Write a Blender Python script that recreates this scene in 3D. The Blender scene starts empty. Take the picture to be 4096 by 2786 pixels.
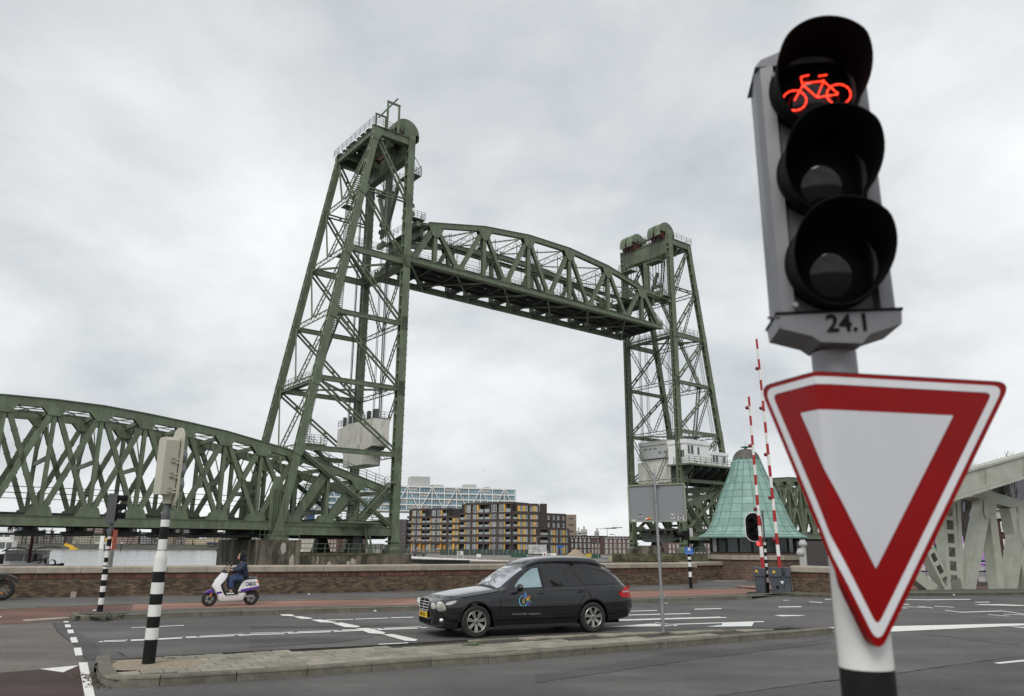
import bpy, math, random
import numpy as np
from mathutils import Vector, Matrix
random.seed(7)
scene = bpy.context.scene
col = scene.collection
R = math.radians
# ------------------------------------------------------------------ camera
F, CX, CY, HZ, ROLL, EYE = 3014.0, 2048.0, 1393.0, 2180.0, 0.006, 1.9
TH = math.atan((HZ - CY) / F)
_f = Vector((0, math.cos(TH), math.sin(TH))); _r = Vector((1, 0, 0)); _u = _r.cross(_f)
_a = math.atan(ROLL)
_ir = _r * math.cos(_a) + _u * math.sin(_a); _iu = _u * math.cos(_a) - _r * math.sin(_a)
CAM = Vector((0, 0, EYE))
cd = bpy.data.cameras.new('camera'); cam = bpy.data.objects.new('camera', cd); col.objects.link(cam)
cd.sensor_width = 36; cd.lens = F / 4096 * 36; cd.clip_start = 0.1; cd.clip_end = 6000
cam.matrix_world = Matrix(((_ir.x, _iu.x, -_f.x, 0), (_ir.y, _iu.y, -_f.y, 0), (_ir.z, _iu.z, -_f.z, EYE), (0, 0, 0, 1)))
cd.dof.use_dof = True; cd.dof.focus_distance = 22; cd.dof.aperture_fstop = 3.4
scene.camera = cam
# ------------------------------------------------------------------ sky and sun
SUN_EL, SUN_AZ = R(48), R(200)
world = bpy.data.worlds.new('World'); scene.world = world; world.use_nodes = True
wt = world.node_tree; wt.nodes.clear()
def wn(t, **k):
    n = wt.nodes.new(t)
    for a, b in k.items(): setattr(n, a, b)
    return n
wl = wt.links.new
out = wn('ShaderNodeOutputWorld')
sky = wn('ShaderNodeTexSky', sky_type='NISHITA'); sky.sun_disc = False
sky.sun_elevation = SUN_EL; sky.sun_rotation = SUN_AZ
b1 = wn('ShaderNodeBackground'); b1.inputs[1].default_value = 0.1; wl(sky.outputs[0], b1.inputs[0])
tc = wn('ShaderNodeTexCoord'); sp = wn('ShaderNodeSeparateXYZ'); wl(tc.outputs['Generated'], sp.inputs[0])
za = wn('ShaderNodeMath', operation='ADD'); wl(sp.outputs[2], za.inputs[0]); za.inputs[1].default_value = 0.42
zm = wn('ShaderNodeMath', operation='MAXIMUM'); wl(za.outputs[0], zm.inputs[0]); zm.inputs[1].default_value = 0.3
dx = wn('ShaderNodeMath', operation='DIVIDE'); wl(sp.outputs[0], dx.inputs[0]); wl(zm.outputs[0], dx.inputs[1])
dy = wn('ShaderNodeMath', operation='DIVIDE'); wl(sp.outputs[1], dy.inputs[0]); wl(zm.outputs[0], dy.inputs[1])
cb = wn('ShaderNodeCombineXYZ'); wl(dx.outputs[0], cb.inputs[0]); wl(dy.outputs[0], cb.inputs[1]); cb.inputs[2].default_value = 3.1
n1 = wn('ShaderNodeTexNoise'); n1.inputs['Scale'].default_value = 2.1; n1.inputs['Detail'].default_value = 9; n1.inputs['Roughness'].default_value = 0.55; n1.inputs['Distortion'].default_value = 0.15
n2 = wn('ShaderNodeTexNoise'); n2.inputs['Scale'].default_value = 0.55; n2.inputs['Detail'].default_value = 2
wl(cb.outputs[0], n1.inputs[0]); wl(cb.outputs[0], n2.inputs[0])
ad = wn('ShaderNodeMath', operation='MULTIPLY_ADD'); wl(n1.outputs[0], ad.inputs[0]); ad.inputs[1].default_value = 0.6
m2 = wn('ShaderNodeMath', operation='MULTIPLY'); wl(n2.outputs[0], m2.inputs[0]); m2.inputs[1].default_value = 0.4; wl(m2.outputs[0], ad.inputs[2])
cr = wn('ShaderNodeValToRGB'); wl(ad.outputs[0], cr.inputs[0])
e = cr.color_ramp.elements
e[0].position = 0.34; e[0].color = (0.40, 0.425, 0.45, 1)
e[1].position = 0.64; e[1].color = (0.80, 0.81, 0.815, 1)
x = cr.color_ramp.elements.new(0.45); x.color = (0.56, 0.585, 0.605, 1)
x = cr.color_ramp.elements.new(0.54); x.color = (0.69, 0.705, 0.715, 1)
b2 = wn('ShaderNodeBackground'); b2.inputs[1].default_value = 1.0; wl(cr.outputs[0], b2.inputs[0])
mx = wn('ShaderNodeMixShader'); mx.inputs[0].default_value = 0.97
wl(b1.outputs[0], mx.inputs[1]); wl(b2.outputs[0], mx.inputs[2]); wl(mx.outputs[0], out.inputs[0])
sd = bpy.data.lights.new('sun', 'SUN'); sd.energy = 1.5; sd.angle = R(32); sd.color = (1.0, 0.97, 0.93)
sun = bpy.data.objects.new('sun', sd); col.objects.link(sun); sun.location = (0, 0, 90)
_sd = Vector((math.sin(SUN_AZ) * math.cos(SUN_EL), math.cos(SUN_AZ) * math.cos(SUN_EL), math.sin(SUN_EL)))
sun.rotation_euler = _sd.to_track_quat('Z', 'Y').to_euler()
vs = scene.view_settings; scene.display_settings.display_device = 'sRGB'
vs.view_transform = 'Standard'; vs.look = 'None'; vs.exposure = 0.34; vs.gamma = 1; vs.use_curve_mapping = False
# ------------------------------------------------------------------ surveying: photo bearings to ground coordinates
def ray(x, y): return _f + _ir * ((x - CX) / F) + _iu * ((CY - y) / F)
def gnd(x, y, z=0.0):
    d = ray(x, y); return CAM + d * ((z - EYE) / d.z)
def at(x, y, Y):
    d = ray(x, y); return CAM + d * (Y / d.y)
def onplane(x, y, A, D):
    """point on the vertical plane through A along horizontal direction D"""
    d = ray(x, y); n = Vector((-D.y, D.x, 0)); t = (Vector(A) - CAM).dot(n) / d.dot(n); return CAM + d * t
# ------------------------------------------------------------------ mesh building
class MB:
    def __init__(s): s.v = []; s.f = []; s.sm = False; s.fm = None
    def add(s, v, f):
        k = len(s.v); s.v += [tuple(p) for p in v]; s.f += [tuple(i + k for i in q) for q in f]; return s
    def box(s, a, b):
        x0, y0, z0 = a; x1, y1, z1 = b
        return s.add([(x0,y0,z0),(x1,y0,z0),(x1,y1,z0),(x0,y1,z0),(x0,y0,z1),(x1,y0,z1),(x1,y1,z1),(x0,y1,z1)],
                     [(0,3,2,1),(4,5,6,7),(0,1,5,4),(1,2,6,5),(2,3,7,6),(3,0,4,7)])
    def cbox(s, c, d): return s.box([c[i]-d[i]/2 for i in range(3)], [c[i]+d[i]/2 for i in range(3)])
    def bar(s, p, q, w=.1, h=None, up=(0,0,1), ext=0):
        """bar p->q, w across (perp. to up and axis), h along up"""
        h = w if h is None else h
        p = Vector(p); q = Vector(q); d = (q - p)
        if d.length < 1e-6: return s
        d.normalize(); u = Vector(up)
        if abs(d.dot(u)) > .999: u = Vector((0, 1, 0)) if abs(d.y) < .9 else Vector((1, 0, 0))
        a = d.cross(u).normalized(); b = a.cross(d).normalized(); p = p - d*ext; q = q + d*ext
        a = a*w/2; b = b*h/2
        return s.add([p-a-b,p+a-b,p+a+b,p-a+b,q-a-b,q+a-b,q+a+b,q-a+b],[(0,1,2,3),(7,6,5,4),(4,5,1,0),(5,6,2,1),(6,7,3,2),(7,4,0,3)])
    def tube(s, pts, r, n=8, cap=True):
        pts = [Vector(p) for p in pts]; rr = r if hasattr(r, '__len__') else [r]*len(pts)
        ref = None; k = len(s.v)
        for i, p in enumerate(pts):
            d = (pts[min(i+1,len(pts)-1)] - pts[max(i-1,0)]).normalized()
            if ref is None:
                ref = d.cross(Vector((0,0,1)) if abs(d.z) < .9 else Vector((1,0,0))).normalized()
            ref = (ref - d*ref.dot(d)).normalized(); o = d.cross(ref)
            for j in range(n):
                a = 2*math.pi*j/n; s.v.append(tuple(p + (ref*math.cos(a) + o*math.sin(a))*rr[i]))
        for i in range(len(pts)-1):
            for j in range(n):
                a = k+i*n+j; b = k+i*n+(j+1)%n; s.f.append((a, b, b+n, a+n))
        if cap:
            s.f.append(tuple(k+j for j in reversed(range(n)))); s.f.append(tuple(k+(len(pts)-1)*n+j for j in range(n)))
        return s
    def lathe(s, prof, n=24, c=(0,0,0), ax='z', a0=0, a1=2*math.pi, cap=False):
        full = abs(a1-a0-2*math.pi) < 1e-6; m = n if full else n+1; k = len(s.v)
        for r, h in prof:
            for j in range(m):
                a = a0+(a1-a0)*j/n; x, y = r*math.cos(a), r*math.sin(a)
                p = {'z':(x,y,h),'y':(x,h,y),'x':(h,x,y)}[ax]
                s.v.append((c[0]+p[0],c[1]+p[1],c[2]+p[2]))
        for i in range(len(prof)-1):
            for j in range(n):
                a = k+i*m+j; b = k+i*m+(j+1)%m; s.f.append((a,b,b+m,a+m))
        if cap:
            s.f.append(tuple(k+j for j in range(n))); s.f.append(tuple(k+(len(prof)-1)*m+j for j in range(n)))
        return s
    def prism(s, poly, a, b, M=None):
        """poly of (u,v) extruded between a and b; M maps (u, w, v) to 3-D"""
        n = len(poly); M = M or (lambda u,w,v:(u,w,v))
        return s.add([M(u,a,v) for u,v in poly]+[M(u,b,v) for u,v in poly],
                     [tuple(range(n)), tuple(range(2*n-1,n-1,-1))]+[(i,i+n,(i+1)%n+n,(i+1)%n) for i in range(n)])
    def slab(s, poly, z0, z1, inset=0):
        """horizontal polygon of (x,y) as a slab, counter-clockwise or not"""
        ar = sum(poly[i][0]*poly[(i+1)%len(poly)][1]-poly[(i+1)%len(poly)][0]*poly[i][1] for i in range(len(poly)))
        if ar < 0: poly = poly[::-1]
        n = len(poly); top = poly
        if inset:
            cx = sum(p[0] for p in poly)/n; cy = sum(p[1] for p in poly)/n
            top = []
            for p in poly:
                d = math.hypot(p[0]-cx,p[1]-cy) or 1; top.append((p[0]-(p[0]-cx)/d*inset, p[1]-(p[1]-cy)/d*inset))
        return s.add([(p[0],p[1],z0) for p in poly]+[(p[0],p[1],z1-inset*.6) for p in poly]+([(p[0],p[1],z1) for p in top] if inset else []),
            [tuple(range(n-1,-1,-1))]+[(i,(i+1)%n,(i+1)%n+n,i+n) for i in range(n)]+
            ([tuple(range(2*n,3*n))]+[(i+n,(i+1)%n+n,(i+1)%n+2*n,i+2*n) for i in range(n)] if inset else [tuple(range(n,2*n))]))
    def grid(s, P):
        """P rows x cols of points"""
        m = len(P[0]); k = len(s.v)
        for r in P: s.v += [tuple(p) for p in r]
        for i in range(len(P)-1):
            for j in range(m-1): s.f.append((k+i*m+j, k+i*m+j+1, k+(i+1)*m+j+1, k+(i+1)*m+j))
        return s
    def ball(s, c, r, n=10, m=8):
        sc = r if hasattr(r,'__len__') else (r,r,r); k=len(s.v)
        for i in range(1,m):
            t=math.pi*i/m
            for j in range(n):
                a=2*math.pi*j/n; s.v.append((c[0]+sc[0]*math.sin(t)*math.cos(a),c[1]+sc[1]*math.sin(t)*math.sin(a),c[2]+sc[2]*math.cos(t)))
        s.v += [(c[0],c[1],c[2]+sc[2]),(c[0],c[1],c[2]-sc[2])]; T=len(s.v)-2
        for i in range(m-2):
            for j in range(n):
                a=k+i*n+j; b=k+i*n+(j+1)%n; s.f.append((a,a+n,b+n,b))
        for j in range(n):
            s.f.append((T,k+j,k+(j+1)%n)); s.f.append((T+1,k+(m-2)*n+(j+1)%n,k+(m-2)*n+j))
        return s
    def mesh(s, name, m, org=(0,0,0), smooth=False):
        me = bpy.data.meshes.new(name); o = org
        me.from_pydata([(a-o[0],b-o[1],c-o[2]) for a,b,c in s.v], [], s.f)
        ms = m if isinstance(m,(list,tuple)) else [m]
        for q in ms: me.materials.append(q)
        if s.fm: me.polygons.foreach_set('material_index', s.fm)
        if smooth:
            me.polygons.foreach_set('use_smooth', [True]*len(me.polygons))
            try: me.set_sharp_from_angle(angle=R(38))
            except Exception: pass
        me.update(); return me
    def build(s, name, m, parent=None, smooth=False, kind=None, label=None, org=None):
        org = org if org is not None else (parent['o'] if parent is not None and 'o' in parent.keys() else (0,0,0))
        o = bpy.data.objects.new(name, s.mesh(name, m, org, smooth)); col.objects.link(o)
        if parent is not None: o.parent = parent; o['o'] = tuple(org)
        if kind: o['kind'] = kind
        if label: o['label'] = label
        return o
def tag(o, label, cat, group=None, kind=None):
    o['label'] = label; o['category'] = cat
    if group: o['group'] = group
    if kind: o['kind'] = kind
    return o
def thing(name, label, cat, loc=(0,0,0), rz=0, group=None, org=(0,0,0), frame=None):
    """empty at the base of a thing; org = that base in the build coordinates of its parts"""
    o = bpy.data.objects.new(name, None); col.objects.link(o); o.empty_display_size = .3
    if frame is not None:
        A, ang = frame; c, s_ = math.cos(ang), math.sin(ang)
        loc = (A[0]+c*org[0]-s_*org[1], A[1]+s_*org[0]+c*org[1], A[2]+org[2]); rz = ang
    o.location = loc; o.rotation_euler = (0,0,rz); o['o'] = tuple(org)
    return tag(o, label, cat, group)
def kids(o): return [c for c in ALLKIDS.get(o.name, [])]
ALLKIDS = {}
def copy_tree(o, parent=None, _idx=None):
    idx = _idx
    if idx is None:
        idx = {}
        for q in bpy.data.objects:
            if q.parent: idx.setdefault(q.parent.name, []).append(q)
    c = o.copy(); col.objects.link(c)
    if parent is not None: c.parent = parent
    for ch in idx.get(o.name, []): copy_tree(ch, c, idx)
    return c
def inst(name, me, parent, loc=(0,0,0), rot=(0,0,0), scale=(1,1,1), kind=None):
    o = bpy.data.objects.new(name, me); col.objects.link(o)
    if parent is not None:
        o.parent = parent; g = parent['o'] if 'o' in parent.keys() else (0,0,0)
        loc = (loc[0]-g[0], loc[1]-g[1], loc[2]-g[2])
    o.location = loc; o.rotation_euler = rot; o.scale = scale
    if kind: o['kind'] = kind
    return o
# ------------------------------------------------------------------ materials
def nt(name):
    m = bpy.data.materials.new(name); m.use_nodes = True; t = m.node_tree
    return m, t, t.nodes['Principled BSDF']
def mat(name, c, rough=.6, metal=0, var=.12, sc=3.0, dirt=None, dk=.35, dsc=1.2, bump=0, bsc=40, spec=.5, rnd=0, coat=0, stretch=None, thr=(.45,.7)):
    """principled with tonal noise, optional dirt patches, optional bump, optional per-piece variation"""
    m, t, p = nt(name); N = t.nodes.new; L = t.links.new
    p.inputs['Roughness'].default_value = rough; p.inputs['Metallic'].default_value = metal
    p.inputs['Specular IOR Level'].default_value = spec; p.inputs['Coat Weight'].default_value = coat; p.inputs['Coat Roughness'].default_value = .04
    tc = N('ShaderNodeTexCoord'); src = tc.outputs['Object']
    if stretch:
        mp = N('ShaderNodeMapping'); mp.inputs['Scale'].default_value = stretch; L(src, mp.inputs[0]); src = mp.outputs[0]
    c1 = tuple(min(1, q*(1-var)) for q in c)+(1,); c2 = tuple(min(1, q*(1+var)) for q in c)+(1,)
    nz = N('ShaderNodeTexNoise'); nz.inputs['Scale'].default_value = sc; nz.inputs['Detail'].default_value = 5; nz.inputs['Roughness'].default_value = .6; L(src, nz.inputs[0])
    mr = N('ShaderNodeMapRange'); mr.inputs[1].default_value = .3; mr.inputs[2].default_value = .7; L(nz.outputs[0], mr.inputs[0])
    mixn = N('ShaderNodeMix'); mixn.data_type = 'RGBA'; L(mr.outputs[0], mixn.inputs[0]); mixn.inputs[6].default_value = c1; mixn.inputs[7].default_value = c2
    o = mixn.outputs[2]
    if dirt:
        n2 = N('ShaderNodeTexNoise'); n2.inputs['Scale'].default_value = dsc; n2.inputs['Detail'].default_value = 8; n2.inputs['Roughness'].default_value = .65; L(src, n2.inputs[0])
        r2 = N('ShaderNodeMapRange'); r2.inputs[1].default_value = thr[0]; r2.inputs[2].default_value = thr[1]; r2.inputs[4].default_value = dk; L(n2.outputs[0], r2.inputs[0])
        m2 = N('ShaderNodeMix'); m2.data_type = 'RGBA'; L(r2.outputs[0], m2.inputs[0]); L(o, m2.inputs[6]); m2.inputs[7].default_value = tuple(dirt)+(1,); o = m2.outputs[2]
    if rnd:
        oi = N('ShaderNodeObjectInfo'); ge = N('ShaderNodeNewGeometry')
        a = N('ShaderNodeMath'); a.operation = 'ADD'; L(oi.outputs['Random'], a.inputs[0]); L(ge.outputs['Random Per Island'], a.inputs[1])
        fr = N('ShaderNodeMath'); fr.operation = 'FRACT'; L(a.outputs[0], fr.inputs[0])
        rr = N('ShaderNodeMapRange'); rr.inputs[3].default_value = 1-rnd; rr.inputs[4].default_value = 1+rnd; L(fr.outputs[0], rr.inputs[0])
        hs = N('ShaderNodeHueSaturation'); L(o, hs.inputs['Color']); L(rr.outputs[0], hs.inputs['Value']); o = hs.outputs[0]
    L(o, p.inputs['Base Color'])
    if bump:
        b = N('ShaderNodeBump'); b.inputs['Strength'].default_value = bump; b.inputs['Distance'].default_value = .02
        n3 = N('ShaderNodeTexNoise'); n3.inputs['Scale'].default_value = bsc; n3.inputs['Detail'].default_value = 4; L(src, n3.inputs[0]); L(n3.outputs[0], b.inputs['Height']); L(b.outputs[0], p.inputs['Normal'])
    return m
def emis(name, c, s):
    m, t, p = nt(name); p.inputs['Base Color'].default_value = tuple(c)+(1,); p.inputs['Emission Color'].default_value = tuple(c)+(1,); p.inputs['Emission Strength'].default_value = s; return m
def glassy(name, c, rough=.05, spec=.8, metal=0):
    return mat(name, c, rough, metal, var=.25, sc=.6, spec=spec)
M = {}
M['green'] = mat('bridge_green_paint', (.118,.150,.092), .5, var=.24, sc=1.3, dirt=(.05,.052,.035), dk=.4, dsc=1.9, stretch=(1,1,.45), bump=.15, bsc=6, rnd=.08)
M['green2'] = mat('bridge_green_paint_shop_side', (.108,.137,.09), .55, var=.2, sc=.9, dirt=(.035,.04,.03), dk=.6, dsc=1.6, bump=.15, bsc=6, rnd=.12)
M['green2'] = M['green']
M['greendeck'] = mat('deck_dark_steel', (.045,.052,.045), .7, var=.3, sc=2, dirt=(.03,.02,.015), dk=.5, dsc=.8)
M['rope'] = mat('wire_rope', (.03,.028,.027), .6, var=.2)
M['redrope'] = mat('sheave_rust_red', (.09,.025,.02), .6, var=.3)
M['conc'] = mat('counterweight_concrete', (.66,.645,.59), .85, var=.1, sc=1.5, dirt=(.2,.17,.12), dk=.6, dsc=.9, bump=.4, bsc=3, stretch=(1,1,.35), thr=(.5,.72))
M['pier'] = mat('pier_stained_concrete', (.17,.15,.115), .9, var=.35, sc=.5, dirt=(.035,.032,.02), dk=.92, dsc=.7, bump=.5, bsc=4, stretch=(1,1,.3), thr=(.42,.56))
M['pierl'] = mat('pier_light_patch', (.42,.40,.35), .9, var=.2, sc=2, dirt=(.14,.12,.08), dk=.7, dsc=2)
M['moss'] = mat('mossy_masonry', (.11,.105,.06), .95, var=.3, sc=1, dirt=(.035,.045,.012), dk=.85, dsc=.8, bump=.5, bsc=5, rnd=.3)
M['cop'] = mat('coping_stone', (.33,.29,.235), .9, var=.14, sc=6, dirt=(.13,.115,.09), dk=.6, dsc=3, bump=.35, bsc=60, rnd=.12)
M['brick'] = mat('brown_brick', (.118,.082,.053), .92, var=.25, sc=5, dirt=(.035,.027,.02), dk=.5, dsc=1.3, bump=.3, bsc=50, rnd=.45)
M['redbrick'] = mat('red_soldier_brick', (.118,.055,.038), .92, var=.25, sc=5, dirt=(.05,.03,.025), dk=.6, dsc=2, bump=.3, bsc=50, rnd=.35)
M['mortar'] = mat('mortar', (.075,.062,.048), .95, var=.3, sc=2, dirt=(.16,.14,.12), dk=.5, dsc=.7)
M['kbrick'] = mat('kiosk_brick', (.15,.10,.075), .92, var=.2, sc=5, dirt=(.05,.04,.03), dk=.5, dsc=.8, bump=.3, bsc=50, rnd=.2)
def copper():
    m = mat('verdigris_copper', (.215,.345,.305), .62, var=.14, sc=2.2, dirt=(.12,.20,.17), dk=.55, dsc=1.5, bump=.12, bsc=8, rnd=.12, stretch=(1,1,.45)); return m
M['copper'] = copper()
M['cseam'] = mat('copper_seam', (.13,.26,.215), .6, var=.25)
M['cbrown'] = mat('brown_copper', (.085,.075,.062), .6, var=.25, rnd=.1)
M['white'] = mat('white_paint', (.78,.78,.76), .5, var=.05, dirt=(.45,.43,.4), dk=.35, dsc=1.5)
M['cabin'] = mat('cabin_white', (.78,.79,.78), .55, var=.05, dirt=(.42,.41,.38), dk=.35, dsc=.5)
M['cabgrey'] = mat('cabin_grey', (.41,.42,.41), .6, var=.08, dirt=(.24,.24,.22), dk=.4, dsc=.5)
M['black'] = mat('black_paint', (.008,.008,.008), .5, var=.2, dirt=(.02,.02,.018), dk=.3, dsc=3, spec=.22)
M['blackm'] = mat('matt_black', (.006,.006,.007), .85, var=.2, spec=.15)
M['zw'] = mat('mast_white', (.72,.72,.69), .45, var=.04, dirt=(.5,.48,.44), dk=.35, dsc=2)
M['grey'] = mat('grey_metal', (.24,.24,.25), .45, var=.06, metal=.3, dirt=(.16,.16,.16), dk=.3, dsc=2)
M['galv'] = mat('galvanised_steel', (.30,.31,.31), .45, var=.18, sc=12, metal=.55)
M['signback'] = mat('sign_back_grey', (.215,.225,.235), .6, var=.04, sc=50)
M['signrim'] = mat('sign_rim', (.30,.31,.22), .55, var=.1)
M['beige'] = mat('signal_beige', (.44,.425,.34), .45, var=.03, dirt=(.33,.31,.24), dk=.3, dsc=3)
M['dgrey'] = mat('dark_grey_plastic', (.085,.085,.09), .5, var=.1)
M['hgrey'] = mat('signal_housing_grey', (.165,.165,.175), .4, var=.07, metal=.2, dirt=(.09,.09,.09), dk=.35, dsc=9)
M['red'] = mat('barrier_red', (.36,.018,.018), .4, var=.08, dirt=(.2,.03,.03), dk=.4, dsc=3)
M['lens'] = mat('signal_lens_dark', (.008,.008,.009), .05, var=.1, spec=.4)
M['box'] = mat('barrier_housing_blue_grey', (.05,.058,.07), .45, var=.12, dirt=(.11,.11,.11), dk=.3, dsc=2.5)
M['yellow'] = mat('yellow', (.7,.42,.02), .5, var=.08)
M['blue'] = mat('blue_sign', (.012,.12,.45), .4, var=.05)
M['soil'] = mat('soil_litter', (.085,.062,.042), .95, var=.5, sc=20, bump=.6, bsc=40)
M['sand'] = mat('sandy_fill', (.27,.225,.165), .95, var=.3, sc=25, dirt=(.12,.1,.08), dk=.6, dsc=9, bump=.6, bsc=50)
M['kerb'] = mat('kerb_concrete', (.145,.132,.105), .9, var=.2, sc=9, dirt=(.05,.048,.035), dk=.65, dsc=2.5, bump=.4, bsc=70, rnd=.12)
M['tile'] = mat('paving_tile', (.245,.225,.18), .9, var=.18, sc=14, dirt=(.09,.085,.065), dk=.55, dsc=2.2, bump=.35, bsc=90, rnd=.16)
M['joint'] = mat('joint_dirt', (.04,.038,.028), .95, var=.4, sc=12)
M['grass'] = mat('grass_tuft', (.045,.07,.015), .8, var=.4, sc=20, rnd=.3)
def asphalt(name, c, tint=(1,1,1), crack=.5):
    m, t, p = nt(name); N = t.nodes.new; L = t.links.new
    p.inputs['Roughness'].default_value = .8; p.inputs['Specular IOR Level'].default_value = .35
    tc = N('ShaderNodeTexCoord'); O = tc.outputs['Object']
    def noise(s, d=4, st=None):
        n = N('ShaderNodeTexNoise'); n.inputs['Scale'].default_value = s; n.inputs['Detail'].default_value = d
        if st:
            mp = N('ShaderNodeMapping'); mp.inputs['Rotation'].default_value = (0,0,R(-26)); mp.inputs['Scale'].default_value = st; L(O, mp.inputs[0]); L(mp.outputs[0], n.inputs[0])
        else: L(O, n.inputs[0])
        return n.outputs[0]
    def rng(x, a, b, lo, hi):
        r = N('ShaderNodeMapRange'); L(x, r.inputs[0]); r.inputs[1].default_value=a; r.inputs[2].default_value=b; r.inputs[3].default_value=lo; r.inputs[4].default_value=hi; return r.outputs[0]
    def mul(a, b):
        q = N('ShaderNodeMath'); q.operation='MULTIPLY'; L(a, q.inputs[0]); L(b, q.inputs[1]); return q.outputs[0]
    v = rng(noise(70, 3), .3, .7, .62, 1.42)
    v = mul(v, rng(noise(.5, 6), .35, .68, .82, 1.16))
    v = mul(v, rng(noise(.8, 7, (.3, 1.1, 1)), .38, .68, .78, 1.14))
    v = mul(v, rng(noise(9, 8), .58, .70, 1, .72))
    v = mul(v, rng(noise(6, 6), .3, .7, .93, 1.07))
    vo = N('ShaderNodeTexVoronoi'); vo.feature='DISTANCE_TO_EDGE'; vo.inputs['Scale'].default_value=.32
    nd = N('ShaderNodeTexNoise'); nd.inputs['Scale'].default_value=1.6; nd.inputs['Detail'].default_value=6; L(O, nd.inputs[0])
    vm = N('ShaderNodeVectorMath'); vm.operation='ADD'; L(O, vm.inputs[0]); vs_=N('ShaderNodeVectorMath'); vs_.operation='SCALE'; L(nd.outputs['Color'], vs_.inputs[0]); vs_.inputs['Scale'].default_value=1.6; L(vs_.outputs[0], vm.inputs[1]); L(vm.outputs[0], vo.inputs['Vector'])
    ck = rng(vo.outputs['Distance'], .0, .008, 1-crack*.45, 1)
    v = mul(v, ck)
    cc = N('ShaderNodeMix'); cc.data_type='RGBA'; cc.blend_type='MULTIPLY'; cc.inputs[0].default_value=1; cc.inputs[6].default_value=tuple(c)+(1,)
    cv = N('ShaderNodeCombineColor'); L(v, cv.inputs[0]); L(v, cv.inputs[1]); L(v, cv.inputs[2]); L(cv.outputs[0], cc.inputs[7]); L(cc.outputs[2], p.inputs['Base Color'])
    b = N('ShaderNodeBump'); b.inputs['Strength'].default_value=.35; b.inputs['Distance'].default_value=.01; n3=N('ShaderNodeTexNoise'); n3.inputs['Scale'].default_value=110; L(O, n3.inputs[0]); L(n3.outputs[0], b.inputs['Height']); L(b.outputs[0], p.inputs['Normal'])
    return m
M['asphalt'] = asphalt('road_asphalt', (.096,.094,.090))
M['asphaltL'] = asphalt('old_road_asphalt', (.128,.117,.102))
M['asphaltD'] = asphalt('dark_patched_asphalt', (.055,.055,.056))
M['footasph'] = asphalt('footpath_asphalt', (.105,.102,.097), crack=.2)
M['redasph'] = asphalt('red_cycle_path', (.245,.130,.098), crack=.25)
M['redasphD'] = asphalt('dark_red_cycle_path', (.052,.030,.026), crack=.3)
M['redasphM'] = asphalt('worn_red_cycle_path', (.135,.07,.052), crack=.3)
M['paint'] = mat('road_paint', (.66,.66,.63), .7, var=.06, sc=30, dirt=(.2,.2,.19), dk=.75, dsc=14, thr=(.56,.68))
M['verge'] = mat('verge_dirty_paving', (.085,.08,.066), .95, var=.35, sc=8, dirt=(.05,.06,.02), dk=.6, dsc=1.5, bump=.4, bsc=40)
def water():
    m, t, p = nt('river_water'); N=t.nodes.new; L=t.links.new
    p.inputs['Base Color'].default_value=(.17,.175,.165,1); p.inputs['Roughness'].default_value=.16; p.inputs['IOR'].default_value=1.33; p.inputs['Specular IOR Level'].default_value=.7
    tc=N('ShaderNodeTexCoord'); mp=N('ShaderNodeMapping'); mp.inputs['Scale'].default_value=(.35,1.0,1); L(tc.outputs['Object'],mp.inputs[0])
    n=N('ShaderNodeTexNoise'); n.inputs['Scale'].default_value=.9; n.inputs['Detail'].default_value=6; L(mp.outputs[0],n.inputs[0])
    b=N('ShaderNodeBump'); b.inputs['Strength'].default_value=.45; b.inputs['Distance'].default_value=.35; L(n.outputs[0],b.inputs['Height']); L(b.outputs[0],p.inputs['Normal'])
    n2=N('ShaderNodeTexNoise'); n2.inputs['Scale'].default_value=.05; n2.inputs['Detail'].default_value=5; mp2=N('ShaderNodeMapping'); mp2.inputs['Scale'].default_value=(.25,1.4,1); L(tc.outputs['Object'],mp2.inputs[0]); L(mp2.outputs[0],n2.inputs[0])
    r=N('ShaderNodeMapRange'); r.inputs[1].default_value=.35; r.inputs[2].default_value=.65; r.inputs[3].default_value=.1; r.inputs[4].default_value=.26; L(n2.outputs[0],r.inputs[0]); L(r.outputs[0],p.inputs['Roughness'])
    return m
M['water'] = water()
def text(s, size, m, name='lettering', ext=.0015, bold=0, sx=1.0, shear=0):
    cu = bpy.data.curves.new(name, 'FONT'); cu.body = s; cu.size = size; cu.extrude = ext; cu.align_x='CENTER'; cu.align_y='CENTER'; cu.offset = bold; cu.resolution_u = 3; cu.shear = shear
    to = bpy.data.objects.new(name, cu); col.objects.link(to)
    bpy.context.view_layer.update()
    me = bpy.data.meshes.new_from_object(to.evaluated_get(bpy.context.evaluated_depsgraph_get()))
    bpy.data.objects.remove(to); me.materials.clear(); me.materials.append(m)
    for v in me.vertices: v.co.x *= sx
    return me
def put_text(me, name, parent, mw):
    """mw: 4x4 in the parent's frame; text lies in its local XY plane"""
    o = bpy.data.objects.new(name, me); col.objects.link(o); o.parent = parent; o.matrix_local = mw; return o
def basis(o, x, y):
    x = Vector(x).normalized(); y = Vector(y).normalized(); z = x.cross(y).normalized(); o = Vector(o)
    return Matrix(((x.x,y.x,z.x,o.x),(x.y,y.y,z.y,o.y),(x.z,y.z,z.z,o.z),(0,0,0,1)))
def clip(poly, a, b):
    """keep the part of poly left of the line a->b"""
    o = []; n = len(poly)
    f = lambda p: (b[0]-a[0])*(p[1]-a[1])-(b[1]-a[1])*(p[0]-a[0])
    for i in range(n):
        p, q = poly[i], poly[(i+1)%n]; fp, fq = f(p), f(q)
        if fp >= 0: o.append(p)
        if fp*fq < 0: t = fp/(fp-fq); o.append((p[0]+(q[0]-p[0])*t, p[1]+(q[1]-p[1])*t))
    return o
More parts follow.
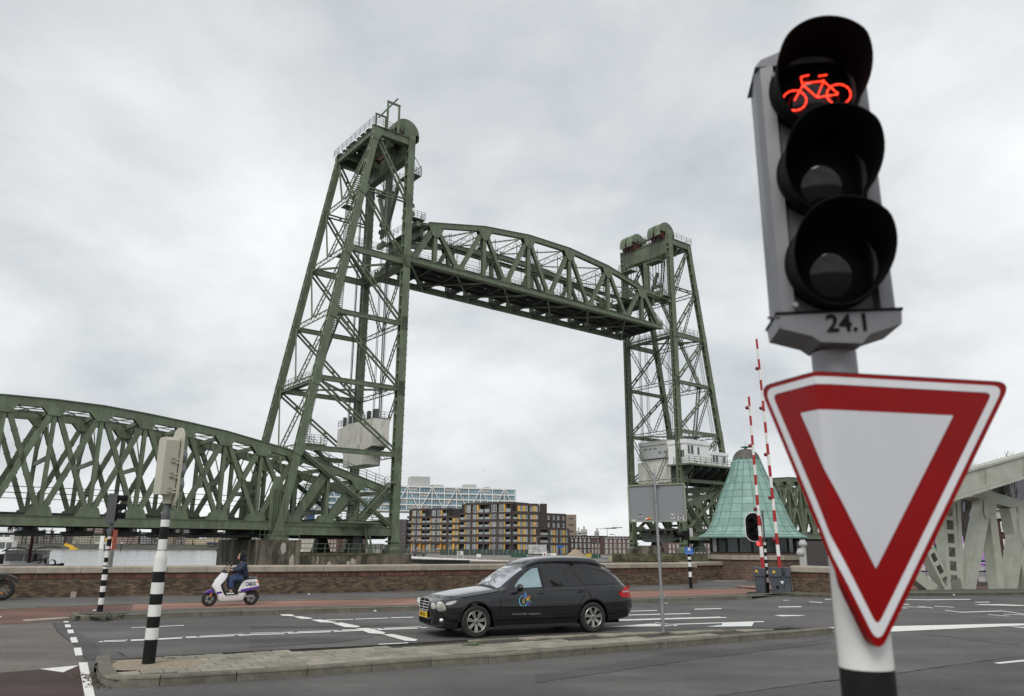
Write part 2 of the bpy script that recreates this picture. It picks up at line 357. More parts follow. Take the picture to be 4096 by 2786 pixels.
def area(p): return abs(sum(p[i][0]*p[(i+1)%len(p)][1]-p[(i+1)%len(p)][0]*p[i][1] for i in range(len(p))))/2
# ================================================================== THE SETTING
def zp(o, L): return [(o[0]+x/o[2], o[1]+y/o[2]) for x, y in L]
ZA, ZB, ZC, ZD = (0,2400,2.324), (1000,2380,2.324), (2400,2300,2.324), (3300,2300,2.92)
def g2(L, z=0): return [tuple(gnd(x, y, z)[:2]) for x, y in L]
water_z, quay_z = -4.3, -1.6
mb = MB(); mb.slab([(-2600,-400),(2600,-400),(2600,3600),(-2600,3600)], water_z-.5, water_z); mb.build('water', M['water'], kind='structure')
wallA, wallB, wallC = Vector((-19.5,26.85,0)), Vector((-7.47,31.35,0)), Vector((9.55,40.6,0))
mb = MB()
mb.slab([(-90,-40),(150,-40),(150,100),(30,100),(27,56),(9.6,53),(9.9,46),(11.5,42.6),(9.7,40.9),(-7.5,31.65),(-19.6,27.15),(-60,12),(-90,1)], -6, 0)
mb.build('road', M['asphalt'], kind='structure')
def sheet(name, poly, z, m, kind='structure'):
    b = MB(); n = len(poly); b.add([(p[0],p[1],z) for p in poly], [tuple(range(n))]); 
    o = b.build(name, m, kind=kind)
    me = o.data
    if me.polygons[0].normal.z < 0: me.flip_normals()
    return o
sheet('road_surface', g2(zp(ZA,[(-1500,330),(0,235),(500,215),(530,300),(620,370),(700,420),(790,560),(745,590),(735,616),(585,680),(370,650),(0,680),(-1500,760)])), .004, M['asphaltL'])
sheet('cycle_path', g2(zp(ZA,[(-1500,760),(0,680),(370,650),(585,680),(735,616),(790,897),(840,1300),(-1500,1300)])), .004, M['redasphD'])
sheet('cycle_path', g2(zp(ZA,[(-1500,175),(0,95),(300,78),(640,62),(1240,47),(1200,104),(760,115),(690,150),(655,185),(270,214),(0,231),(-1500,320)])), .004, M['redasphM'])
up = [(533,2419),(1000,2408),(1550,2398),(2000,2383),(2508,2366),(3020,2354),(3200,2350)]
lo = [(3200,2366),(2976,2378),(2508,2396),(1550,2424),(1000,2432),(783,2436),(525,2446)]
sheet('cycle_path', g2(up+lo), .004, M['redasph'])
fp = [(-19.5,26.9),(-7.47,31.35),(9.6,40.7),(9.9,45),(12.2,45.2),(12.4,40)]
low = g2([(-500,2470),(0,2440),(533,2418.5),(1000,2407.5),(1550,2397.5),(2000,2382.5),(2508,2365.5),(3020,2353.5),(3160,2351)])
sheet('footpath', fp + low[::-1], .006, M['footasph'])
pz_ = .0045
M['asphaltM'] = asphalt('darker_relaid_asphalt', (.074,.073,.071))
for Z_,L_ in ((ZC,[(-600,930),(0,850),(700,720),(1300,690),(1700,640),(2150,590),(2150,640),(1500,710),(900,790),(0,920),(-600,1010)]),(ZC,[(1050,1135),(1640,1055),(2075,1000),(2075,1300),(1050,1300)]),(ZD,[(0,1275),(750,1175),(1300,1095),(2324,945),(2700,890),(2700,1600),(0,1600)]),(ZB,[(0,425),(500,398),(900,378),(1150,395),(900,435),(400,470),(0,490)]),(ZA,[(490,214),(540,300),(620,370),(720,440),(800,560),(960,560),(900,430),(790,350),(640,240)]),(ZB,[(0,285),(900,275),(1400,262),(1400,284),(900,300),(0,312)])):
    J=[]
    for (x0,y0),(x1,y1) in zip(L_,L_[1:]+L_[:1]):
        for t in np.linspace(0,1,9)[:-1]: J.append((x0+(x1-x0)*t+random.uniform(-9,9),y0+(y1-y0)*t+random.uniform(-2.2,2.2)))
    sheet('road_patch', g2(zp(Z_,J)), pz_, M['asphaltM']); pz_ += .0005
b_=MB()
for Z_,L_ in ((ZC,[(1050,1135),(1640,1055),(2210,975)]),(ZD,[(0,1250),(750,1165),(1300,1090),(2324,945)]),(ZA,[(490,214),(540,300),(620,370),(720,440),(800,560)]),(ZD,[(1100,700),(1400,720),(1750,770),(2324,830)]),(ZA,[(1090,490),(1130,505),(1160,530)])):
    J=[]
    for (x0,y0),(x1,y1) in zip(L_,L_[1:]):
        for t in np.linspace(0,1,10)[:-1]: J.append((x0+(x1-x0)*t+random.uniform(-7,7),y0+(y1-y0)*t+random.uniform(-3,3)))
    for k_ in range(len(J)-1):
        (p0,p1)=[Vector((q[0],q[1],.0078)) for q in g2(zp(Z_,J[k_:k_+2]))]; b_.bar(p0,p1,random.uniform(.012,.035),.0012)
b_.build('tar_seam', M['joint'], kind='structure')
# ---- kerbs
def kerb(name, label, pts, w, z0, z1, side=1, L=1.0, m='kerb', r=.03, gap=.012):
    """kerb stones along a polyline of ground points; stones lie to the left (side=1) of it"""
    pts = [Vector((p[0],p[1],0)) for p in pts]
    root = thing(name, label, 'kerb', (pts[0].x,pts[0].y,0), org=(pts[0].x,pts[0].y,0))
    seg = []; tot = 0
    for a, b in zip(pts, pts[1:]): seg.append((tot, a, b, (b-a).length)); tot += (b-a).length
    def P(t):
        t = max(0, min(tot-1e-4, t))
        for s0, a, b, l in seg:
            if s0 <= t <= s0+l: d = (b-a)/l; return a+d*(t-s0), d
        return pts[-1], (pts[-1]-pts[-2]).normalized()
    n = max(1, round(tot/L)); st = tot/n
    for i in range(n):
        t0, t1 = i*st+gap/2, (i+1)*st-gap/2; k = 4; rows = []
        for j in range(k+1):
            p, d = P(t0+(t1-t0)*j/k); q = Vector((-d.y,d.x,0))*side
            dz = random.uniform(-.003,.003) if j == 0 else 0
            rows.append([p+Vector((0,0,z0)), p+q*.006+Vector((0,0,z1-r)), p+q*(r*.5)+Vector((0,0,z1-r*.3)), p+q*r+Vector((0,0,z1)), p+q*(w-.004)+Vector((0,0,z1)), p+q*w+Vector((0,0,z0))])
        b = MB(); b.grid(rows); m0 = len(rows[0]); b.f.append(tuple(range(m0))); b.f.append(tuple(k*m0+q for q in range(m0-1,-1,-1)))
        o = b.build('kerb_stone', M[m], root)
    return root
isl_near = g2([(379,2659),(380,2680),(385,2700),(392,2722),(404.5,2740),(425,2749),(465,2752),(688,2743),(1000,2723),(1211,2709),(1478,2688),(1723,2668),(2000,2651),(2400,2615),(2675,2592.6),(2968,2567.6),(3200,2548),(3333,2536)])
isl_far = g2([(378.7,2656),(400,2646),(443,2640),(602,2628),(1000,2605.5),(1516,2580),(2000,2552),(2400,2532),(2873,2517),(3308,2510.8)], .13)
isl = isl_near + isl_far[::-1]
kerb('kerb', 'worn concrete kerb along the near edge of the traffic island in front of the black car', isl_near, .2, -.05, .13, side=1, L=1.02)
root = thing('traffic_island', 'low paved traffic island with grey tiles between the two carriageways', 'traffic island', (0,14,0), org=(0,14,0))
def resam(L,n,z):
    L=[Vector((p[0],p[1],z)) for p in L]; t=[0]
    for a,c in zip(L,L[1:]): t.append(t[-1]+(c-a).length)
    q=np.linspace(0,t[-1],n); return [(float(np.interp(k,t,[p.x for p in L])),float(np.interp(k,t,[p.y for p in L])),z) for k in q]
b = MB(); R0_,R1_ = resam(isl_near[4:],80,.095), resam(isl_far,80,.095); b.grid([R0_,R1_]); b.grid([[(p[0],p[1],-.02) for p in R1_],[(p[0],p[1],.13) for p in R1_]]); b.build('island_bed', M['joint'], root)
# tiles: rows parallel to the near edge, running bond, clipped to the island
pa, pb = Vector(isl_near[8]), Vector(isl_near[-1]); d = (pb-pa).normalized(); q = Vector((-d.y,d.x))
import itertools
def inner_poly():
    return [tuple(Vector(p)) for p in isl_near[3:]] + isl_far[::-1][:-1]
ip = isl
cnt = 0; late = MB()
def pip(p, poly):
    c = False
    for i in range(len(poly)):
        a, b_ = poly[i], poly[i-1]
        if (a[1]>p[1]) != (b_[1]>p[1]) and p[0] < (b_[0]-a[0])*(p[1]-a[1])/(b_[1]-a[1])+a[0]: c = not c
    return c
polybase = Vector((-5.48,12.25))
def segdist(p, poly):
    p = Vector(p[:2]); m_ = 9
    for i in range(len(poly)):
        a, b_ = Vector(poly[i][:2]), Vector(poly[i-1][:2]); ab = b_-a; t = max(0,min(1,(p-a).dot(ab)/max(ab.length_squared,1e-9))); m_ = min(m_, (p-a-ab*t).length)
    return m_
tiles = []
for r in range(0, 13):
    for c in range(-14, 52):
        u0 = (c + (.5 if r % 2 else 0))*.305; v0 = .215 + r*.305
        quad = [pa+d*(u0)+q*v0, pa+d*(u0+.290)+q*v0, pa+d*(u0+.290)+q*(v0+.290), pa+d*u0+q*(v0+.290)]
        cen = sum(quad, Vector((0,0)))/4
        poly = [tuple(x) for x in quad]
        # clip with the far edge and the left nose
        fl = isl_far
        for i in range(1, len(fl)-1):
            if min(fl[i][0],fl[i+1][0])-.4 < cen.x < max(fl[i][0],fl[i+1][0])+.4: poly = clip(poly, fl[i+1], fl[i])
            if len(poly) < 3: break
        if len(poly) < 3: continue
        A0, A1 = Vector((-5.75,11.7)), Vector((-4.6,10.9))
        cx = sum(p[0] for p in poly)/len(poly); cy = sum(p[1] for p in poly)/len(poly)
        if not pip((cx,cy), isl) or area(poly) < .004: continue
        if segdist((cx,cy), isl_near) < .24: continue
        hole = math.hypot((cx-polybase.x)/1.5, (cy-polybase.y)) 
        if hole < .48 + .2*random.random(): continue
        tiles.append((cy, poly))
tiles.sort(key=lambda t: t[0])
for k, (cy, poly) in enumerate(tiles):
    z = .122 + random.uniform(-.005,.005)
    if k < 299: MB().slab(poly, .07, z, inset=.009).build('paving_tile', M['tile'], root)
    else: late.slab(poly, .07, z, inset=.005)
if late.v: late.build('paving_tile', M['tile'], root, kind='stuff')
b = MB(); n = 26
ring = [(polybase.x + (1.5+.25*math.sin(3*a)+random.uniform(-.08,.08))*.62*math.cos(a+.5), polybase.y + (.56+random.uniform(-.05,.05))*math.sin(a+.5)) for a in [2*math.pi*i/n for i in range(n)]]
ring = [p for p in ring if pip(p, isl)]
b.add([(p[0],p[1],.121) for p in ring]+[(polybase.x,polybase.y,.14)], [(i,(i+1)%len(ring),len(ring)) for i in range(len(ring))])
b.build('sand_fill', M['sand'], root)
print('tiles', len(tiles))
b = MB()
for i in range(260):
    t = random.random(); p = Vector(isl_near[2]).lerp(Vector(isl_near[6]), t) + Vector((-.05-abs(random.gauss(0,.16)), random.gauss(-.02,.09)))
    s = random.uniform(.006,.028); a = random.uniform(0,3.14)
    dxy = Vector((math.cos(a),math.sin(a),random.uniform(-.3,.5)))*s
    c_ = Vector((p.x,p.y,.012)); b.bar(c_-dxy, c_+dxy, s*.7, .004)
o = b.build('leaf_litter', M['soil'], kind='stuff')
# verge between carriageway and cycle path
vn = g2([(280,2470),(290,2477),(310,2482),(336,2484.5),(480,2481),(727,2469.5),(1000,2463),(1300,2453),(1550,2446),(2000,2431.5),(2517,2414),(2800,2405),(3010,2397)])
vf = g2([(280,2467),(300,2454),(340,2449),(420,2443),(533,2440),(783,2431.5),(1000,2428),(1550,2420),(2508,2391),(2976,2375),(3120,2370)], .12)
kerb('kerb', 'dark mossy kerb along the narrow verge behind the car and the scooter', vn, .16, -.05, .12, side=1, L=1.0)
def strip(near, far, z, n=60):
    def rs(L):
        xs_=[p[0] for p in L]; o=np.argsort(xs_); X_=np.array(xs_)[o]; Y_=np.array([p[1] for p in L])[o]; q=np.linspace(X_[0],X_[-1],n); return [(float(a),float(c),z) for a,c in zip(q,np.interp(q,X_,Y_))]
    b=MB(); b.grid([rs(near),rs(far)]); return b
b = strip(vn, vf, .108); b.build('verge', M['verge'], kind='structure')
kerb('kerb', 'thin flush kerb line between the grey footpath and the red cycle path', low[1:], .1, -.02, .035, side=1, L=1.0, m='kerb')
root = thing('paver_strip', 'strip of pale setts beside the rounded tip of the far traffic island', 'paving', tuple(gnd(200,2490)), org=tuple(gnd(200,2490)))
A_, B_ = gnd(115,2488), gnd(283,2476)
for i in range(5):
    p0 = A_.lerp(B_, i/5+.006); p1 = A_.lerp(B_, (i+1)/5-.006); dd=(p1-p0); nn=Vector((-dd.y,dd.x,0)).normalized()*.36
    MB().slab([tuple(p0[:2]),tuple(p1[:2]),tuple((p1+nn)[:2]),tuple((p0+nn)[:2])], -.02, .03, inset=.012).build('sett', M['cop'], root)
# cobbles on the far island tip
root = thing('cobble_patch', 'loose brown cobbles round the foot of the left striped mast', 'paving', (-10.6,20.7,0), org=(-10.6,20.7,0))
for x, y in [(770,132),(800,135),(880,130),(905,140),(935,128),(960,140),(985,130),(1020,128),(1050,135),(1085,130),(1110,140),(1140,132),(870,148),(915,152),(950,155),(1000,148),(1160,132)]:
    p = gnd(*zp(ZA,[(x,y)])[0], .12); a = random.uniform(-.4,.4); b = MB()
    b.slab([(p.x+math.cos(a+t)*.11*(1.3 if k%2 else 1), p.y+math.sin(a+t)*.11) for k,t in enumerate((.6,2.5,3.7,5.7))], .09, .14+random.uniform(-.01,.015), inset=.015)
    b.build('cobble', M['verge'], root)
# ---- painted markings
mk = MB()
def quad(L, z=.009): mk.add([(p[0],p[1],z) for p in g2(L)], [tuple(range(len(L)))])
def line(Z, a, b, w):
    quad(zp(Z, [(a[0],a[1]-w/2),(b[0],b[1]-w/2),(b[0],b[1]+w/2),(a[0],a[1]+w/2)]))
for L in ([(590,203),(635,203),(640,214),(592,214)],[(600,234),(652,233),(660,258),(608,260)],[(622,283),(678,280),(690,313),(634,317)],[(650,355),(708,350),(726,400),(664,403)],[(683,452),(752,448),(768,520),(700,524)],[(730,588),(812,586),(880,897),(980,1400),(850,1400),(785,897)],[(370,648),(735,614),(585,680)],[(-60,160),(18,155),(-40,200)]): quad(zp(ZA,L))
for a,b_,w in [((1222,264),(1710,241),5),((920,394),(958,394),8),((965,385),(1190,378),5),((965,394),(1170,388),6),((1215,377),(1345,372),6),((1445,368),(1700,352),5),((1215,385),(1690,361),7),((1720,350),(1820,345),5),((1860,343),(2260,323),5),((1730,357),(2180,338),7),((2215,335),(2324,331),8)]: line(ZA,a,b_,w)
for a,b_,w in [((0,374),(315,366),8),((350,362),(750,347),8),((780,345),(1045,334),8),((1190,327),(1560,314),8),((1585,311),(1650,308),7),((0,361),(290,353),4),((300,354),(400,351),6),((440,349),(815,334),5),((855,332),(1220,319),6),((1245,316),(1590,301),6),((700,238),(960,231),6),((980,230),(1285,219),6),((1305,218),(1520,211),6),((1195,464),(1470,451),7)]: line(ZB,a,b_,w)
for L in ([(275,186),(370,184),(420,195),(395,203),(300,199)],[(395,206),(470,204),(585,221),(560,229),(480,228)],[(565,236),(650,233),(805,258),(780,264),(650,260)],[(765,268),(850,262),(1025,297),(1000,308),(880,305)],[(990,318),(1100,313),(1260,355),(1240,370),(1110,362)],[(1228,372),(1330,370),(1560,420),(1540,436),(1440,432)]): quad(zp(ZB,L),.011)
for a,b_,w in [((262,341),(530,335),6),((880,323),(1130,317),7),((262,377),(840,364),7),((130,422),(1120,395),5),((100,430),(1175,400),7),((620,466),(1525,438),8),((1660,302),(1872,299),8),((1705,239),(1755,239),4),((2090,231),(2150,230),5),((1945,254),(2070,261),5)]: line(ZC,a,b_,w)
for L in ([(45,489),(450,459),(560,457),(720,476),(720,481)],[(1140,447),(1435,442),(1410,482),(1125,486)],[(990,486),(1125,470),(1125,486)],[(1615,380),(1690,377),(1918,380),(1850,387),(1690,390)],[(2110,491),(2170,491),(2180,500),(2120,500)]): quad(zp(ZC,L),.0105)
for L in ([(915,288),(1200,292),(1700,286),(1700,293),(1200,300),(915,294)],[(1740,356),(1830,347),(2080,348),(2324,360),(2324,368),(1900,358)],[(500,606),(740,605),(2000,577),(2600,570),(2600,590),(2324,595),(720,672),(500,680)],[(2120,604),(2500,625),(2500,640),(2324,628)],[(1970,1034),(2030,1028),(2500,980),(2500,1000),(2035,1046)],[(700,1170),(815,1184),(752,1192),(700,1190)]): quad(zp(ZD,L))
for a,b_,w in [((880,347),(985,349),8),((1755,324),(1925,322),7),((870,388),(970,395),5),((910,377),(1170,384),4),((1090,371),(1260,391),6),((1280,370),(1510,383),5),((1400,416),(1570,439),6),((1570,442),(2060,427),8),((1900,468),(2150,486),5),((2060,425),(2324,462),6),((2080,462),(2324,473),5),((820,458),(870,460),7)]: line(ZD,a,b_,w)
o = mk.build('road_marking', M['paint'], kind='structure')
o.data.polygons.foreach_get
import bmesh
bm_ = bmesh.new(); bm_.from_mesh(o.data)
for f in bm_.faces:
    f.normal_update()
    if f.normal.z < 0: f.normal_flip()
bm_.to_mesh(o.data); bm_.free()
# grass tufts on the island, scraps of litter
def tuft(p, label, n=60, r=.1, h=.07):
    b = MB()
    for i in range(n):
        a = random.uniform(0,6.28); rr = r*math.sqrt(random.random()); x, y = p[0]+rr*1.6*math.cos(a), p[1]+rr*math.sin(a)
        hh = h*random.uniform(.5,1.1); l = random.uniform(-.03,.03); w = .004
        b.add([(x-w,y,p[2]),(x+w,y,p[2]),(x+l,y+l*.5,p[2]+hh)],[(0,1,2)])
    o = b.build('grass_tuft', M['grass'], org=tuple(p)); o.location = p; tag(o, label, 'grass', kind='stuff'); return o
tuft(gnd(1885,2583,.12), 'bright green grass tuft in front of the front wheel of the black car', 110, .11, .06)
tuft(gnd(1928,2577,.12), 'small grass tuft to the right of the tuft by the car wheel', 50, .07, .035)
tuft(gnd(752,2725,.02), 'upright weed growing at the near kerb right of the big striped mast', 40, .03, .13)
tuft(gnd(583,2722,.03), 'tiny weed in the kerb joint below the big striped mast', 22, .03, .06)
tuft(gnd(3150,2512,.12), 'mossy tuft near the right end of the traffic island', 50, .1, .04)
tuft(gnd(2910,2522,.12), 'flat moss spot in the tiles left of the mossy tuft at the island end', 40, .08, .025)
tuft(gnd(1225,2434,.12), 'small mossy tuft on the verge behind the car bonnet', 40, .12, .04)
for k,(x,y,l) in enumerate([(1500,2448,'crumpled white paper by the far kerb in front of the car'),(2235,2415,None),(3815,2383,'white plastic scrap lying by the kerb of the grey bridge'),(1235,2380,'flat white scrap on the footpath right of the scooter'),(378,2446,'small pale stone at the foot of the left striped mast')]):
    if not l: continue
    p = gnd(x,y,.01); b = MB(); s=.06
    pts=[(p.x+s*math.cos(t)*random.uniform(.6,1.2),p.y+s*math.sin(t)*random.uniform(.5,1),p.z+random.uniform(.0,.03)) for t in [i*1.05 for i in range(6)]]
    b.add(pts+[(p.x,p.y,p.z+.05)],[(i,(i+1)%6,6) for i in range(6)]+[(5,4,3,2,1,0)])
    o=b.build('paper_scrap', M['white'], org=tuple(p)); o.location=p; tag(o,l,'litter')
# ================================================================== BRICK PARAPET WALL
def brick_wall(name, label, pts, h_cop=1.06, cop_t=.24, bricks_part=300, thick=.34, flip=1, zb=.0, bm_='brick', nsold=300, coploc=None, key=None):
    """wall along a polyline (front face on the polyline), mass behind"""
    P = [Vector(p) for p in pts]
    root = thing(name, label, 'wall', tuple(P[0]), org=tuple(P[0]))
    zt = h_cop-cop_t; core = MB(); sold = []; br = []; cops = []
    for a, b in zip(P, P[1:]):
        l = (b-a).length; d = (b-a)/l; n = Vector((-d.y,d.x,0))*flip
        f = lambda u, v, z: tuple(a+d*u+n*v+Vector((0,0,z)))
        core.add([f(0,.012,zb),f(l,.012,zb),f(l,thick,zb),f(0,thick,zb),f(0,.012,zt),f(l,.012,zt),f(l,thick,zt),f(0,thick,zt)],[(0,3,2,1),(4,5,6,7),(0,1,5,4),(1,2,6,5),(2,3,7,6),(3,0,4,7)])
        def piece(u0,u1,z0,z1,v0):
            v1=.05; return ([f(u0,v0,z0),f(u1,v0,z0),f(u1,v0,z1),f(u0,v0,z1),f(u0,v1,z0),f(u1,v1,z0),f(u1,v1,z1),f(u0,v1,z1)],[(0,1,2,3),(1,5,6,2),(5,4,7,6),(4,0,3,7),(3,2,6,7),(4,5,1,0)])
        sz = zt-.2; nc = int((sz-zb-.01)/.0715)
        u = 0
        while u < l-.03:
            sold.append((a+d*u, piece(u+.004,min(l,u+.098),sz+.004,zt-.03,-random.uniform(0,.006)))); u += .105
        for c in range(nc):
            z0 = zb+.012+c*.0715; u = -.11 if c%2 else 0
            while u < l:
                u0, u1 = max(0,u)+.005, min(l,u+.22)-.005
                if u1-u0 > .04: br.append((a+d*u, piece(u0,u1,z0,z0+.0615,random.uniform(-.003,.006))))
                u += .22
        nn = max(1,round(l/1.43)); st = l/nn
        for i in range(nn):
            u0,u1 = i*st+.006,(i+1)*st-.006; e=.03
            prof = [(-.05,zt),(-.06,zt+.02),(-.06,h_cop-.05),(-.03,h_cop-.012),(.02,h_cop),(thick+.05,h_cop+.01),(thick+.05,zt)]
            cb = MB(); cb.add([f(u0,v,z) for v,z in prof]+[f(u1,v,z) for v,z in prof],[tuple(range(6,-1,-1)),tuple(range(7,14))]+[(j,(j+1)%7,(j+1)%7+7,j+7) for j in range(7)])
            cops.append(cb)
    core.build('wall_core', M['mortar'], root)
    for c in cops: c.build('coping_stone', M['cop'], root)
    k0 = key or CAM
    for L, nm, mt, lim in ((sold,'soldier_brick','redbrick',nsold),(br,'brick',bm_,bricks_part)):
        L.sort(key=lambda t: (t[0]-k0).length); late = MB()
        for i,(p,(v,fc)) in enumerate(L):
            if i < lim: MB().add(v,fc).build(nm, M[mt], root)
            else: late.add(v,fc)
        if late.v: late.build(nm, M[mt], root, kind='stuff')
    return root
ext = wallA + (wallA-wallB).normalized()*9
brick_wall('parapet_wall', 'long brown brick parapet wall with pale stone coping behind scooter and car', [ext, wallA, wallB, wallC], key=Vector((-9,29,0)), nsold=290, bricks_part=300)
b = MB(); A_=Vector(wallB)+ (wallC-wallB)*.0
rt0 = gnd(3172,2378); rt1 = gnd(3345,2386)
rt1 = rt0 + (rt1-rt0).normalized()*3.2
brick_wall('parapet_wall', 'short brick wall with pale coping right of the barrier housing', [rt0, rt1], bricks_part=120, h_cop=1.12, nsold=60)
# set-back wall beside the kiosk
kA = Vector((9.9,44.5,0)); kB = Vector((12.9,46.6,0))
brick_wall('parapet_wall', 'set-back low brick wall joining the parapet to the copper roofed kiosk', [Vector((9.75,41.3,0)), kA, kB], bricks_part=150, h_cop=1.0, cop_t=.2, nsold=60)
# concrete plinth blocks at the foot of the long wall
for k,(x0,x1,y0,y1,l) in enumerate([(280,302,2378,2392,'small grey concrete block at the wall foot left of the left striped mast')]):
    p0 = gnd(x0,y1); p1 = gnd(x1,y1); dd=(p1-p0); b=MB(); b.slab([tuple(p0[:2]),tuple(p1[:2]),tuple((p1+Vector((-.05,.14,0)))[:2]),tuple((p0+Vector((-.05,.14,0)))[:2])],0,.2,inset=.01)
    o=b.build('concrete_block', M['cop'], org=tuple(p0)); o.location=p0; tag(o,l,'block')
# flotsam board on the recess paving and bent drain pipe
p = gnd(2896,2327); b=MB(); b.bar(p+Vector((-.6,-.15,.03)),p+Vector((1.3,.25,.03)),.2,.04); o=b.build('loose_board',M['cop'],org=tuple(p)); o.location=p; tag(o,'pale board lying flat on the paving before the kiosk','board')
# ================================================================== THE LIFT BRIDGE (build coordinates: s along the bridge, o across, z up)
BR = (Vector((-14.30957715, 100.0, 0)), R(38.5204))
def bthing(name, label, cat, org, group=None): return thing(name, label, cat, org=org, frame=BR, group=group)
def laced(b, p, q, w, h, rail=.12, pitch=.8, up=(0,0,1), n4=False, side=False):
    """open lattice member: two rails w apart joined by zigzag lacing"""
    p = Vector(p); q = Vector(q); d = (q-p).normalized(); u = Vector(up)
    a = d.cross(u).normalized(); c = a.cross(d).normalized()
    if side: a, c = c, a
    for t in (-1, 1): b.bar(p+a*t*w/2, q+a*t*w/2, rail, h, up=tuple(c))
    L = (q-p).length; n = max(2, int(L/pitch)); sg = 1
    for i in range(n):
        b.bar(p+d*(L*i/n)+a*sg*w/2, p+d*(L*(i+1)/n)-a*sg*w/2, .07, .05, up=tuple(c)); sg = -sg
def battened(b, p, q, w, h, rail=.16, pitch=1.6, up=(0,1,0)):
    """two parallel bars in the plane normal to up, with batten plates"""
    p = Vector(p); q = Vector(q); d=(q-p).normalized(); a = d.cross(Vector(up)).normalized()
    for t in (-1,1): b.bar(p+a*t*(w-rail)/2, q+a*t*(w-rail)/2, rail, h, up=up)
    L=(q-p).length; n=max(2,int(L/pitch))
    for i in range(n+1): 
        c=p+d*(L*i/n); b.bar(c-d*.18,c+d*.18,w-.02,h*.8,up=up)
def railing(b, pts, h=1.05, post=1.4, r=.045, rails=3):
    for a, c in zip(pts, pts[1:]):
        a=Vector(a); c=Vector(c); L=(c-a).length; n=max(1,round(L/post))
        for k in range(rails): z=Vector((0,0,h*(k+1)/rails)); b.bar(a+z,c+z,r,r)
        for i in range(n+1): q=a.lerp(c,i/n); b.bar(q,q+Vector((0,0,h)),r*1.15)
def stair(b, p, q, w=.8, side=(0,1,0), rail=True):
    p=Vector(p); q=Vector(q); sd=Vector(side)*w/2
    for t in (-1,1): b.bar(p+sd*t,q+sd*t,.06,.24)
    n=max(3,int(abs(q.z-p.z)/.3))
    for i in range(n+1): c=p.lerp(q,i/n); b.bar(c-sd,c+sd,.22,.05)
    if rail:
        for t in (-1,1):
            for hh in (.55,1.05): z=Vector((0,0,hh)); b.bar(p+sd*t+z,q+sd*t+z,.045)
            for i in range(0,n+1,4): c=p.lerp(q,i/n)+sd*t; b.bar(c,c+Vector((0,0,1.05)),.045)
def plate(b, pts, o0, o1):
    """vertical plate (s,z outline) between o0 and o1"""
    b.prism(pts, o0, o1, M=lambda u,w,v:(u,w,v))
LV = [3.4, 13.3, 22.2, 31.35, 40.5, 49.8, 58.6]
TW = 13.0
def dist(z): return 15.4-(z-3.4)/55.1*9.6
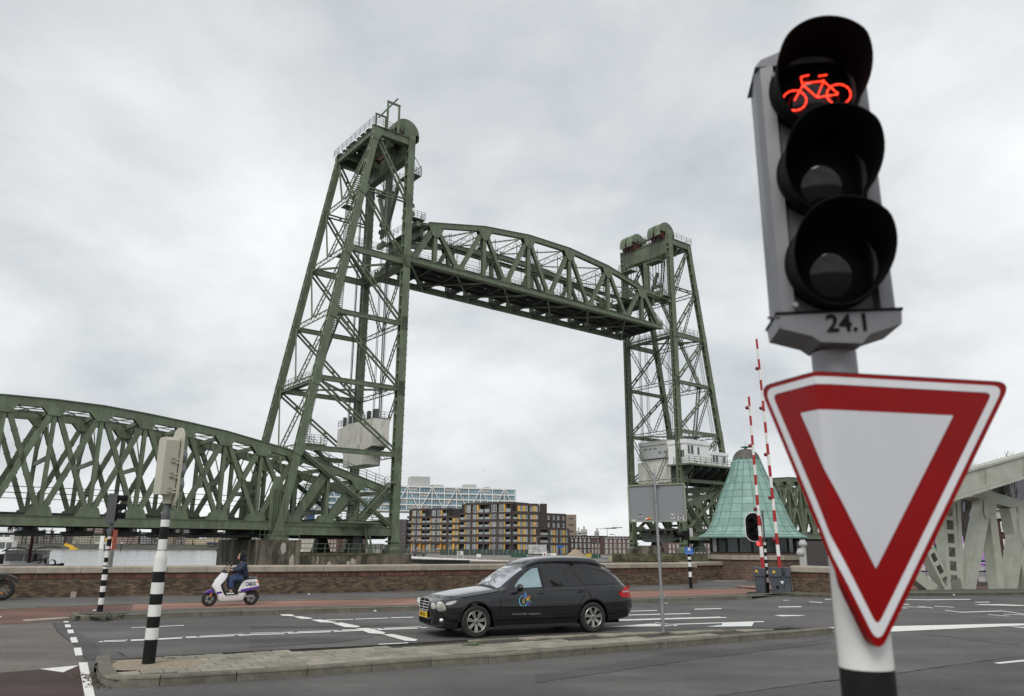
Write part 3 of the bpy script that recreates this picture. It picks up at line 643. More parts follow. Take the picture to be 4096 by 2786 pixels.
def tower(s0, sg, label, org, left):
    """s0: centre line of the upright leg, sg: direction (+-1) of the raking legs"""
    T = bthing('lift_tower', label, 'bridge tower', org)
    S = lambda dd: s0+sg*dd
    G = M['green']; G2 = M['green2']
    zt = 60.4
    for o in (.55, TW-.55):
        g = G if o < 5 else G2; nr = o < 5
        b = MB()
        # upright: H section with web plates, guide rail with clips toward the span
        b.box((s0-.52,o-.5,1.6),(s0+.52,o-.3,zt)); b.box((s0-.52,o+.3,1.6),(s0+.52,o+.5,zt))
        b.box((s0-.05,o-.3,1.6),(s0+.05,o+.3,zt))
        z = 2
        while z < zt:
            b.box((s0-.5,o-.29,z),(s0+.5,o+.29,z+.45)); z += 1.85
        gx = -sg*.62
        b.box((s0+gx-.06,o-.12,6),(s0+gx+.06,o+.12,57))
        z = 6.5
        while z < 57: b.box((min(s0+gx*1.25,s0+gx*.8),o-.2,z),(max(s0+gx*1.25,s0+gx*.8),o+.2,z+.12)); z += .93
        # pedestal
        b.prism([(s0-.62,1.0),(s0+.62,1.0),(s0+.45,4.8),(s0,6.6),(s0-.45,4.8)],o-.56,o-.501)
        for k in (-1,1): b.add([(s0-1.0,o-.9,.75),(s0+1.0,o-.9,.75),(s0+1.0,o+.9,.75),(s0-1.0,o+.9,.75),(s0-.3,o-.35,2.1),(s0+.3,o-.35,2.1),(s0+.3,o+.35,2.1),(s0-.3,o+.35,2.1)],[(0,1,5,4),(1,2,6,5),(2,3,7,6),(3,0,4,7),(4,5,6,7),(3,2,1,0)]) if k==1 else None
        for k in (-.9,-.45,0,.45,.9): b.box((s0+k-.04,o-1.0,.8),(s0+k+.04,o+1.0,1.25))
        b.box((s0-.75,o-.75,2.1),(s0+.75,o+.75,2.3)); b.box((s0-1.15,o-1.1,.62),(s0+1.15,o+1.1,.8))
        b.build('upright_leg', g, T)
        # raking leg
        b = MB(); zb = 2.9; p = Vector((S(dist(zb)),o,zb)); q = Vector((S(dist(58.9)),o,58.9))
        for t in (-.33,.33): b.bar(p+Vector((0,t,0)), q+Vector((0,t,0)), .16 if 0 else .9, .18, up=(0,1,0))
        b.bar(p,q,.1,.5,up=(0,1,0))
        L=(q-p).length; n=int(L/2.1)
        for i in range(n+1): c=p.lerp(q,(i+.5)/(n+1)); dd=(q-p).normalized(); b.bar(c-dd*.22,c+dd*.22,.86,.6,up=(0,1,0))
        sx = S(dist(3.0))
        b.prism([(sx-.95,2.5),(sx+.95,2.5),(sx+.4,3.9),(sx-sg*.25,7.2),(sx-.4,3.9)],o-.62,o-.44); b.box((sx-1.1,o-.9,2.3),(sx+1.1,o+.9,2.62))
        b.build('raking_leg', g, T)
        # side horizontals and diagonals
        b = MB(); b.box((min(S(-.5),S(dist(3.4))),o-.25,2.95),(max(S(-.5),S(dist(3.4))),o+.25,3.9)); b.box((min(S(-.5),S(dist(3.4))),o-.35,3.9),(max(S(-.5),S(dist(3.4))),o+.35,3.98)); b.box((min(S(-.5),S(dist(3.4))),o-.35,2.88),(max(S(-.5),S(dist(3.4))),o+.35,2.95)); b.build('base_beam', g, T)
        for i in range(1, 6):
            z = LV[i]; b = MB(); a = Vector((S(.4),o,z)); c = Vector((S(dist(z)-.3),o,z))
            if i == 5: battened(b, a, c, .62, .3, rail=.14, pitch=2.2)
            else:
                hh=.55 if i<4 else .8; b.bar(a,c,.4,hh); b.bar(a+Vector((0,0,hh/2)),c+Vector((0,0,hh/2)),.52,.07); b.bar(a-Vector((0,0,hh/2)),c-Vector((0,0,hh/2)),.52,.07)
            b.build('horizontal_strut', g, T)
        for i in range(0, 6):
            z0, z1 = LV[i], LV[i+1]; b = MB(); a = Vector((S(dist(z1)-.45), o, z1-.5)); c = Vector((S(.45), o, z0+.5 if i else z0+.8))
            if i < 1: b.bar(a,c,.62,.14,up=(0,1,0)); b.bar(a,c,.14,.5,up=(0,1,0))
            else: battened(b, a, c, .78 if i > 2 else .7, .28, rail=.2, pitch=2.3)
            b.build('diagonal_brace', g, T)
        for i in range(1,7):
            b = MB()
            z=LV[i]; x=S(dist(z)); oo=o-.46 if nr else o+.46
            b.prism([(x-sg*.3,z-1.1),(x+sg*.55,z-.9),(x+sg*.3,z+.9),(x-sg*.45,z+.8),(x-sg*.85,z+.0)] ,oo-.04,oo+.04)
            b.build('gusset_plate', g, T); b = MB(); b.prism([(s0-.5,z-1),(s0+.5,z-1),(s0+.5,z+1),(s0+sg*.0-.5,z+1)],oo-.04,oo+.04)
            b.build('gusset_plate', g, T)
    # faces between the two raking legs and between the uprights
    for i in range(1, 6):
        z = LV[i]; x = S(dist(z)); b = MB(); laced(b, (x,1.0,z), (x,TW-1.0,z), .7, .12, rail=.14, pitch=.75, side=True); b.build('lattice_strut', G2, T)
    for i in range(1, 6):
        z0, z1 = LV[i], LV[i+1]
        for o in (1.0, TW-1.0):
            b = MB(); a=(S(dist(z1)),o,z1-.4); c=(S(dist(z0)),TW/2+(-.35 if o<5 else .35),z0+.3)
            laced(b, a, c, .62, .12, rail=.12, pitch=.7, side=True); b.build('lattice_brace', G2, T)
    for o in (1.0, TW-1.0):
        b=MB(); laced(b,(S(dist(LV[1])),TW/2+(-.3 if o<5 else .3),LV[1]-.2),(S(dist(6)),o,7.0),.6,.12,pitch=.7,side=True); b.build('lattice_brace', G2, T)
    for i in (1,2,3,4):
        z = LV[i]; b = MB(); laced(b, (s0,1.0,z), (s0,TW-1.0,z), .6, .12, rail=.13, pitch=.8, side=True); b.build('lattice_strut', G2, T)
        if i < 4:
            z1 = LV[i+1]
            for o in (1.0, TW-1.0):
                b = MB(); laced(b,(s0,o,z1-.4),(s0,TW/2+(-.35 if o<5 else .35),z+.3),.6,.12,rail=.12,pitch=.75,side=True); b.build('lattice_brace', G2, T)
    # horizontal plan bracing
    for i in (2,4):
        b=MB(); z=LV[i]; b.bar((s0,1,z),(S(dist(z)),TW-1,z),.3,.25); b.bar((s0,TW-1,z),(S(dist(z)),1,z),.3,.25); b.build('plan_brace', G2, T)
    # head: deep girders, deck, machinery, sheaves
    d6 = dist(58.6)
    for o in (.55, TW-.55):
        g = G if o < 5 else G2
        b = MB(); x0,x1 = sorted((S(-.5),S(d6+.45))); b.box((x0,o-.28,58.62),(x1,o+.28,59.7)); b.box((x0,o-.42,59.7),(x1,o+.42,59.80)); b.box((x0,o-.42,58.54),(x1,o+.42,58.62)); b.build('head_girder', g, T)
    b = MB(); b.box((s0-.45,1.05,56.8),(s0+.45,TW-1.05,59.6)); b.box((s0-.6,1.05,59.6),(s0+.6,TW-1.05,59.72)); b.box((s0-.6,1.05,56.7),(s0+.6,TW-1.05,56.8)); b.build('cross_girder', G, T)
    xr = S(d6); b = MB(); b.box((xr-.2,1.0,58.7),(xr+.2,TW-1.0,59.6)); b.build('cross_girder', G2, T)
    xm = S(d6*.5); b = MB(); b.box((xm-.25,1.0,57.9),(xm+.25,TW-1.0,59.5)); b.box((min(S(.5),xr),3.6,58.3),(max(S(.5),xr),3.9,59.5)); b.box((min(S(.5),xr),TW-3.9,58.3),(max(S(.5),xr),TW-3.6,59.5)); b.build('cross_girder', G2, T)
    b = MB(); x0,x1 = sorted((S(2.2),S(d6+.5))); [b.box((x0,.3+k_*1.55,59.83),(x1,.3+k_*1.55+(1.0 if k_%3 else .7),59.93)) for k_ in range(8)]
    b.build('head_deck', M['greendeck'], T)
    b = MB(); e = S(d6+.6); railing(b,[(S(.4),.1,59.85),(e,.1,59.85),(e,TW-.1,59.85),(S(.4),TW-.1,59.85)],1.15,1.5); railing(b,[(S(1.2),2.2,60.9),(S(1.2),TW-2.2,60.9)],1.1,1.5); b.build('railing', G, T)
    b = MB()
    for k in range(9):
        o = 2.2+k*1.05; hh=random.uniform(.6,1.5); b.box((min(S(2.2),S(d6-.5)),o,59.95),(min(S(2.2),S(d6-.5))+random.uniform(.8,2.4),o+.6,59.95+hh))
    b.tube([(S(2.6),1.5,61.0),(S(2.6),TW-1.5,61.0)],.16,8); b.tube([(S(3.4),2.5,60.6),(S(3.4),TW-2.5,60.6)],.28,8)
    b.build('winding_gear', M['greendeck'], T)
    b = MB(); laced(b,(S(d6+.3),1.2,59.2),(S(d6+.3),TW-1.2,59.2),1.0,.1,rail=.12,pitch=.9,side=True); b.build('lattice_strut', G2, T)
    cs = S(.35); cz = 61.2; rad = 2.1
    for o in (1.9, 3.75, TW-3.75, TW-1.9):
        b = MB(); b.lathe([(.25,o-.5),(rad-.35,o-.5),(rad-.35,o-.42),(.25,o-.42)],28,(cs,0,cz),'y',cap=False); b.lathe([(rad-.5,o-.42),(rad-.3,o-.38),(rad-.3,o+.38),(rad-.5,o+.42)],28,(cs,0,cz),'y')
        for k in range(6):
            a = k*math.pi/3; b.bar((cs,o,cz),(cs+math.cos(a)*(rad-.4),o,cz+math.sin(a)*(rad-.4)),.22,.3,up=(0,1,0))
        sh = b.build('sheave', M['redrope'], T)
        b = MB(); n=14; arc=[(cs+math.cos(math.pi*j/n)*rad,cz+math.sin(math.pi*j/n)*rad) for j in range(n+1)]
        P=[]
        for ss,zz in arc: P.append([(ss,o-.72,zz),(ss,o+.72,zz)])
        b.grid(P); 
        for oo in (o-.72,o+.72):
            inner=[(cs+math.cos(math.pi*j/n)*.62,cz+math.sin(math.pi*j/n)*.62) for j in range(n+1)]
            b.grid([[ (arc[j][0],oo,arc[j][1]),(inner[j][0],oo,inner[j][1])] for j in range(n+1)])
        for t in (-1,1): b.box((cs+t*rad-.03,o-.72,cz-.9),(cs+t*rad+.03,o+.72,cz))
        b.build('sheave_hood', G, T, smooth=True)
    b=MB(); b.tube([(cs,1.0,cz),(cs,TW-1.0,cz)],.22,10)
    for o in (.8,2.85,TW-2.85,TW-.8): b.box((cs-.7,o-.22,59.75),(cs+.7,o+.22,cz+.35))
    b.build('sheave_bearing', G2, T)
    # front balconies under the sheaves
    fx = s0-sg*.6; fo = fx-sg*1.9
    for k,(o0,o1) in enumerate(((1.3,4.6),(TW-4.6,TW-1.3))):
        b=MB(); x0,x1=sorted((fx,fo)); zz=54.9
        b.box((x0,o0,zz),(x1,o1,zz+.16)); railing(b,[(fx,o0,zz+.16),(fo,o0,zz+.16),(fo,o1,zz+.16),(fx,o1,zz+.16)],1.1,.8,rails=4)
        b.bar((fx,o0,58.5),(fo,o0,zz+1.2),.07); b.bar((fx,o1,58.5),(fo,o1,zz+1.2),.07); b.bar((fo,o0,zz+1.7),(fo,o1,zz+1.7),.08)
        b.build('balcony', G, T)
        b=MB()
        for q in range(8):
            o=o0+.35+q*.36; rr=fx-sg*(.75+.25*(q%2)); b.tube([(rr,o,cz-.4),(rr,o,49.0+.3*(q%3))],.04,5)
        b.build('rope', M['rope'], T)
        b=MB()
        for q in range(4):
            o=o0+.5+q*.7; rr=fx-sg*.85
            plate(b,[(rr-.35,49.2),(rr+.35,49.2),(rr+.5,48.6),(rr+.12,48.4),(rr+.2,47.7),(rr-.2,47.7),(rr-.12,48.4),(rr-.5,48.6)],o-.06,o+.06)
            plate(b,[(rr-.3,50.4),(rr+.3,50.4),(rr+.42,49.9),(rr,49.6),(rr-.42,49.9)],o-.05,o+.05)
        b.build('rope_shackle', G, T)
    # lower service balconies near the upright
    b=MB(); zz=47.4; x0,x1=sorted((s0-sg*.7,s0-sg*2.7)); b.box((x0,.1,zz),(x1,1.5,zz+.15)); railing(b,[(s0-sg*.7,.1,zz+.1),(s0-sg*2.7,.1,zz+.1),(s0-sg*2.7,1.5,zz+.1)],1.1,.7); b.bar((s0-sg*.7,.8,zz-1.2),(s0-sg*2.5,.8,zz),.15); b.build('balcony', G, T)
    # centre post with raking struts under the cross girder
    b=MB(); b.box((s0-.35,TW/2-.5,47.5),(s0+.35,TW/2-.35,56.7)); b.box((s0-.35,TW/2+.35,47.5),(s0+.35,TW/2+.5,56.7)); b.box((s0-.3,TW/2-.35,47.5),(s0-.2,TW/2+.35,56.7))
    b.build('hanger_post', G, T)
    b=MB(); b.bar((s0,TW/2,47.6),(s0,TW/2+2.8,53.5),.5,.5,up=(1,0,0)); b.bar((s0,TW/2,47.6),(s0,TW/2-2.8,53.5),.5,.5,up=(1,0,0)); b.build('raking_strut', G2, T)
    # long ropes down to the counterweight
    b=MB()
    for o in (1.55,1.75,2.05,2.25,3.5,3.9,TW-3.9,TW-3.5,TW-2.2,TW-2.0,TW-1.7): b.tube([(S(2.2),o,cz),(S(2.1),o,18.0)],.045,5)
    for k in (5.2,6.8): b.tube([(S(3.4),k,58),(S(3.4),k,18.2)],.022,4)
    for k in (2.9,8.9): b.tube([(S(1.2),k,58),(S(1.2),k,4)],.02,4)
    b.build('rope', M['rope'], T)
    # walkways
    b=MB(); z=LV[4]+.3
    for o0,o1 in ((.9,2.0),): b.box((min(S(.5),S(dist(z)-.6)),o0,z),(max(S(.5),S(dist(z)-.6)),o1,z+.12))
    railing(b,[(S(.6),.35,z+.1),(S(dist(z)-.6),.35,z+.1)],1.2,1.3,rails=4); railing(b,[(S(.6),2.0,z+.1),(S(dist(z)-.6),2.0,z+.1)],1.2,1.3)
    b.build('walkway', G, T)
    b=MB(); z=LV[4]; b.box((s0-.75,1.1,z-.5),(s0+.75,TW-1.1,z-.35)); railing(b,[(s0-.75,1.1,z-.35),(s0-.75,TW-1.1,z-.35)],1.2,1.0,rails=5); railing(b,[(s0+.75,1.1,z-.35),(s0+.75,TW-1.1,z-.35)],1.2,1.0,rails=5); b.build('walkway', G2, T)
    z=LV[2]+.2; x=S(dist(z)-1.3); b=MB(); b.box((x-.7,4.2,z),(x+.7,TW-1.2,z+.12)); railing(b,[(x-.7,4.2,z),(x-.7,TW-1.2,z)],1.2,1.0,rails=4); b.build('walkway', G2, T)
    # zigzag stairs inside the raking side
    seq=[(13.4,2.2,22.3,5.2),(22.3,5.2,31.5,2.2),(31.5,2.0,40.8,5.0),(40.8,5.0,49.9,8.0),(49.9,8.0,59.8,5.0)]
    for k,(z0,o0,z1,o1) in enumerate(seq):
        b=MB(); stair(b,(S(dist(z0)-1.6),o0,z0),(S(dist(z1)-1.6),o1,z1),.8,(1,0,0)); b.box((S(dist(z0)-1.6)-.9,o0-.7,z0-.1),(S(dist(z0)-1.6)+.9,o0+.7,z0)); b.build('stair_flight', G2, T)
    b=MB(); x=S(dist(31)-.9)
    for t in (-.25,.25): b.bar((S(dist(13.5)-.9),1.3+t,13.5),(S(dist(40)-.9),1.3+t,40),.06)
    for i in range(88): z=13.5+i*.3; b.bar((S(dist(z)-.9),1.0,z),(S(dist(z)-.9),1.6,z),.04)
    b.build('ladder', G2, T)
    b=MB(); x=S(dist(13.3)-1.2); z=13.75
    b.box((min(x,x-sg*2.6),.9,z),(max(x,x-sg*2.6),2.6,z+.12)); railing(b,[(x,.9,z),(x-sg*2.6,.9,z),(x-sg*2.6,2.6,z)],1.2,.9,rails=4); b.build('walkway', G, T)
    return T
T1 = tower(-.62, -1, 'tall green lift tower left of the raised span, its hanging white counterweight near the bottom', (-8,6.5,2.3), True)
T2 = tower(57.5, 1, 'far green lift tower right of the raised span, behind the grey sign back', (65,6.5,.5), False)
# jib frames on top of the left tower
b=MB()
for s_,z1 in ((-4.9,63.7),(-2.9,65.0)):
    pass
def frame_(b,s0_,s1_,o,z0,z1,w=.3):
    b.bar((s0_,o,z0),(s0_,o,z1),w); b.bar((s1_,o,z0),(s1_,o,z1),w); b.bar((s0_,o,z1),(s1_,o,z1),w,w,ext=.15)
frame_(b,-6.6,-5.05,.25,59.6,61.6,.2); frame_(b,-4.95,-3.1,-.02,59.6,64.1,.24)
b.bar((-6.3,0,61.0),(-3.4,0,65.2),.14,.24)
b.build('jib_frame', M['green2'], T1)
b=MB(); z=59.75
b.box((60.0,4.5,59.9),(62.4,6.5,61.6)); b.box((59,6.2,59.9),(61.6,9,61.2)); b.build('winding_gear', M['cabgrey'], T2)
b=MB(); frame_(b,57.5,60.5,9.0,60.0,62.9,.22); railing(b,[(57.2,5.4,60.6),(57.2,8.6,60.6)],1.2,.8); b.build('jib_frame', M['green2'], T2)
# ---- counterweights
def counterweight(s0,s1,label,left):
    Cw=bthing('counterweight',label,'counterweight',((s0+s1)/2,6.5,12))
    zt=18.0 if left else 17.6; zs=14.4 if left else 13.2; zb=12.0
    o0,o1=1.35,11.9; c0,c1=3.4,9.2
    b=MB()
    prof=[(o0,zs),(c0,zs-.3),(c0,zb+.15),(c0+.3,zb),(c1-.2,zb),(c1,zb+.2),(c1,zs-.2),(o1,zs),(o1,zt-.3),(9.6,zt-.25),(9.4,zt),(o0,zt)] if left else [(o0,zs),(o1,zs),(o1,zt-.4),(10.2,zt-.4),(10.2,zt),(o0,zt)]
    b.prism(prof,s0,s1,M=lambda u,w,v:(w,u,v))
    if left: b.box((s0-.25,c0+.1,zb+.05),(s0+.02,c1-.1,zs+.4))
    b.build('block',M['conc'],Cw)
    b=MB(); railing(b,[(s0,9.9,zt-.2),(s0,11.8,zt-.2),(s1,11.8,zt-.2)],1.0,.8); railing(b,[(s1,1.5,zt),(s0+.1,1.5,zt),(s0+.1,4.5,zt)],1.0,.9); b.build('railing',M['green2'],Cw)
    b=MB()
    for o in (1.6,2.1,3.7,9.2,10.9): b.box((s0+.3,o-.12,zt),(s0+.8,o+.12,zt+1.3)); 
    b.box((s0+.2,1.4,zt),(s1-.2,4.3,zt+.18)); b.box((s1-.02,1.6,zs+2.9),(s1+.12,3.2,zt+.05))
    b.build('rope_socket',M['dgrey'],Cw)
    b=MB(); b.box((s0+.4,c0-1.5,zs-.45),(s1-.3,c0-.2,zs-.02)); b.box((s0+.4,c1+.2,zs-.45),(s1-.3,c1+1.4,zs-.02)); b.build('underside_fitting',M['dgrey'],Cw)
    return Cw
counterweight(-3.9,-1.5,'white concrete counterweight hanging low inside the left lift tower',True)
counterweight(58.9,61.4,'streaked concrete counterweight under the grey machine room of the right lift tower',False)
# ---- the lift span
L=bthing('lift_span','raised green truss span hanging between the two lift towers','bridge span',(27.6,6.3,41))
UP=[(4.6,47.7),(13.57,49.65),(22.53,50.65),(31.6,50.7),(40.85,49.75),(49.6,47.8)]
LO=[.8,8.88,17.85,26.95,36.05,45.3,54.35]
zc=41.35
for o in (1.3,11.2):
    g=M['green'] if o<5 else M['green2']; nr=o<5
    b=MB(); b.box((.3,o-.35,zc-.33),(54.95,o+.35,zc+.33)); b.box((.3,o-.45,zc+.33),(54.95,o+.45,zc+.4)); b.box((.3,o-.45,zc-.4),(54.95,o+.45,zc-.33)); b.build('bottom_chord',g,L)
    pts=[(3.4,47.45)]+UP+[(51.0,47.5)]
    for p,q in zip(pts,pts[1:]):
        b=MB(); b.bar((p[0],o,p[1]),(q[0],o,q[1]),.62,.78,ext=.03); b.bar((p[0],o,p[1]+.42),(q[0],o,q[1]+.42),.82,.08,ext=.03); b.build('top_chord',g,L)
    for i,(us,uz) in enumerate(UP):
        for ls in (LO[i],LO[i+1]):
            b=MB(); e_=(i==0 and ls<1) or (i==5 and ls>50); w=.85 if e_ else .62
            a=Vector((us,o,uz)); c=Vector((ls,o,zc))
            for t in (-.22,.22): b.bar(a+Vector((0,t,0)),c+Vector((0,t,0)),w,.1,up=(0,1,0))
            b.bar(a,c,.1,.4,up=(0,1,0)); b.build('end_post' if e_ else 'diagonal',g,L)
        b=MB()
        b.box((us-.32,o-.28,zc),(us+.32,o-.2,uz)); b.box((us-.32,o+.2,zc),(us+.32,o+.28,uz)); b.box((us-.06,o-.22,zc),(us+.06,o+.22,uz)); b.build('hanger',g,L)
        for oo in (o-.37,o+.37): b=MB(); plate(b,[(us-1.35,uz-.3),(us-.75,uz-1.6),(us-.2,uz-1.95),(us+.2,uz-1.95),(us+.75,uz-1.6),(us+1.35,uz-.3)],oo-.03,oo+.03); b.build('gusset_plate',g,L)
        if nr:
            b=MB(); b.box((us-.35,o+.55,uz-3.0),(us+.45,o+1.25,uz-2.85)); b.box((us-.1,o+.45,uz-2.85),(us+.25,o+.9,uz-1.2)); railing(b,[(us-.35,o+.5,uz-2.85),(us-.35,o+1.25,uz-2.85),(us+.45,o+1.25,uz-2.85)],.9,.5); b.build('inspection_box',M['green2'],L)
    for ls in LO:
        for oo in (o-.37,o+.37):
            b=MB(); x0=max(.35,ls-1.15); x1=min(54.9,ls+1.15); plate(b,[(x0,zc+.3),(max(.35,ls-.75),zc+1.35),(ls,zc+.9),(min(54.9,ls+.75),zc+1.35),(x1,zc+.3)],oo-.03,oo+.03); b.build('gusset_plate',g,L)
nodes=sorted(LO+[u[0] for u in UP])
for s_ in nodes:
    b=MB(); b.box((s_-.16,1.65,zc-.35),(s_+.16,10.85,zc+.75)); b.build('floor_beam',M['greendeck'],L)
for o in (3.0,4.5,6.6,8.1):
    b=MB(); b.box((.5,o-.12,zc+.05),(54.8,o+.12,zc+.65)); b.build('stringer',M['greendeck'],L)
b=MB()
for i in range(len(nodes)-1):
    a,c=nodes[i],nodes[i+1]; b.box((a+.3,2.1,zc+.78),(c-.3,5.4,zc+.84)); b.box((a+.3,5.75,zc+.78),(c-.3,9.6,zc+.84))
b.build('track_deck',M['greendeck'],L)
for o in (2.9,4.4,6.9,8.4):
    b=MB(); b.box((.4,o-.04,zc+.84),(54.9,o+.04,zc+1.0)); b.build('rail',M['rope'],L)
for i in range(0,len(nodes)-2,1):
    b=MB(); a,c=nodes[i],nodes[i+2] if i+2<len(nodes) else nodes[-1]
    if i%2==0:
        b.bar((a,1.5,zc-.45),(c,11.0,zc-.45),.3,.14); b.build('lateral_brace',M['green2'],L)
    else:
        b.bar((a,11.0,zc-.62),(c,1.5,zc-.62),.3,.14); b.build('lateral_brace',M['green2'],L)
for i in range(len(UP)-1):
    (a,za),(c,zb_)=UP[i],UP[i+1]; m=((a+c)/2,6.25,(za+zb_)/2)
    for p in ((a,1.6,za),(a,10.9,za),(c,1.6,zb_),(c,10.9,zb_)):
        b=MB(); laced(b,p,m,.34,.08,rail=.08,pitch=.8,side=False); b.build('lateral_brace',M['green2'],L)
for i,(a,za) in enumerate(UP):
    b=MB(); laced(b,(a,1.6,za-.1),(a,10.9,za-.1),1.1 if i not in (0,5) else 1.4,.1,rail=.14,pitch=1.2,side=True); b.bar((a,1.6,za-2.2),(a,4.2,za-.4),.14); b.bar((a,10.9,za-2.2),(a,8.3,za-.4),.14); b.build('sway_frame',M['green2'],L)
for o,z in ((4.2,46.1),(8.6,45.1)):
    b=MB(); b.box((2.5,o-.2,z-.28),(52.8,o+.2,z+.1)); b.box((2.5,o-.5,z+.1),(52.8,o+.5,z+.16)); railing(b,[(2.5,o+.5,z+.1),(52.8,o+.5,z+.1)],1.1,1.5,rails=3); railing(b,[(2.5,o-.5,z+.1),(52.8,o-.5,z+.1)],1.1,3,rails=1); b.build('walkway',M['green2'],L)
    b=MB()
    for a,za in UP: b.bar((a,o,z),(a,o,za),.1)
    for (a,za),(c,zc2) in zip(UP,UP[1:]): b.bar(((a+c)/2,o,z),((a+c)/2,o,(za+zc2)/2),.07); b.bar((a,o,z+.2),((a+c)/2,o,(za+zc2)/2-.2),.06)
    b.build('walkway_hanger',M['green2'],L)
b=MB()
for o in (3.6,7.6):
    for z in (43.8,46.9,47.5,48.1): b.tube([(1,o,z),(27,o,z-.25),(54,o,z)],.018,4)
for a in (9,18,27,36,45):
    for o in (3.6,7.6): b.bar((a,o,46.5),(a,o,48.6),.06); b.ball((a,o,46.5),.16,6,5)
b.build('overhead_wire',M['rope'],L)
for s_ in (1.9,53.0):
    b=MB(); sgn=-1 if s_<20 else 1; x=4.0 if s_<20 else 50.4; e=1.1 if s_<20 else 56.6
    for o in (1.3,11.2): 
        b.bar((x,o,47.6),(e,o-.6 if o<5 else o+.6,47.0),.35,.4); b.bar((x,o+(.9 if o<5 else -.9),47.6),(e,o,46.9),.25,.3); b.box((e-.3,o-1.0,46.4),(e+.3,o+1.0,47.2))
    b.box((min(x,e)+.5,1.5,46.9),(max(x,e)-.5,11.0,47.1)); railing(b,[(e,1.4,47.1),(e,11.1,47.1)],1.1,1.2)
    b.box(((x+e)/2-.3,1.6,45.6),((x+e)/2+.3,10.9,46.9)); b.build('lifting_girder',M['green'],L)
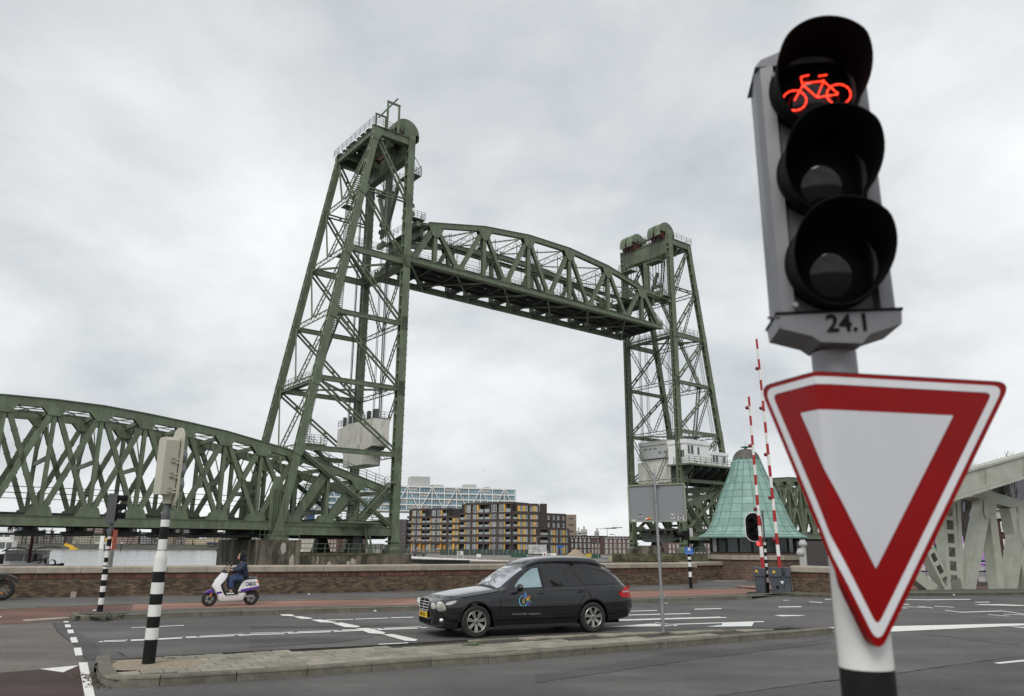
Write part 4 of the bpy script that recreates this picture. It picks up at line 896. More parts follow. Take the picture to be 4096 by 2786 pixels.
# ---- approach spans
def approach(mir, label, org):
    A=bthing('approach_span',label,'bridge span',org)
    X=(lambda s: 56.88-s) if mir else (lambda s: s)
    lo=[-14.2,-9.85,-5.6,-1.3]; lo=[-14.2-4.32*k for k in range(0,14)][::-1]+lo[1:]
    def ztop(s):
        t=(-42-s); base=[( -75,10.5),(-60,14.3),(-50,15.7),(-42,16.0),(-36,15.85),(-30.2,15.35),(-23.7,14.55),(-14.4,12.75),(-10.6,11.65),(-2.1,9.2),(0,8.6)]
        return float(np.interp(s,[q[0] for q in base],[q[1] for q in base]))
    zl=4.0
    for o in (1.3,11.2):
        g=M['green'] if o<5 else M['green2']
        n=len(lo)
        for i in range(n-1):
            a,c=lo[i],lo[i+1]
            b=MB(); x0,x1=sorted((X(a),X(c))); b.box((x0,o-.36,3.5),(x1+.002,o+.36,4.4)); b.box((x0,o-.5,3.42),(x1,o+.5,3.5)); b.box((x0,o-.46,4.4),(x1,o+.46,4.46)); b.build('bottom_chord',g,A)
            b=MB(); za,zc_=ztop(a)-.45,ztop(c)-.45; b.bar((X(a),o,za),(X(c),o,zc_),.72,.85,ext=.02); b.bar((X(a),o,za+.46),(X(c),o,zc_+.46),.95,.09,ext=.02); b.build('top_chord',g,A)
        for i in range(n):
            s_=lo[i]; zt=ztop(s_)-.5
            rect=lambda b,p,q,w: ([b.bar(Vector(p)+Vector((0,t,0)),Vector(q)+Vector((0,t,0)),w,.09,up=(0,1,0)) for t in (-.26,.26)], b.bar(p,q,.08,.46,up=(0,1,0)))
            def dg(p,q,w,nm):
                b=MB(); a_=Vector((X(p[0]),o,p[1])); c_=Vector((X(q[0]),o,q[1]))
                for t in (-.26,.26): b.bar(a_+Vector((0,t,0)),c_+Vector((0,t,0)),w,.09,up=(0,1,0))
                b.bar(a_,c_,w*.35,.44,up=(0,1,0))
                Ln=(c_-a_).length
                if nm=='diagonal':
                    dd=(c_-a_)/Ln
                    for k in range(1,int(Ln/1.5)): cc=a_+dd*(k*1.5); b.bar(cc-dd*.1,cc+dd*.1,w+.14,.12,up=(0,1,0))
                b.build(nm,g,A)
            if i<n-1: 
                s2=lo[i+1]; z2=ztop(s2)-.5
                if s_<-14.3:
                    if i>0: pass
                    dg((s_,zl+.3),(s2,z2),.52,'diagonal'); dg((s_,zt),(s2,zl+.3),.46,'diagonal')
                else: dg((s_,zl+.3),(s2,z2),1.0,'diagonal')
            if abs(s_+1.3)>.1: dg((s_,zl),(s_,zt),.38,'post')
            for oo in (o-.4,o+.4):
                b=MB(); plate(b,[(X(s_-1.35),4.3),(X(s_-.8),5.25),(X(s_+.8),5.3),(X(s_+1.15 if i<n-1 else s_+.6),4.3)],oo-.03,oo+.03); b.build('gusset_plate',g,A); b=MB()
                za=ztop(s_-1.1)-.75; zb2=ztop(min(0,s_+1.1))-.75; plate(b,[(X(s_-1.35),za),(X(s_-.55),zt-1.15),(X(s_+.45),zt-1.2),(X(s_+(1.15 if i<n-1 else .5)),zb2)],oo-.03,oo+.03); b.build('gusset_plate',g,A)
        b=MB(); sx=-16.35
        for t in (-.45,-.15,.15,.45): b.box((min(X(sx+t-.05),X(sx+t+.05)),o-.6,3.5),(max(X(sx+t-.05),X(sx+t+.05)),o+.6,8.2))
        plate(b,[(X(sx-.75),3.6),(X(sx-.75),8.3),(X(sx-.3),9.6),(X(sx+.3),9.6),(X(sx+.75),8.3),(X(sx+.75),3.6)],o-.45,o-.35); b.build('bearing_post',g,A)
    for i,s_ in enumerate(lo):
        b=MB(); b.box((X(s_)-.15,1.7,3.0),(X(s_)+.15,10.8,4.9)); 
        b.prism([(1.7,3.0),(10.8,3.0),(9.3,2.5),(3.2,2.5)],X(s_)-.9,X(s_)+.9,M=lambda u,w,v:(w,u,v)); b.build('floor_beam',M['greendeck'],A)
        zt=ztop(s_)
        b=MB(); b.bar((X(s_),1.6,zt-.5),(X(s_),10.9,zt-.5),.25,.5); 
        if zt>11: 
            b.bar((X(s_),1.6,zt-5.8),(X(s_),10.9,zt-5.8),.2,.45); b.bar((X(s_),1.6,zt-5.6),(X(s_),6.25,zt-.7),.1); b.bar((X(s_),10.9,zt-5.6),(X(s_),6.25,zt-.7),.1)
        b.build('sway_frame',M['green2'],A)
        if i<len(lo)-1:
            s2=lo[i+1]; z2=ztop(s2); b=MB(); b.bar((X(s_),1.6,zt-.45),(X(s2),10.9,z2-.45),.1); b.bar((X(s_),10.9,zt-.5),(X(s2),1.6,z2-.5),.1); b.bar((X(s_),6.2,zt-.4),(X(s2),6.2,z2-.4),.08); b.build('lateral_brace',M['green2'],A)
    b=MB(); x0,x1=sorted((X(lo[0]),X(-.4))); b.box((x0,1.9,4.55),(x1,10.6,4.72))
    for o in (3.0,4.5,6.6,8.1): b.box((x0,o-.12,3.9),(x1,o+.12,4.55))
    b.box((x0,2.5,2.6),(x1,10,2.75)) if not mir else None
    b.build('track_deck',M['greendeck'],A)
    b=MB()
    for z,o in ((6.6,2.2),(7.2,2.2),(6.4,9.8)): b.tube([(X(lo[0]),o,z),(X(-2),o,z)],.035,4)
    b.build('cable',M['rope'],A)
    b=MB(); pts=[(X(s_),1.0,ztop(s_)+.05) for s_ in (-13.5,-10,-6,-2)]; railing(b,pts,1.1,1.5,rails=3,r=.06); 
    b.box((min(X(-12.6),X(-9)),-.6,ztop(-11)+1.2),(max(X(-12.6),X(-9)),.9,ztop(-11)+1.32)) if 0 else None
    b.build('railing',M['green'],A)
    b=MB(); stair(b,(X(-6.0),.4,4.9),(X(-1.6),.4,9.6),.9,(0,1,0)); b.box((min(X(-1.8),X(-.9)),-.1,9.5),(max(X(-1.8),X(-.9)),.95,9.62)); b.build('stair_flight',M['green'],A)
    b=MB(); x0,x1=sorted((X(-9.0),X(-3.9))); b.box((x0,-1.5,4.35),(x1,.2,4.5)); railing(b,[(X(-9.0),.2,4.5),(X(-8.4),-1.5,4.5),(X(-3.9),-1.5,4.5),(X(-3.9),.2,4.5)],1.25,1.2,rails=4,r=.06)
    for t in (-8,-6,-4.6): b.bar((X(t),-1.4,4.35),(X(t),.8,3.3),.1)
    b.build('balcony',M['green'],A)
    b=MB(); stair(b,(X(-12.5),1.5,13.8),(X(-9.4),1.5,11.4),.7,(0,1,0)); b.build('stair_flight',M['green2'],A)
    for s_ in (-16.35,-5.6):
        for o in (1.3,11.2):
            b=MB(); z0=2.3 if s_<-10 else .8; x=X(s_)
            b.add([(x-1,o-1,z0),(x+1,o-1,z0),(x+1,o+1,z0),(x-1,o+1,z0),(x-.4,o-.5,3.3),(x+.4,o-.5,3.3),(x+.4,o+.5,3.3),(x-.4,o+.5,3.3)],[(0,1,5,4),(1,2,6,5),(2,3,7,6),(3,0,4,7),(4,5,6,7),(3,2,1,0)]); b.box((x-.6,o-.6,3.0),(x+.6,o+.6,3.42)); b.build('bearing',M['greendeck'],A)
    return A
approach(False,'green truss approach span running out of the picture on the left','' or (-35,6.2,3.4))
approach(True,'green truss approach span seen behind the copper roofed kiosk on the right',(92,6.2,3.4))
# ---- piers
def pier(label, parts, org, rails, extra=None):
    Q=bthing('bridge_pier',label,'bridge pier',org)
    for nm,mt,(a,c) in parts:
        b=MB(); (x0,y0,z0),(x1,y1,z1)=a,c
        b.box(a,c); b.build(nm,M[mt],Q)
    b=MB()
    for pts in rails: railing(b,pts,1.1,1.45,r=.06,rails=2)
    b.build('railing',M['green'],Q)
    return Q
Q1=pier('stained concrete river pier under the left lift tower',[('block','pier',((-18.2,-.5,-6),(-13.5,14.6,2.3))),('low_block','pier',((-13.5,-.3,-6),(-2.6,14.2,.75))),('end_block','pier',((-2.6,-1.1,-6),(1.2,14.6,.68))),('coping','moss',((-13.5,-.36,.55),(-2.6,14.3,.79)))],(-8,7,-4),
 [[(-17.9,-.3,2.3),(-13.7,-.3,2.3)],[(-17.9,-.3,2.3),(-17.9,14,2.3)],[(-13.4,-.2,.8),(-2.6,-.2,.8),(-2.6,-.9,.7),(1.0,-.9,.7),(1.0,14.2,.7)]])
b=MB()
for (s_,z_,w,h) in ((-15.6,1.4,.35,.75),(-14.5,-.1,.3,.8),(-9.9+.2,-.4,.35,.25),(-7.2,-.35,.28,.3),(-6.6,-.2,.35,.4),(-11.2,0,.12,.6)):
    n=10; b.add([(s_+w*math.cos(2*math.pi*k/n)*random.uniform(.7,1.1),-.506 if s_<-13.5 else -.306,z_+h*math.sin(2*math.pi*k/n)*random.uniform(.7,1.1)) for k in range(n)],[tuple(range(n))])
b.build('lime_patch',M['pierl'],Q1)
b=MB(); stair(b,(-4.2,-.2,.8),(-5.0,-.2,4.3),.5,(1,0,0),rail=False); b.build('ladder',M['green2'],Q1)
Q2=pier('mossy stone pier under the right lift tower behind the parapet wall',[('block','moss',((55.2,-1.5,-6),(75,15.8,.45)))],(64,7,-4),[[(58,-1.2,.5),(74,-1.2,.5)]])
for k in range(3):
    for i in range(13):
        o=-1.4+i*1.28+(k%2)*.5; MB().box((55.08,o,-.75+k*.42),(55.25,o+1.2,-.37+k*.42)).build('stone',M['moss'],Q2)
b=MB(); b.box((55.4,5.2,.45),(57,9.6,1.9)); b.box((55.3,10.4,.45),(56.5,12,1.3)); b.build('bearing_block',M['pier'],Q2)
# ---- white cabin and machine room
K=bthing('control_cabin','white cabin with railed balcony hung on the right lift tower','cabin',(63,.5,16),None)
cabz=16.15
b=MB(); b.box((57.3,-1.0,cabz),(64.1,3.0,20.45)); b.box((64.1,-1.0,cabz),(69.6,3.0,18.75)); b.build('cabin_wall',M['cabin'],K)
b=MB(); b.box((57.15,-1.15,19.75),(64.25,3.1,20.5)); b.box((64.25,-1.15,18.2),(69.75,3.1,18.8)); b.build('cabin_roof',M['cabin'],K)
wm=glassy('cabin_glass',(.05,.06,.065),.1); M['cglass']=wm
def win(par,s0_,s1_,z0,z1,o=-1.0,n=2,face='n'):
    b=MB()
    if face=='n': b.box((s0_,o-.03,z0),(s1_,o+.02,z1))
    else: b.box((o-.03,s0_,z0),(o+.02,s1_,z1))
    w=b.build('window',M['cabgrey'],par); 
    st=(s1_-s0_)/n; b=MB()
    for k in range(n):
        a,c=s0_+st*k+.06,s0_+st*(k+1)-.06
        if face=='n': b.box((a,o-.045,z0+.06),(c,o-.031,z1-.06))
        else: b.box((o-.045,a,z0+.06),(o-.031,c,z1-.06))
    q=b.build('pane',M['cglass'],w,org=par['o'])
win(K,57.9,58.5,17.9,19.5,n=1); win(K,58.75,59.5,17.9,19.5,n=1); win(K,60.6,61.2,17.9,19.3,n=1); win(K,65.0,65.7,16.9,18.1,n=1); win(K,65.9,66.6,16.9,18.1,n=1); win(K,68.1,68.8,16.9,18.1,n=1)
win(K,-.7,.9,17.3,18.6,o=57.3,n=4,face='s')
b=MB(); b.box((56.9,-2.0,cabz-.3),(71.4,3.2,cabz)); railing(b,[(56.9,1.5,cabz),(56.9,-2.0,cabz),(71.3,-2.0,cabz),(71.3,2.5,cabz)],1.2,1.6,rails=3,r=.06); b.build('balcony',M['green2'],K)
b=MB()
for s_ in np.linspace(58,70.6,6): b.prism([(-1.9,cabz-.3),(2.9,cabz-.3),(2.9,cabz-3.6),(2.4,cabz-3.6),(-1.9,cabz-.9)],s_-.06,s_+.06,M=lambda u,w,v:(w,u,v))
b.box((57.8,2.6,cabz-3.6),(71,3.0,cabz-.3)); b.bar((58.5,.9,10.6),(58.5,-1.6,15.2),.25); b.build('bracket',M['greendeck'],K)
b=MB()
for s_ in (60.0,62.3): b.box((s_,-1.03,16.5),(s_+.5,-.98,16.7))
b.build('vent',M['dgrey'],K)
K2=bthing('machine_room','long grey machine room with small windows on top of the right counterweight','cabin',(60,6,17.6))
b=MB(); b.box((58.4,3.3,17.75),(62.0,10.9,20.9)); b.box((58.25,3.3,20.2),(62.1,11.0,20.95)); b.build('room_wall',M['cabgrey'],K2)
for o_ in (9.7,8.55,7.4): win(K2,o_-.8,o_,19.3,19.8,o=58.4,n=2,face='s')
for o_ in (6.3,5.0): win(K2,o_-.8,o_,18.5,19.0,o=58.4,n=2,face='s')
b=MB(); railing(b,[(58.6,3.6,20.95),(58.6,10.6,20.95)],.6,1.5,r=.04,rails=1); b.build('railing',M['green2'],K2)
# ================================================================== BACKGROUND: land, far bank, buildings
mb=MB(); P_=[at(1150,2200,170),at(1560,2200,150),at(1900,2200,145),at(2500,2200,175),at(2900,2200,190),at(4600,2200,180),at(4600,2200,800),at(1150,2200,800)]
mb.slab([(p.x,p.y) for p in P_],-6,quay_z); M['land']=mat('quay_paving',(.19,.175,.15),.9,var=.25,sc=.3,dirt=(.11,.1,.08),dk=.6,dsc=.05); mb.build('quay_ground',M['land'],kind='structure')
M['dike']=mat('dike_stone',(.055,.058,.045),.95,var=.35,sc=.15,dirt=(.09,.09,.075),dk=.5,dsc=.04,stretch=(1,1,3))
b=MB(); YB=690
for (x0,x1) in ((-2500,1500),):
    b.add([(x0,YB,-4.6),(x1,YB,-4.6),(x1,YB+14,-.8),(x0,YB+14,-.8),(x0,YB+30,.4),(x1,YB+30,.4),(x0,3500,.4),(x1,3500,.4)],[(0,1,2,3),(3,2,5,4),(4,5,7,6)])
b.build('far_bank',M['dike'],kind='structure')
def bm(n,c,v=.1,d=None): return mat(n,c,.85,var=v,sc=.4,dirt=d,dk=.4,dsc=.1)
M['cream']=bm('cream_render',(.34,.31,.25),.1,(.2,.18,.14)); M['cream2']=bm('pale_yellow_render',(.46,.40,.27)); M['dbrick']=bm('dark_brick',(.085,.072,.07)); M['rbrick']=bm('far_red_brick',(.17,.095,.08)); M['tan']=bm('tan_brick',(.25,.2,.15))
M['slate']=bm('blue_grey_roof',(.12,.145,.19)); M['bwhite']=mat('window_frame_white',(.7,.7,.68),.6,var=.05); M['fglass']=mat('far_window_glass',(.075,.085,.09),.15,var=.5,sc=.3,spec=.8); M['fdark']=bm('dark_recess',(.03,.028,.028)); M['band']=bm('white_band',(.5,.49,.47)); M['bluebd']=bm('blue_panel',(.05,.11,.2)); M['concw']=bm('pale_concrete',(.42,.40,.37))
def frame(xl,Yl,xr,Yr,zb=quay_z):
    A=at(xl,2200,Yl); B=at(xr,2200,Yr); A.z=B.z=zb; return A,B
class Fac:
    """a facade plane through two surveyed corners; u along it, v behind it"""
    def __init__(s,A,B): s.A=A; s.d=(B-A).normalized(); s.n=Vector((-s.d.y,s.d.x,0)); s.L=(B-A).length; s.ang=math.atan2(s.d.y,s.d.x)
    def u(s,px,py=2150): p=onplane(px,py,s.A,s.d); return (p-s.A).dot(s.d)
    def z(s,px,py): return onplane(px,py,s.A,s.d).z-s.A.z
def bldg(name,label,cat,F_,group=None): 
    return thing(name,label,cat,tuple(F_.A),rz=F_.ang,group=group)
def unitbox(name,m,parts=None):
    b=MB(); b.box((0,-.5,0),(1,.5,1)); return b.mesh(name,m)
WMESH={}
def wmesh(m,kind='plain'):
    k=(m.name,kind)
    if k not in WMESH:
        b=MB()
        if kind=='plain': b.box((0,-.04,0),(1,.05,1)); me=b.mesh('window',m)
        elif kind=='framed':
            b.box((0,-.06,0),(1,.02,1)); me=b.mesh('window_frame',m)
        WMESH[k]=me
    return WMESH[k]
M['curt']=mat('curtained_window',(.26,.26,.25),.5,var=.3,sc=.5); M['fglass2']=mat('bright_window_glass',(.16,.19,.21),.1,var=.4,sc=.4,spec=.9)
def fwin(par,u,z,w,h,framed=True,mx=2,v=0):
    """window: frame plus panes 3 cm proud of the wall"""
    if not framed:
        o=inst('window',wmesh(M['fglass']),par,(u,v,z),scale=(w,1,h)); return o
    key=('f',mx,round(w,1),round(h,1))
    if key not in WMESH:
        b=MB(); t=.09; w_,h_=round(w,1) or .1,round(h,1) or .1
        b.box((0,-.08,0),(w_,.04,t)); b.box((0,-.08,h_-t),(w_,.04,h_))
        for i in range(mx+1): x=(w_-t)*i/mx; b.box((x,-.078,t),(x+t,.04,h_-t))
        q=MB(); q.box((.02,-.03,.02),(w_-.02,.0,h_-.02)); WMESH[key]=(b.mesh('window',M['bwhite']),[q.mesh('pane',M[k_]) for k_ in ('fglass','fglass','fglass2','curt')])
    a,p=WMESH[key]; o=inst('window',a,par,(u,v,z)); c=inst('pane',random.choice(p),o); return o
# ---- far bank rows of flats
def block(name,label,x0,x1,yt,Y,mt,floors,cols,ww=.6,wh=.5,roof=None,depth=14,zb=.4,bands=None,framed=False,yb=None,group=None,flat=True,wm=None):
    Fc=Fac(*frame(x0,Y,x1,Y,zb)); r=bldg(name,label,'building',Fc,group); H=Fc.z((x0+x1)/2,yt); Ln=Fc.L
    b=MB(); b.box((0,0,0),(Ln,depth,H)); b.build('wall',M[mt],r)
    if roof: 
        b=MB(); b.prism([(-.3,H),(Ln+.3,H),(Ln+.3,H+.1),(-.3,H+.1)],-.3,depth) if flat else b.add([(0,-.2,H),(Ln,-.2,H),(Ln,depth/2,H+3),(0,depth/2,H+3),(0,depth,H),(Ln,depth,H)],[(0,1,2,3),(3,2,5,4),(0,3,4),(1,5,2)])
        b.build('roof',M[roof],r)
    fh=H/floors
    for i in range(floors):
        if bands: b=MB(); b.box((-.05,-.12,i*fh+fh*.82),(Ln+.05,.0,i*fh+fh*.99)); b.build('floor_band',M[bands],r)
        for c in range(cols):
            if random.random()<.05: continue
            w=Ln/cols*ww; u=Ln*(c+.5)/cols-w/2; fwin(r,u,i*fh+fh*.28,w,fh*wh,framed)
    return r
block('apartment_block','cream four storey apartment block at the left edge across the river',-60,133,2128,720,'cream',4,17,.55,.45,roof='concw')
block('apartment_block','dark brick apartment block right of the cream block across the river',146,250,2138,722,'dbrick',4,9,.6,.45,framed=True,roof='fdark')
block('apartment_block','low dark block half hidden by trees between dark and cream blocks',252,283,2140,724,'dbrick',4,3,.5,.4)
block('apartment_block','wide cream apartment block left of the white and yellow terminal',284,396,2136,720,'cream',4,10,.6,.45,roof='concw')
block('apartment_block','tall tan end block rising behind the wide cream block',262,284,2102,760,'tan',7,2,.4,.4)
block('apartment_block','tall red brick block with white balcony bands behind the wide cream block',284,400,2106,762,'rbrick',7,9,.6,.35,bands='band')
block('office_block','blue and glass block rising behind the white and yellow terminal',415,447,2104,765,'bluebd',7,3,.7,.5)
block('apartment_block','narrow brick block just right of the blue and glass block',448,472,2108,766,'rbrick',6,2,.4,.4)
block('terraced_houses','brick terrace with white windows and blue grey roof right of the terminal',462,548,2142,718,'rbrick',4,14,.5,.5,roof='slate',framed=True,flat=False)
block('apartment_block','dark brick block with wide white windows left of the big striped mast',556,640,2142,716,'dbrick',4,7,.7,.5,framed=True)
block('terraced_houses','long block with blue grey attic storey above the brick terrace',470,636,2129,745,'slate',6,22,.4,.35,framed=True)
block('apartment_block','grey apartment block right of the big striped mast across the river',640,705,2136,722,'tan',6,6,.6,.4)
block('office_tower','slim dark tower far behind the river bank by the big striped mast',620,634,2110,900,'dbrick',9,2,.5,.4,)
block('apartment_block','tall grey balcony block across the river left of the scooter rider',680,768,2112,770,'dbrick',8,8,.7,.35,bands='band')
block('apartment_block','dark low block under the tall grey balcony block',700,738,2150,720,'dbrick',3,4,.6,.45,framed=True)
block('apartment_block','long pale yellow block with brown windows across the river',738,905,2155,715,'cream2',3,26,.55,.4,roof='concw')
block('apartment_block','brown brick block with glazed upper floors behind the pale yellow block',820,875,2127,775,'rbrick',6,6,.6,.35,bands='band')
block('apartment_block','grey glazed block joined to the brown one behind the pale yellow block',875,960,2129,777,'slate',6,8,.7,.4,bands='band')
block('apartment_block','pale block seen between the pier railings under the left tower',985,1060,2126,780,'concw',6,7,.6,.35,bands='band')
# church spire
Fc=Fac(*frame(512,1000,530,1000,.4)); r=bldg('church_tower','distant dark church tower with small corner pinnacles across the river','church tower',Fc); H=Fc.z(520,2120)
b=MB(); b.box((0,0,0),(Fc.L,6,H)); b.build('wall',M['dbrick'],r); b=MB(); b.add([(0,0,H),(Fc.L,0,H),(Fc.L,6,H),(0,6,H),(Fc.L/2,3,H+7)],[(0,1,4),(1,2,4),(2,3,4),(3,0,4)])
for q in (0,Fc.L): b.tube([(q,0,H),(q,0,H+3)],.4,5)
b.build('roof',M['slate'],r)
# skyline tower slivers
for x0,x1,yt,Y,l in ((52,78,2106,1500,'hazy blue skyscraper far beyond the cream block at the left edge'),(2310,2327,2125,1100,'pale distant tower with blue panel right of the beige block'),(2330,2350,2118,1300,'pale blue distant tower between the street lamps and beige block'),(2384,2398,2125,1400,'small pale distant tower beside the left street lamp')):
    Fc=Fac(*frame(x0,Y,x1,Y,0)); r=bldg('skyscraper',l,'skyscraper',Fc); H=Fc.z(x0,yt); b=MB(); b.box((0,0,0),(Fc.L,20,H)); b.box((Fc.L*.3,3,H),(Fc.L*.6,9,H+5)); b.build('wall',M['slate'] if x0<100 else M['concw'],r)
    b=MB(); [b.box((Fc.L*.06,-.3,i*4.0+1),(Fc.L*.94,.02,i*4.0+2.6)) for i in range(int(H/4))]; b.build('window_band',M['fglass'],r)
# river terminal, pontoon gangway, barge, channel post
p0=at(396,2190,640); r=thing('ferry_terminal','white and yellow terminal building standing in the river at the far bank','terminal',(p0.x,p0.y,water_z))
def sc_(px,Y): return px*Y*math.cos(TH)/F
w=sc_(46,640); b=MB(); b.box((0,0,1),(w*.34,8,12.2)); b.box((w*.34,2,1),(w,8,10)); b.build('wall',M['white'],r)
b=MB(); b.box((w*.36,0,10.6),(w*1.15,8,11.8)); b.box((w*.36,.5,7.6),(w,7,8.8)); b.build('awning',M['yellow'],r)
b=MB(); b.box((w*.05,0,-1),(w*.95,7,1.0)); b.build('plinth',M['concw'],r); b=MB(); b.box((w*.5,-.1+2,2),(w*.8,2.0,7)); b.build('window',M['bluebd'],r)
p0=at(262,2180,684); q0=at(296,2193,676); b=MB(); b.bar(p0,q0,2.4,1.3); b.bar(p0+Vector((0,-1,1.6)),q0+Vector((0,-1,1.6)),.3); 
for t in np.linspace(0,1,9): c=p0.lerp(q0,float(t)); b.bar(c,c+Vector((0,-1,1.6)),.25)
b.bar(q0+Vector((-3,0,-.6)),q0+Vector((3.5,0,-.6)),3,1.2); o=b.build('gangway',M['yellow'],org=tuple(q0)); o.location=q0; tag(o,'yellow gangway sloping down the far river bank','gangway')
for x,Y,l in ((484,600,'white topped channel post in the river right of the left striped mast'),(418,580,'short dark channel post in front of the river terminal')):
    p=at(x,2195,Y); p.z=water_z; b=MB(); b.tube([p,p+Vector((0,0,5.2))],.35,8); o=b.build('channel_post',M['black'],org=tuple(p)); o.location=p; tag(o,l,'post')
    b=MB(); b.tube([p+Vector((0,0,5.2)),p+Vector((0,0,6.4))],.5,8); b.build('top',M['white'],o,org=tuple(p))
p0=at(825,2185,700); b=MB(); b.box((p0.x,p0.y,.6),(p0.x+sc_(50,700),p0.y+3,p0.z+3.2)); o=b.build('truck_trailer',mat('trailer_blue',(.02,.03,.08),.6),org=tuple(p0)); o.location=p0; tag(o,'dark blue trailer parked before the pale yellow block','trailer')
b=MB(); [b.tube([(p0.x+k,p0.y-.1,.9),(p0.x+k,p0.y+.3,.9)],.5,8) for k in (2,3.2,8,9.2)]; b.build('wheel',M['black'],o,org=tuple(p0))
# ---- boats
def boat(name,label,x0,x1,yt,Y,zdeck,cab,group=None,hull='black'):
    a=at(x0,2200,Y); c=at(x1,2200,Y); Ln=c.x-a.x; r=thing(name,label,'boat',(a.x,Y,water_z))
    b=MB(); W_=Ln*.22; secs=[]
    for t in (0,.06,.2,.5,.8,.94,1):
        hw=W_/2*math.sin(math.pi*min(1,max(.06,t*.9+.08)))**.5; zz=zdeck+(.5 if t in(0,1) else 0)
        secs.append([(Ln*t,-hw,zz),(Ln*t,-hw*.9,0),(Ln*t,0,-.6),(Ln*t,hw*.9,0),(Ln*t,hw,zz)])
    b.grid(secs); b.add([(s_[0][0],s_[0][1],s_[0][2]-.1) for s_ in secs]+[(s_[4][0],s_[4][1],s_[4][2]-.1) for s_ in secs[::-1]],[tuple(range(14))]); b.build('hull',M[hull],r,smooth=True)
    for k,(u0,u1,z0,z1,mt) in enumerate(cab):
        b=MB(); x_,y_=Ln*u0,Ln*u1; b.box((x_,-W_*.3,z0),(y_,W_*.3,z1)); b.box((x_-.15,-W_*.33,z1),(y_+.15,W_*.33,z1+.12)); q=b.build('deckhouse',M[mt],r)
        n=max(2,int((y_-x_)/1.5))
        for i in range(n):
            b=MB(); st=(y_-x_)/n; b.box((x_+st*i+.12,-W_*.3-.03,z0+(z1-z0)*.42),(x_+st*(i+1)-.12,-W_*.3+.01,z0+(z1-z0)*.86)); b.build('window',M['fglass'],q,org=(0,0,0))
    return r,Ln
B1,Ln=boat('sailing_barge','white cabined sailing barge with dark red mast behind the wall at left',-60,260,2200,90,3.45,[(.30,.78,3.3,5.15,'white'),(.26,.80,3.0,3.6,'white')])
M['mast']=mat('mast_dark_red',(.075,.02,.018),.6,var=.15)
m0=at(115,2246,89)-at(-60,2200,90); base=Vector((at(-60,2200,90).x,90,water_z))
p=at(114,2252,88.8)-base; q=at(152,2000,88.8)-base
b=MB(); b.tube([p,q],[.19,.12],8); b.build('mast',M['mast'],B1)
b=MB(); b.tube([at(70,2124.5,88.6)-base,at(212,2125.5,88.6)-base],.05,6); b.tube([at(108,2252,88.6)-base,at(196,2232,88.6)-base],.06,6); b.tube([at(150,2256,88.6)-base,at(192,2233,88.6)-base],.05,6); b.build('spar',M['black'],B1)
b=MB()
for a_,c_ in (((152,2010),(185,2228)),((135,2100),(40,2254)),((140,2040),(128,2250))): b.tube([at(*a_,88.6)-base,at(*c_,88.6)-base],.018,4)
b.build('rigging',M['black'],B1)
b=MB()
pts=[(8,2205),(40,2193),(75,2190),(100,2194),(118,2202)]; b.grid([[at(x,y,88)-base,at(x,y+3,88)-base,at(x,y+4,91)-base,at(x,y-1,91)-base] for x,y in pts]); pts=[(126,2206),(150,2194),(185,2188),(220,2188),(245,2191)]; b.grid([[at(x,y,88)-base,at(x,y+3,88)-base,at(x,y+3,91)-base,at(x,y-1,91)-base] for x,y in pts]); b.build('furled_awning',mat('canvas_dark',(.02,.022,.02),.9),B1)
b=MB(); b.lathe([(.35,0),(.42,.1),(.42,.25)],10,tuple(at(205,2254,88.5)-base),'y'); b.tube([at(182,2240,88.5)-base,at(182,2256,88.5)-base],.12,6); b.build('winch',M['black'],B1)
boat('river_ship','white passenger ship with dark glazed cabin moored behind the sailing barge',-150,62,2190,190,3.2,[(.2,.97,3.1,6.6,'white'),(.3,.9,6.6,8.4,'white')],hull='dgrey')
boat('river_ship','dark hulled ship with rounded stern low in the water at far left',-90,50,2190,120,4.2,[(.1,.5,4.1,4.7,'dgrey')])
boat('cargo_barge','dark cargo barge across the river beside the bridge pier',868,960,2185,560,2.0,[(.02,.2,2,5.5,'dgrey')])
# ---- bare trees
def bare_tree(name,label,pos,H,seed,group=None,spread=.5,lv=4,r0=.35,twig='twig',thin=.02):
    rnd=random.Random(seed); root=thing(name,label,'tree',pos,group=group); tr=MB(); br=MB(); bk=M['bark']
    def grow(p,d,L,r,k):
        q=p+d*L; m_=p.lerp(q,.5)+Vector((rnd.gauss(0,1),rnd.gauss(0,1),0))*L*.04
        (tr if k==0 else br).tube([p,m_,q],[r,r*.82,r*.66],6 if k<2 else 4 if k<3 else 3,cap=False)
        if k>=lv: return
        n=rnd.choice((2,3,3)) if k<2 else rnd.choice((2,3,3,4)); 
        for i in range(n):
            a=rnd.uniform(0,6.28); t=rnd.uniform(.35,.85)*spread*1.6; e=Vector((math.cos(a)*math.sin(t),math.sin(a)*math.sin(t),math.cos(t)))
            nd=(d*.55+e*.75+Vector((0,0,.12))).normalized(); s_=rnd.uniform(.45,1) if k else rnd.uniform(.75,1)
            grow(p+(q-p)*s_,nd,L*rnd.uniform(.62,.82),max(thin,r*.56),k+1)
    grow(Vector((0,0,0)),Vector((rnd.gauss(0,.04),rnd.gauss(0,.04),1)).normalized(),H*.3,r0,0)
    zmax=max(v[2] for v in br.v); k_=H/zmax
    for b_ in (tr,br): b_.v=[(x*k_,y*k_,z*k_) for x,y,z in b_.v]
    tr.build('trunk',bk,root); br.build('crown',bk,root); return root
M['bark']=mat('bark',(.045,.038,.032),.95,var=.3,sc=2)
px=[(28,0),(50,1),(82,0),(98,1),(130,2),(195,0),(168,1),(252,2),(304,0),(360,1),(505,0),(485,1),(553,2),(600,0),(690,1),(722,0),(768,1),(810,0),(855,2),(900,1)]
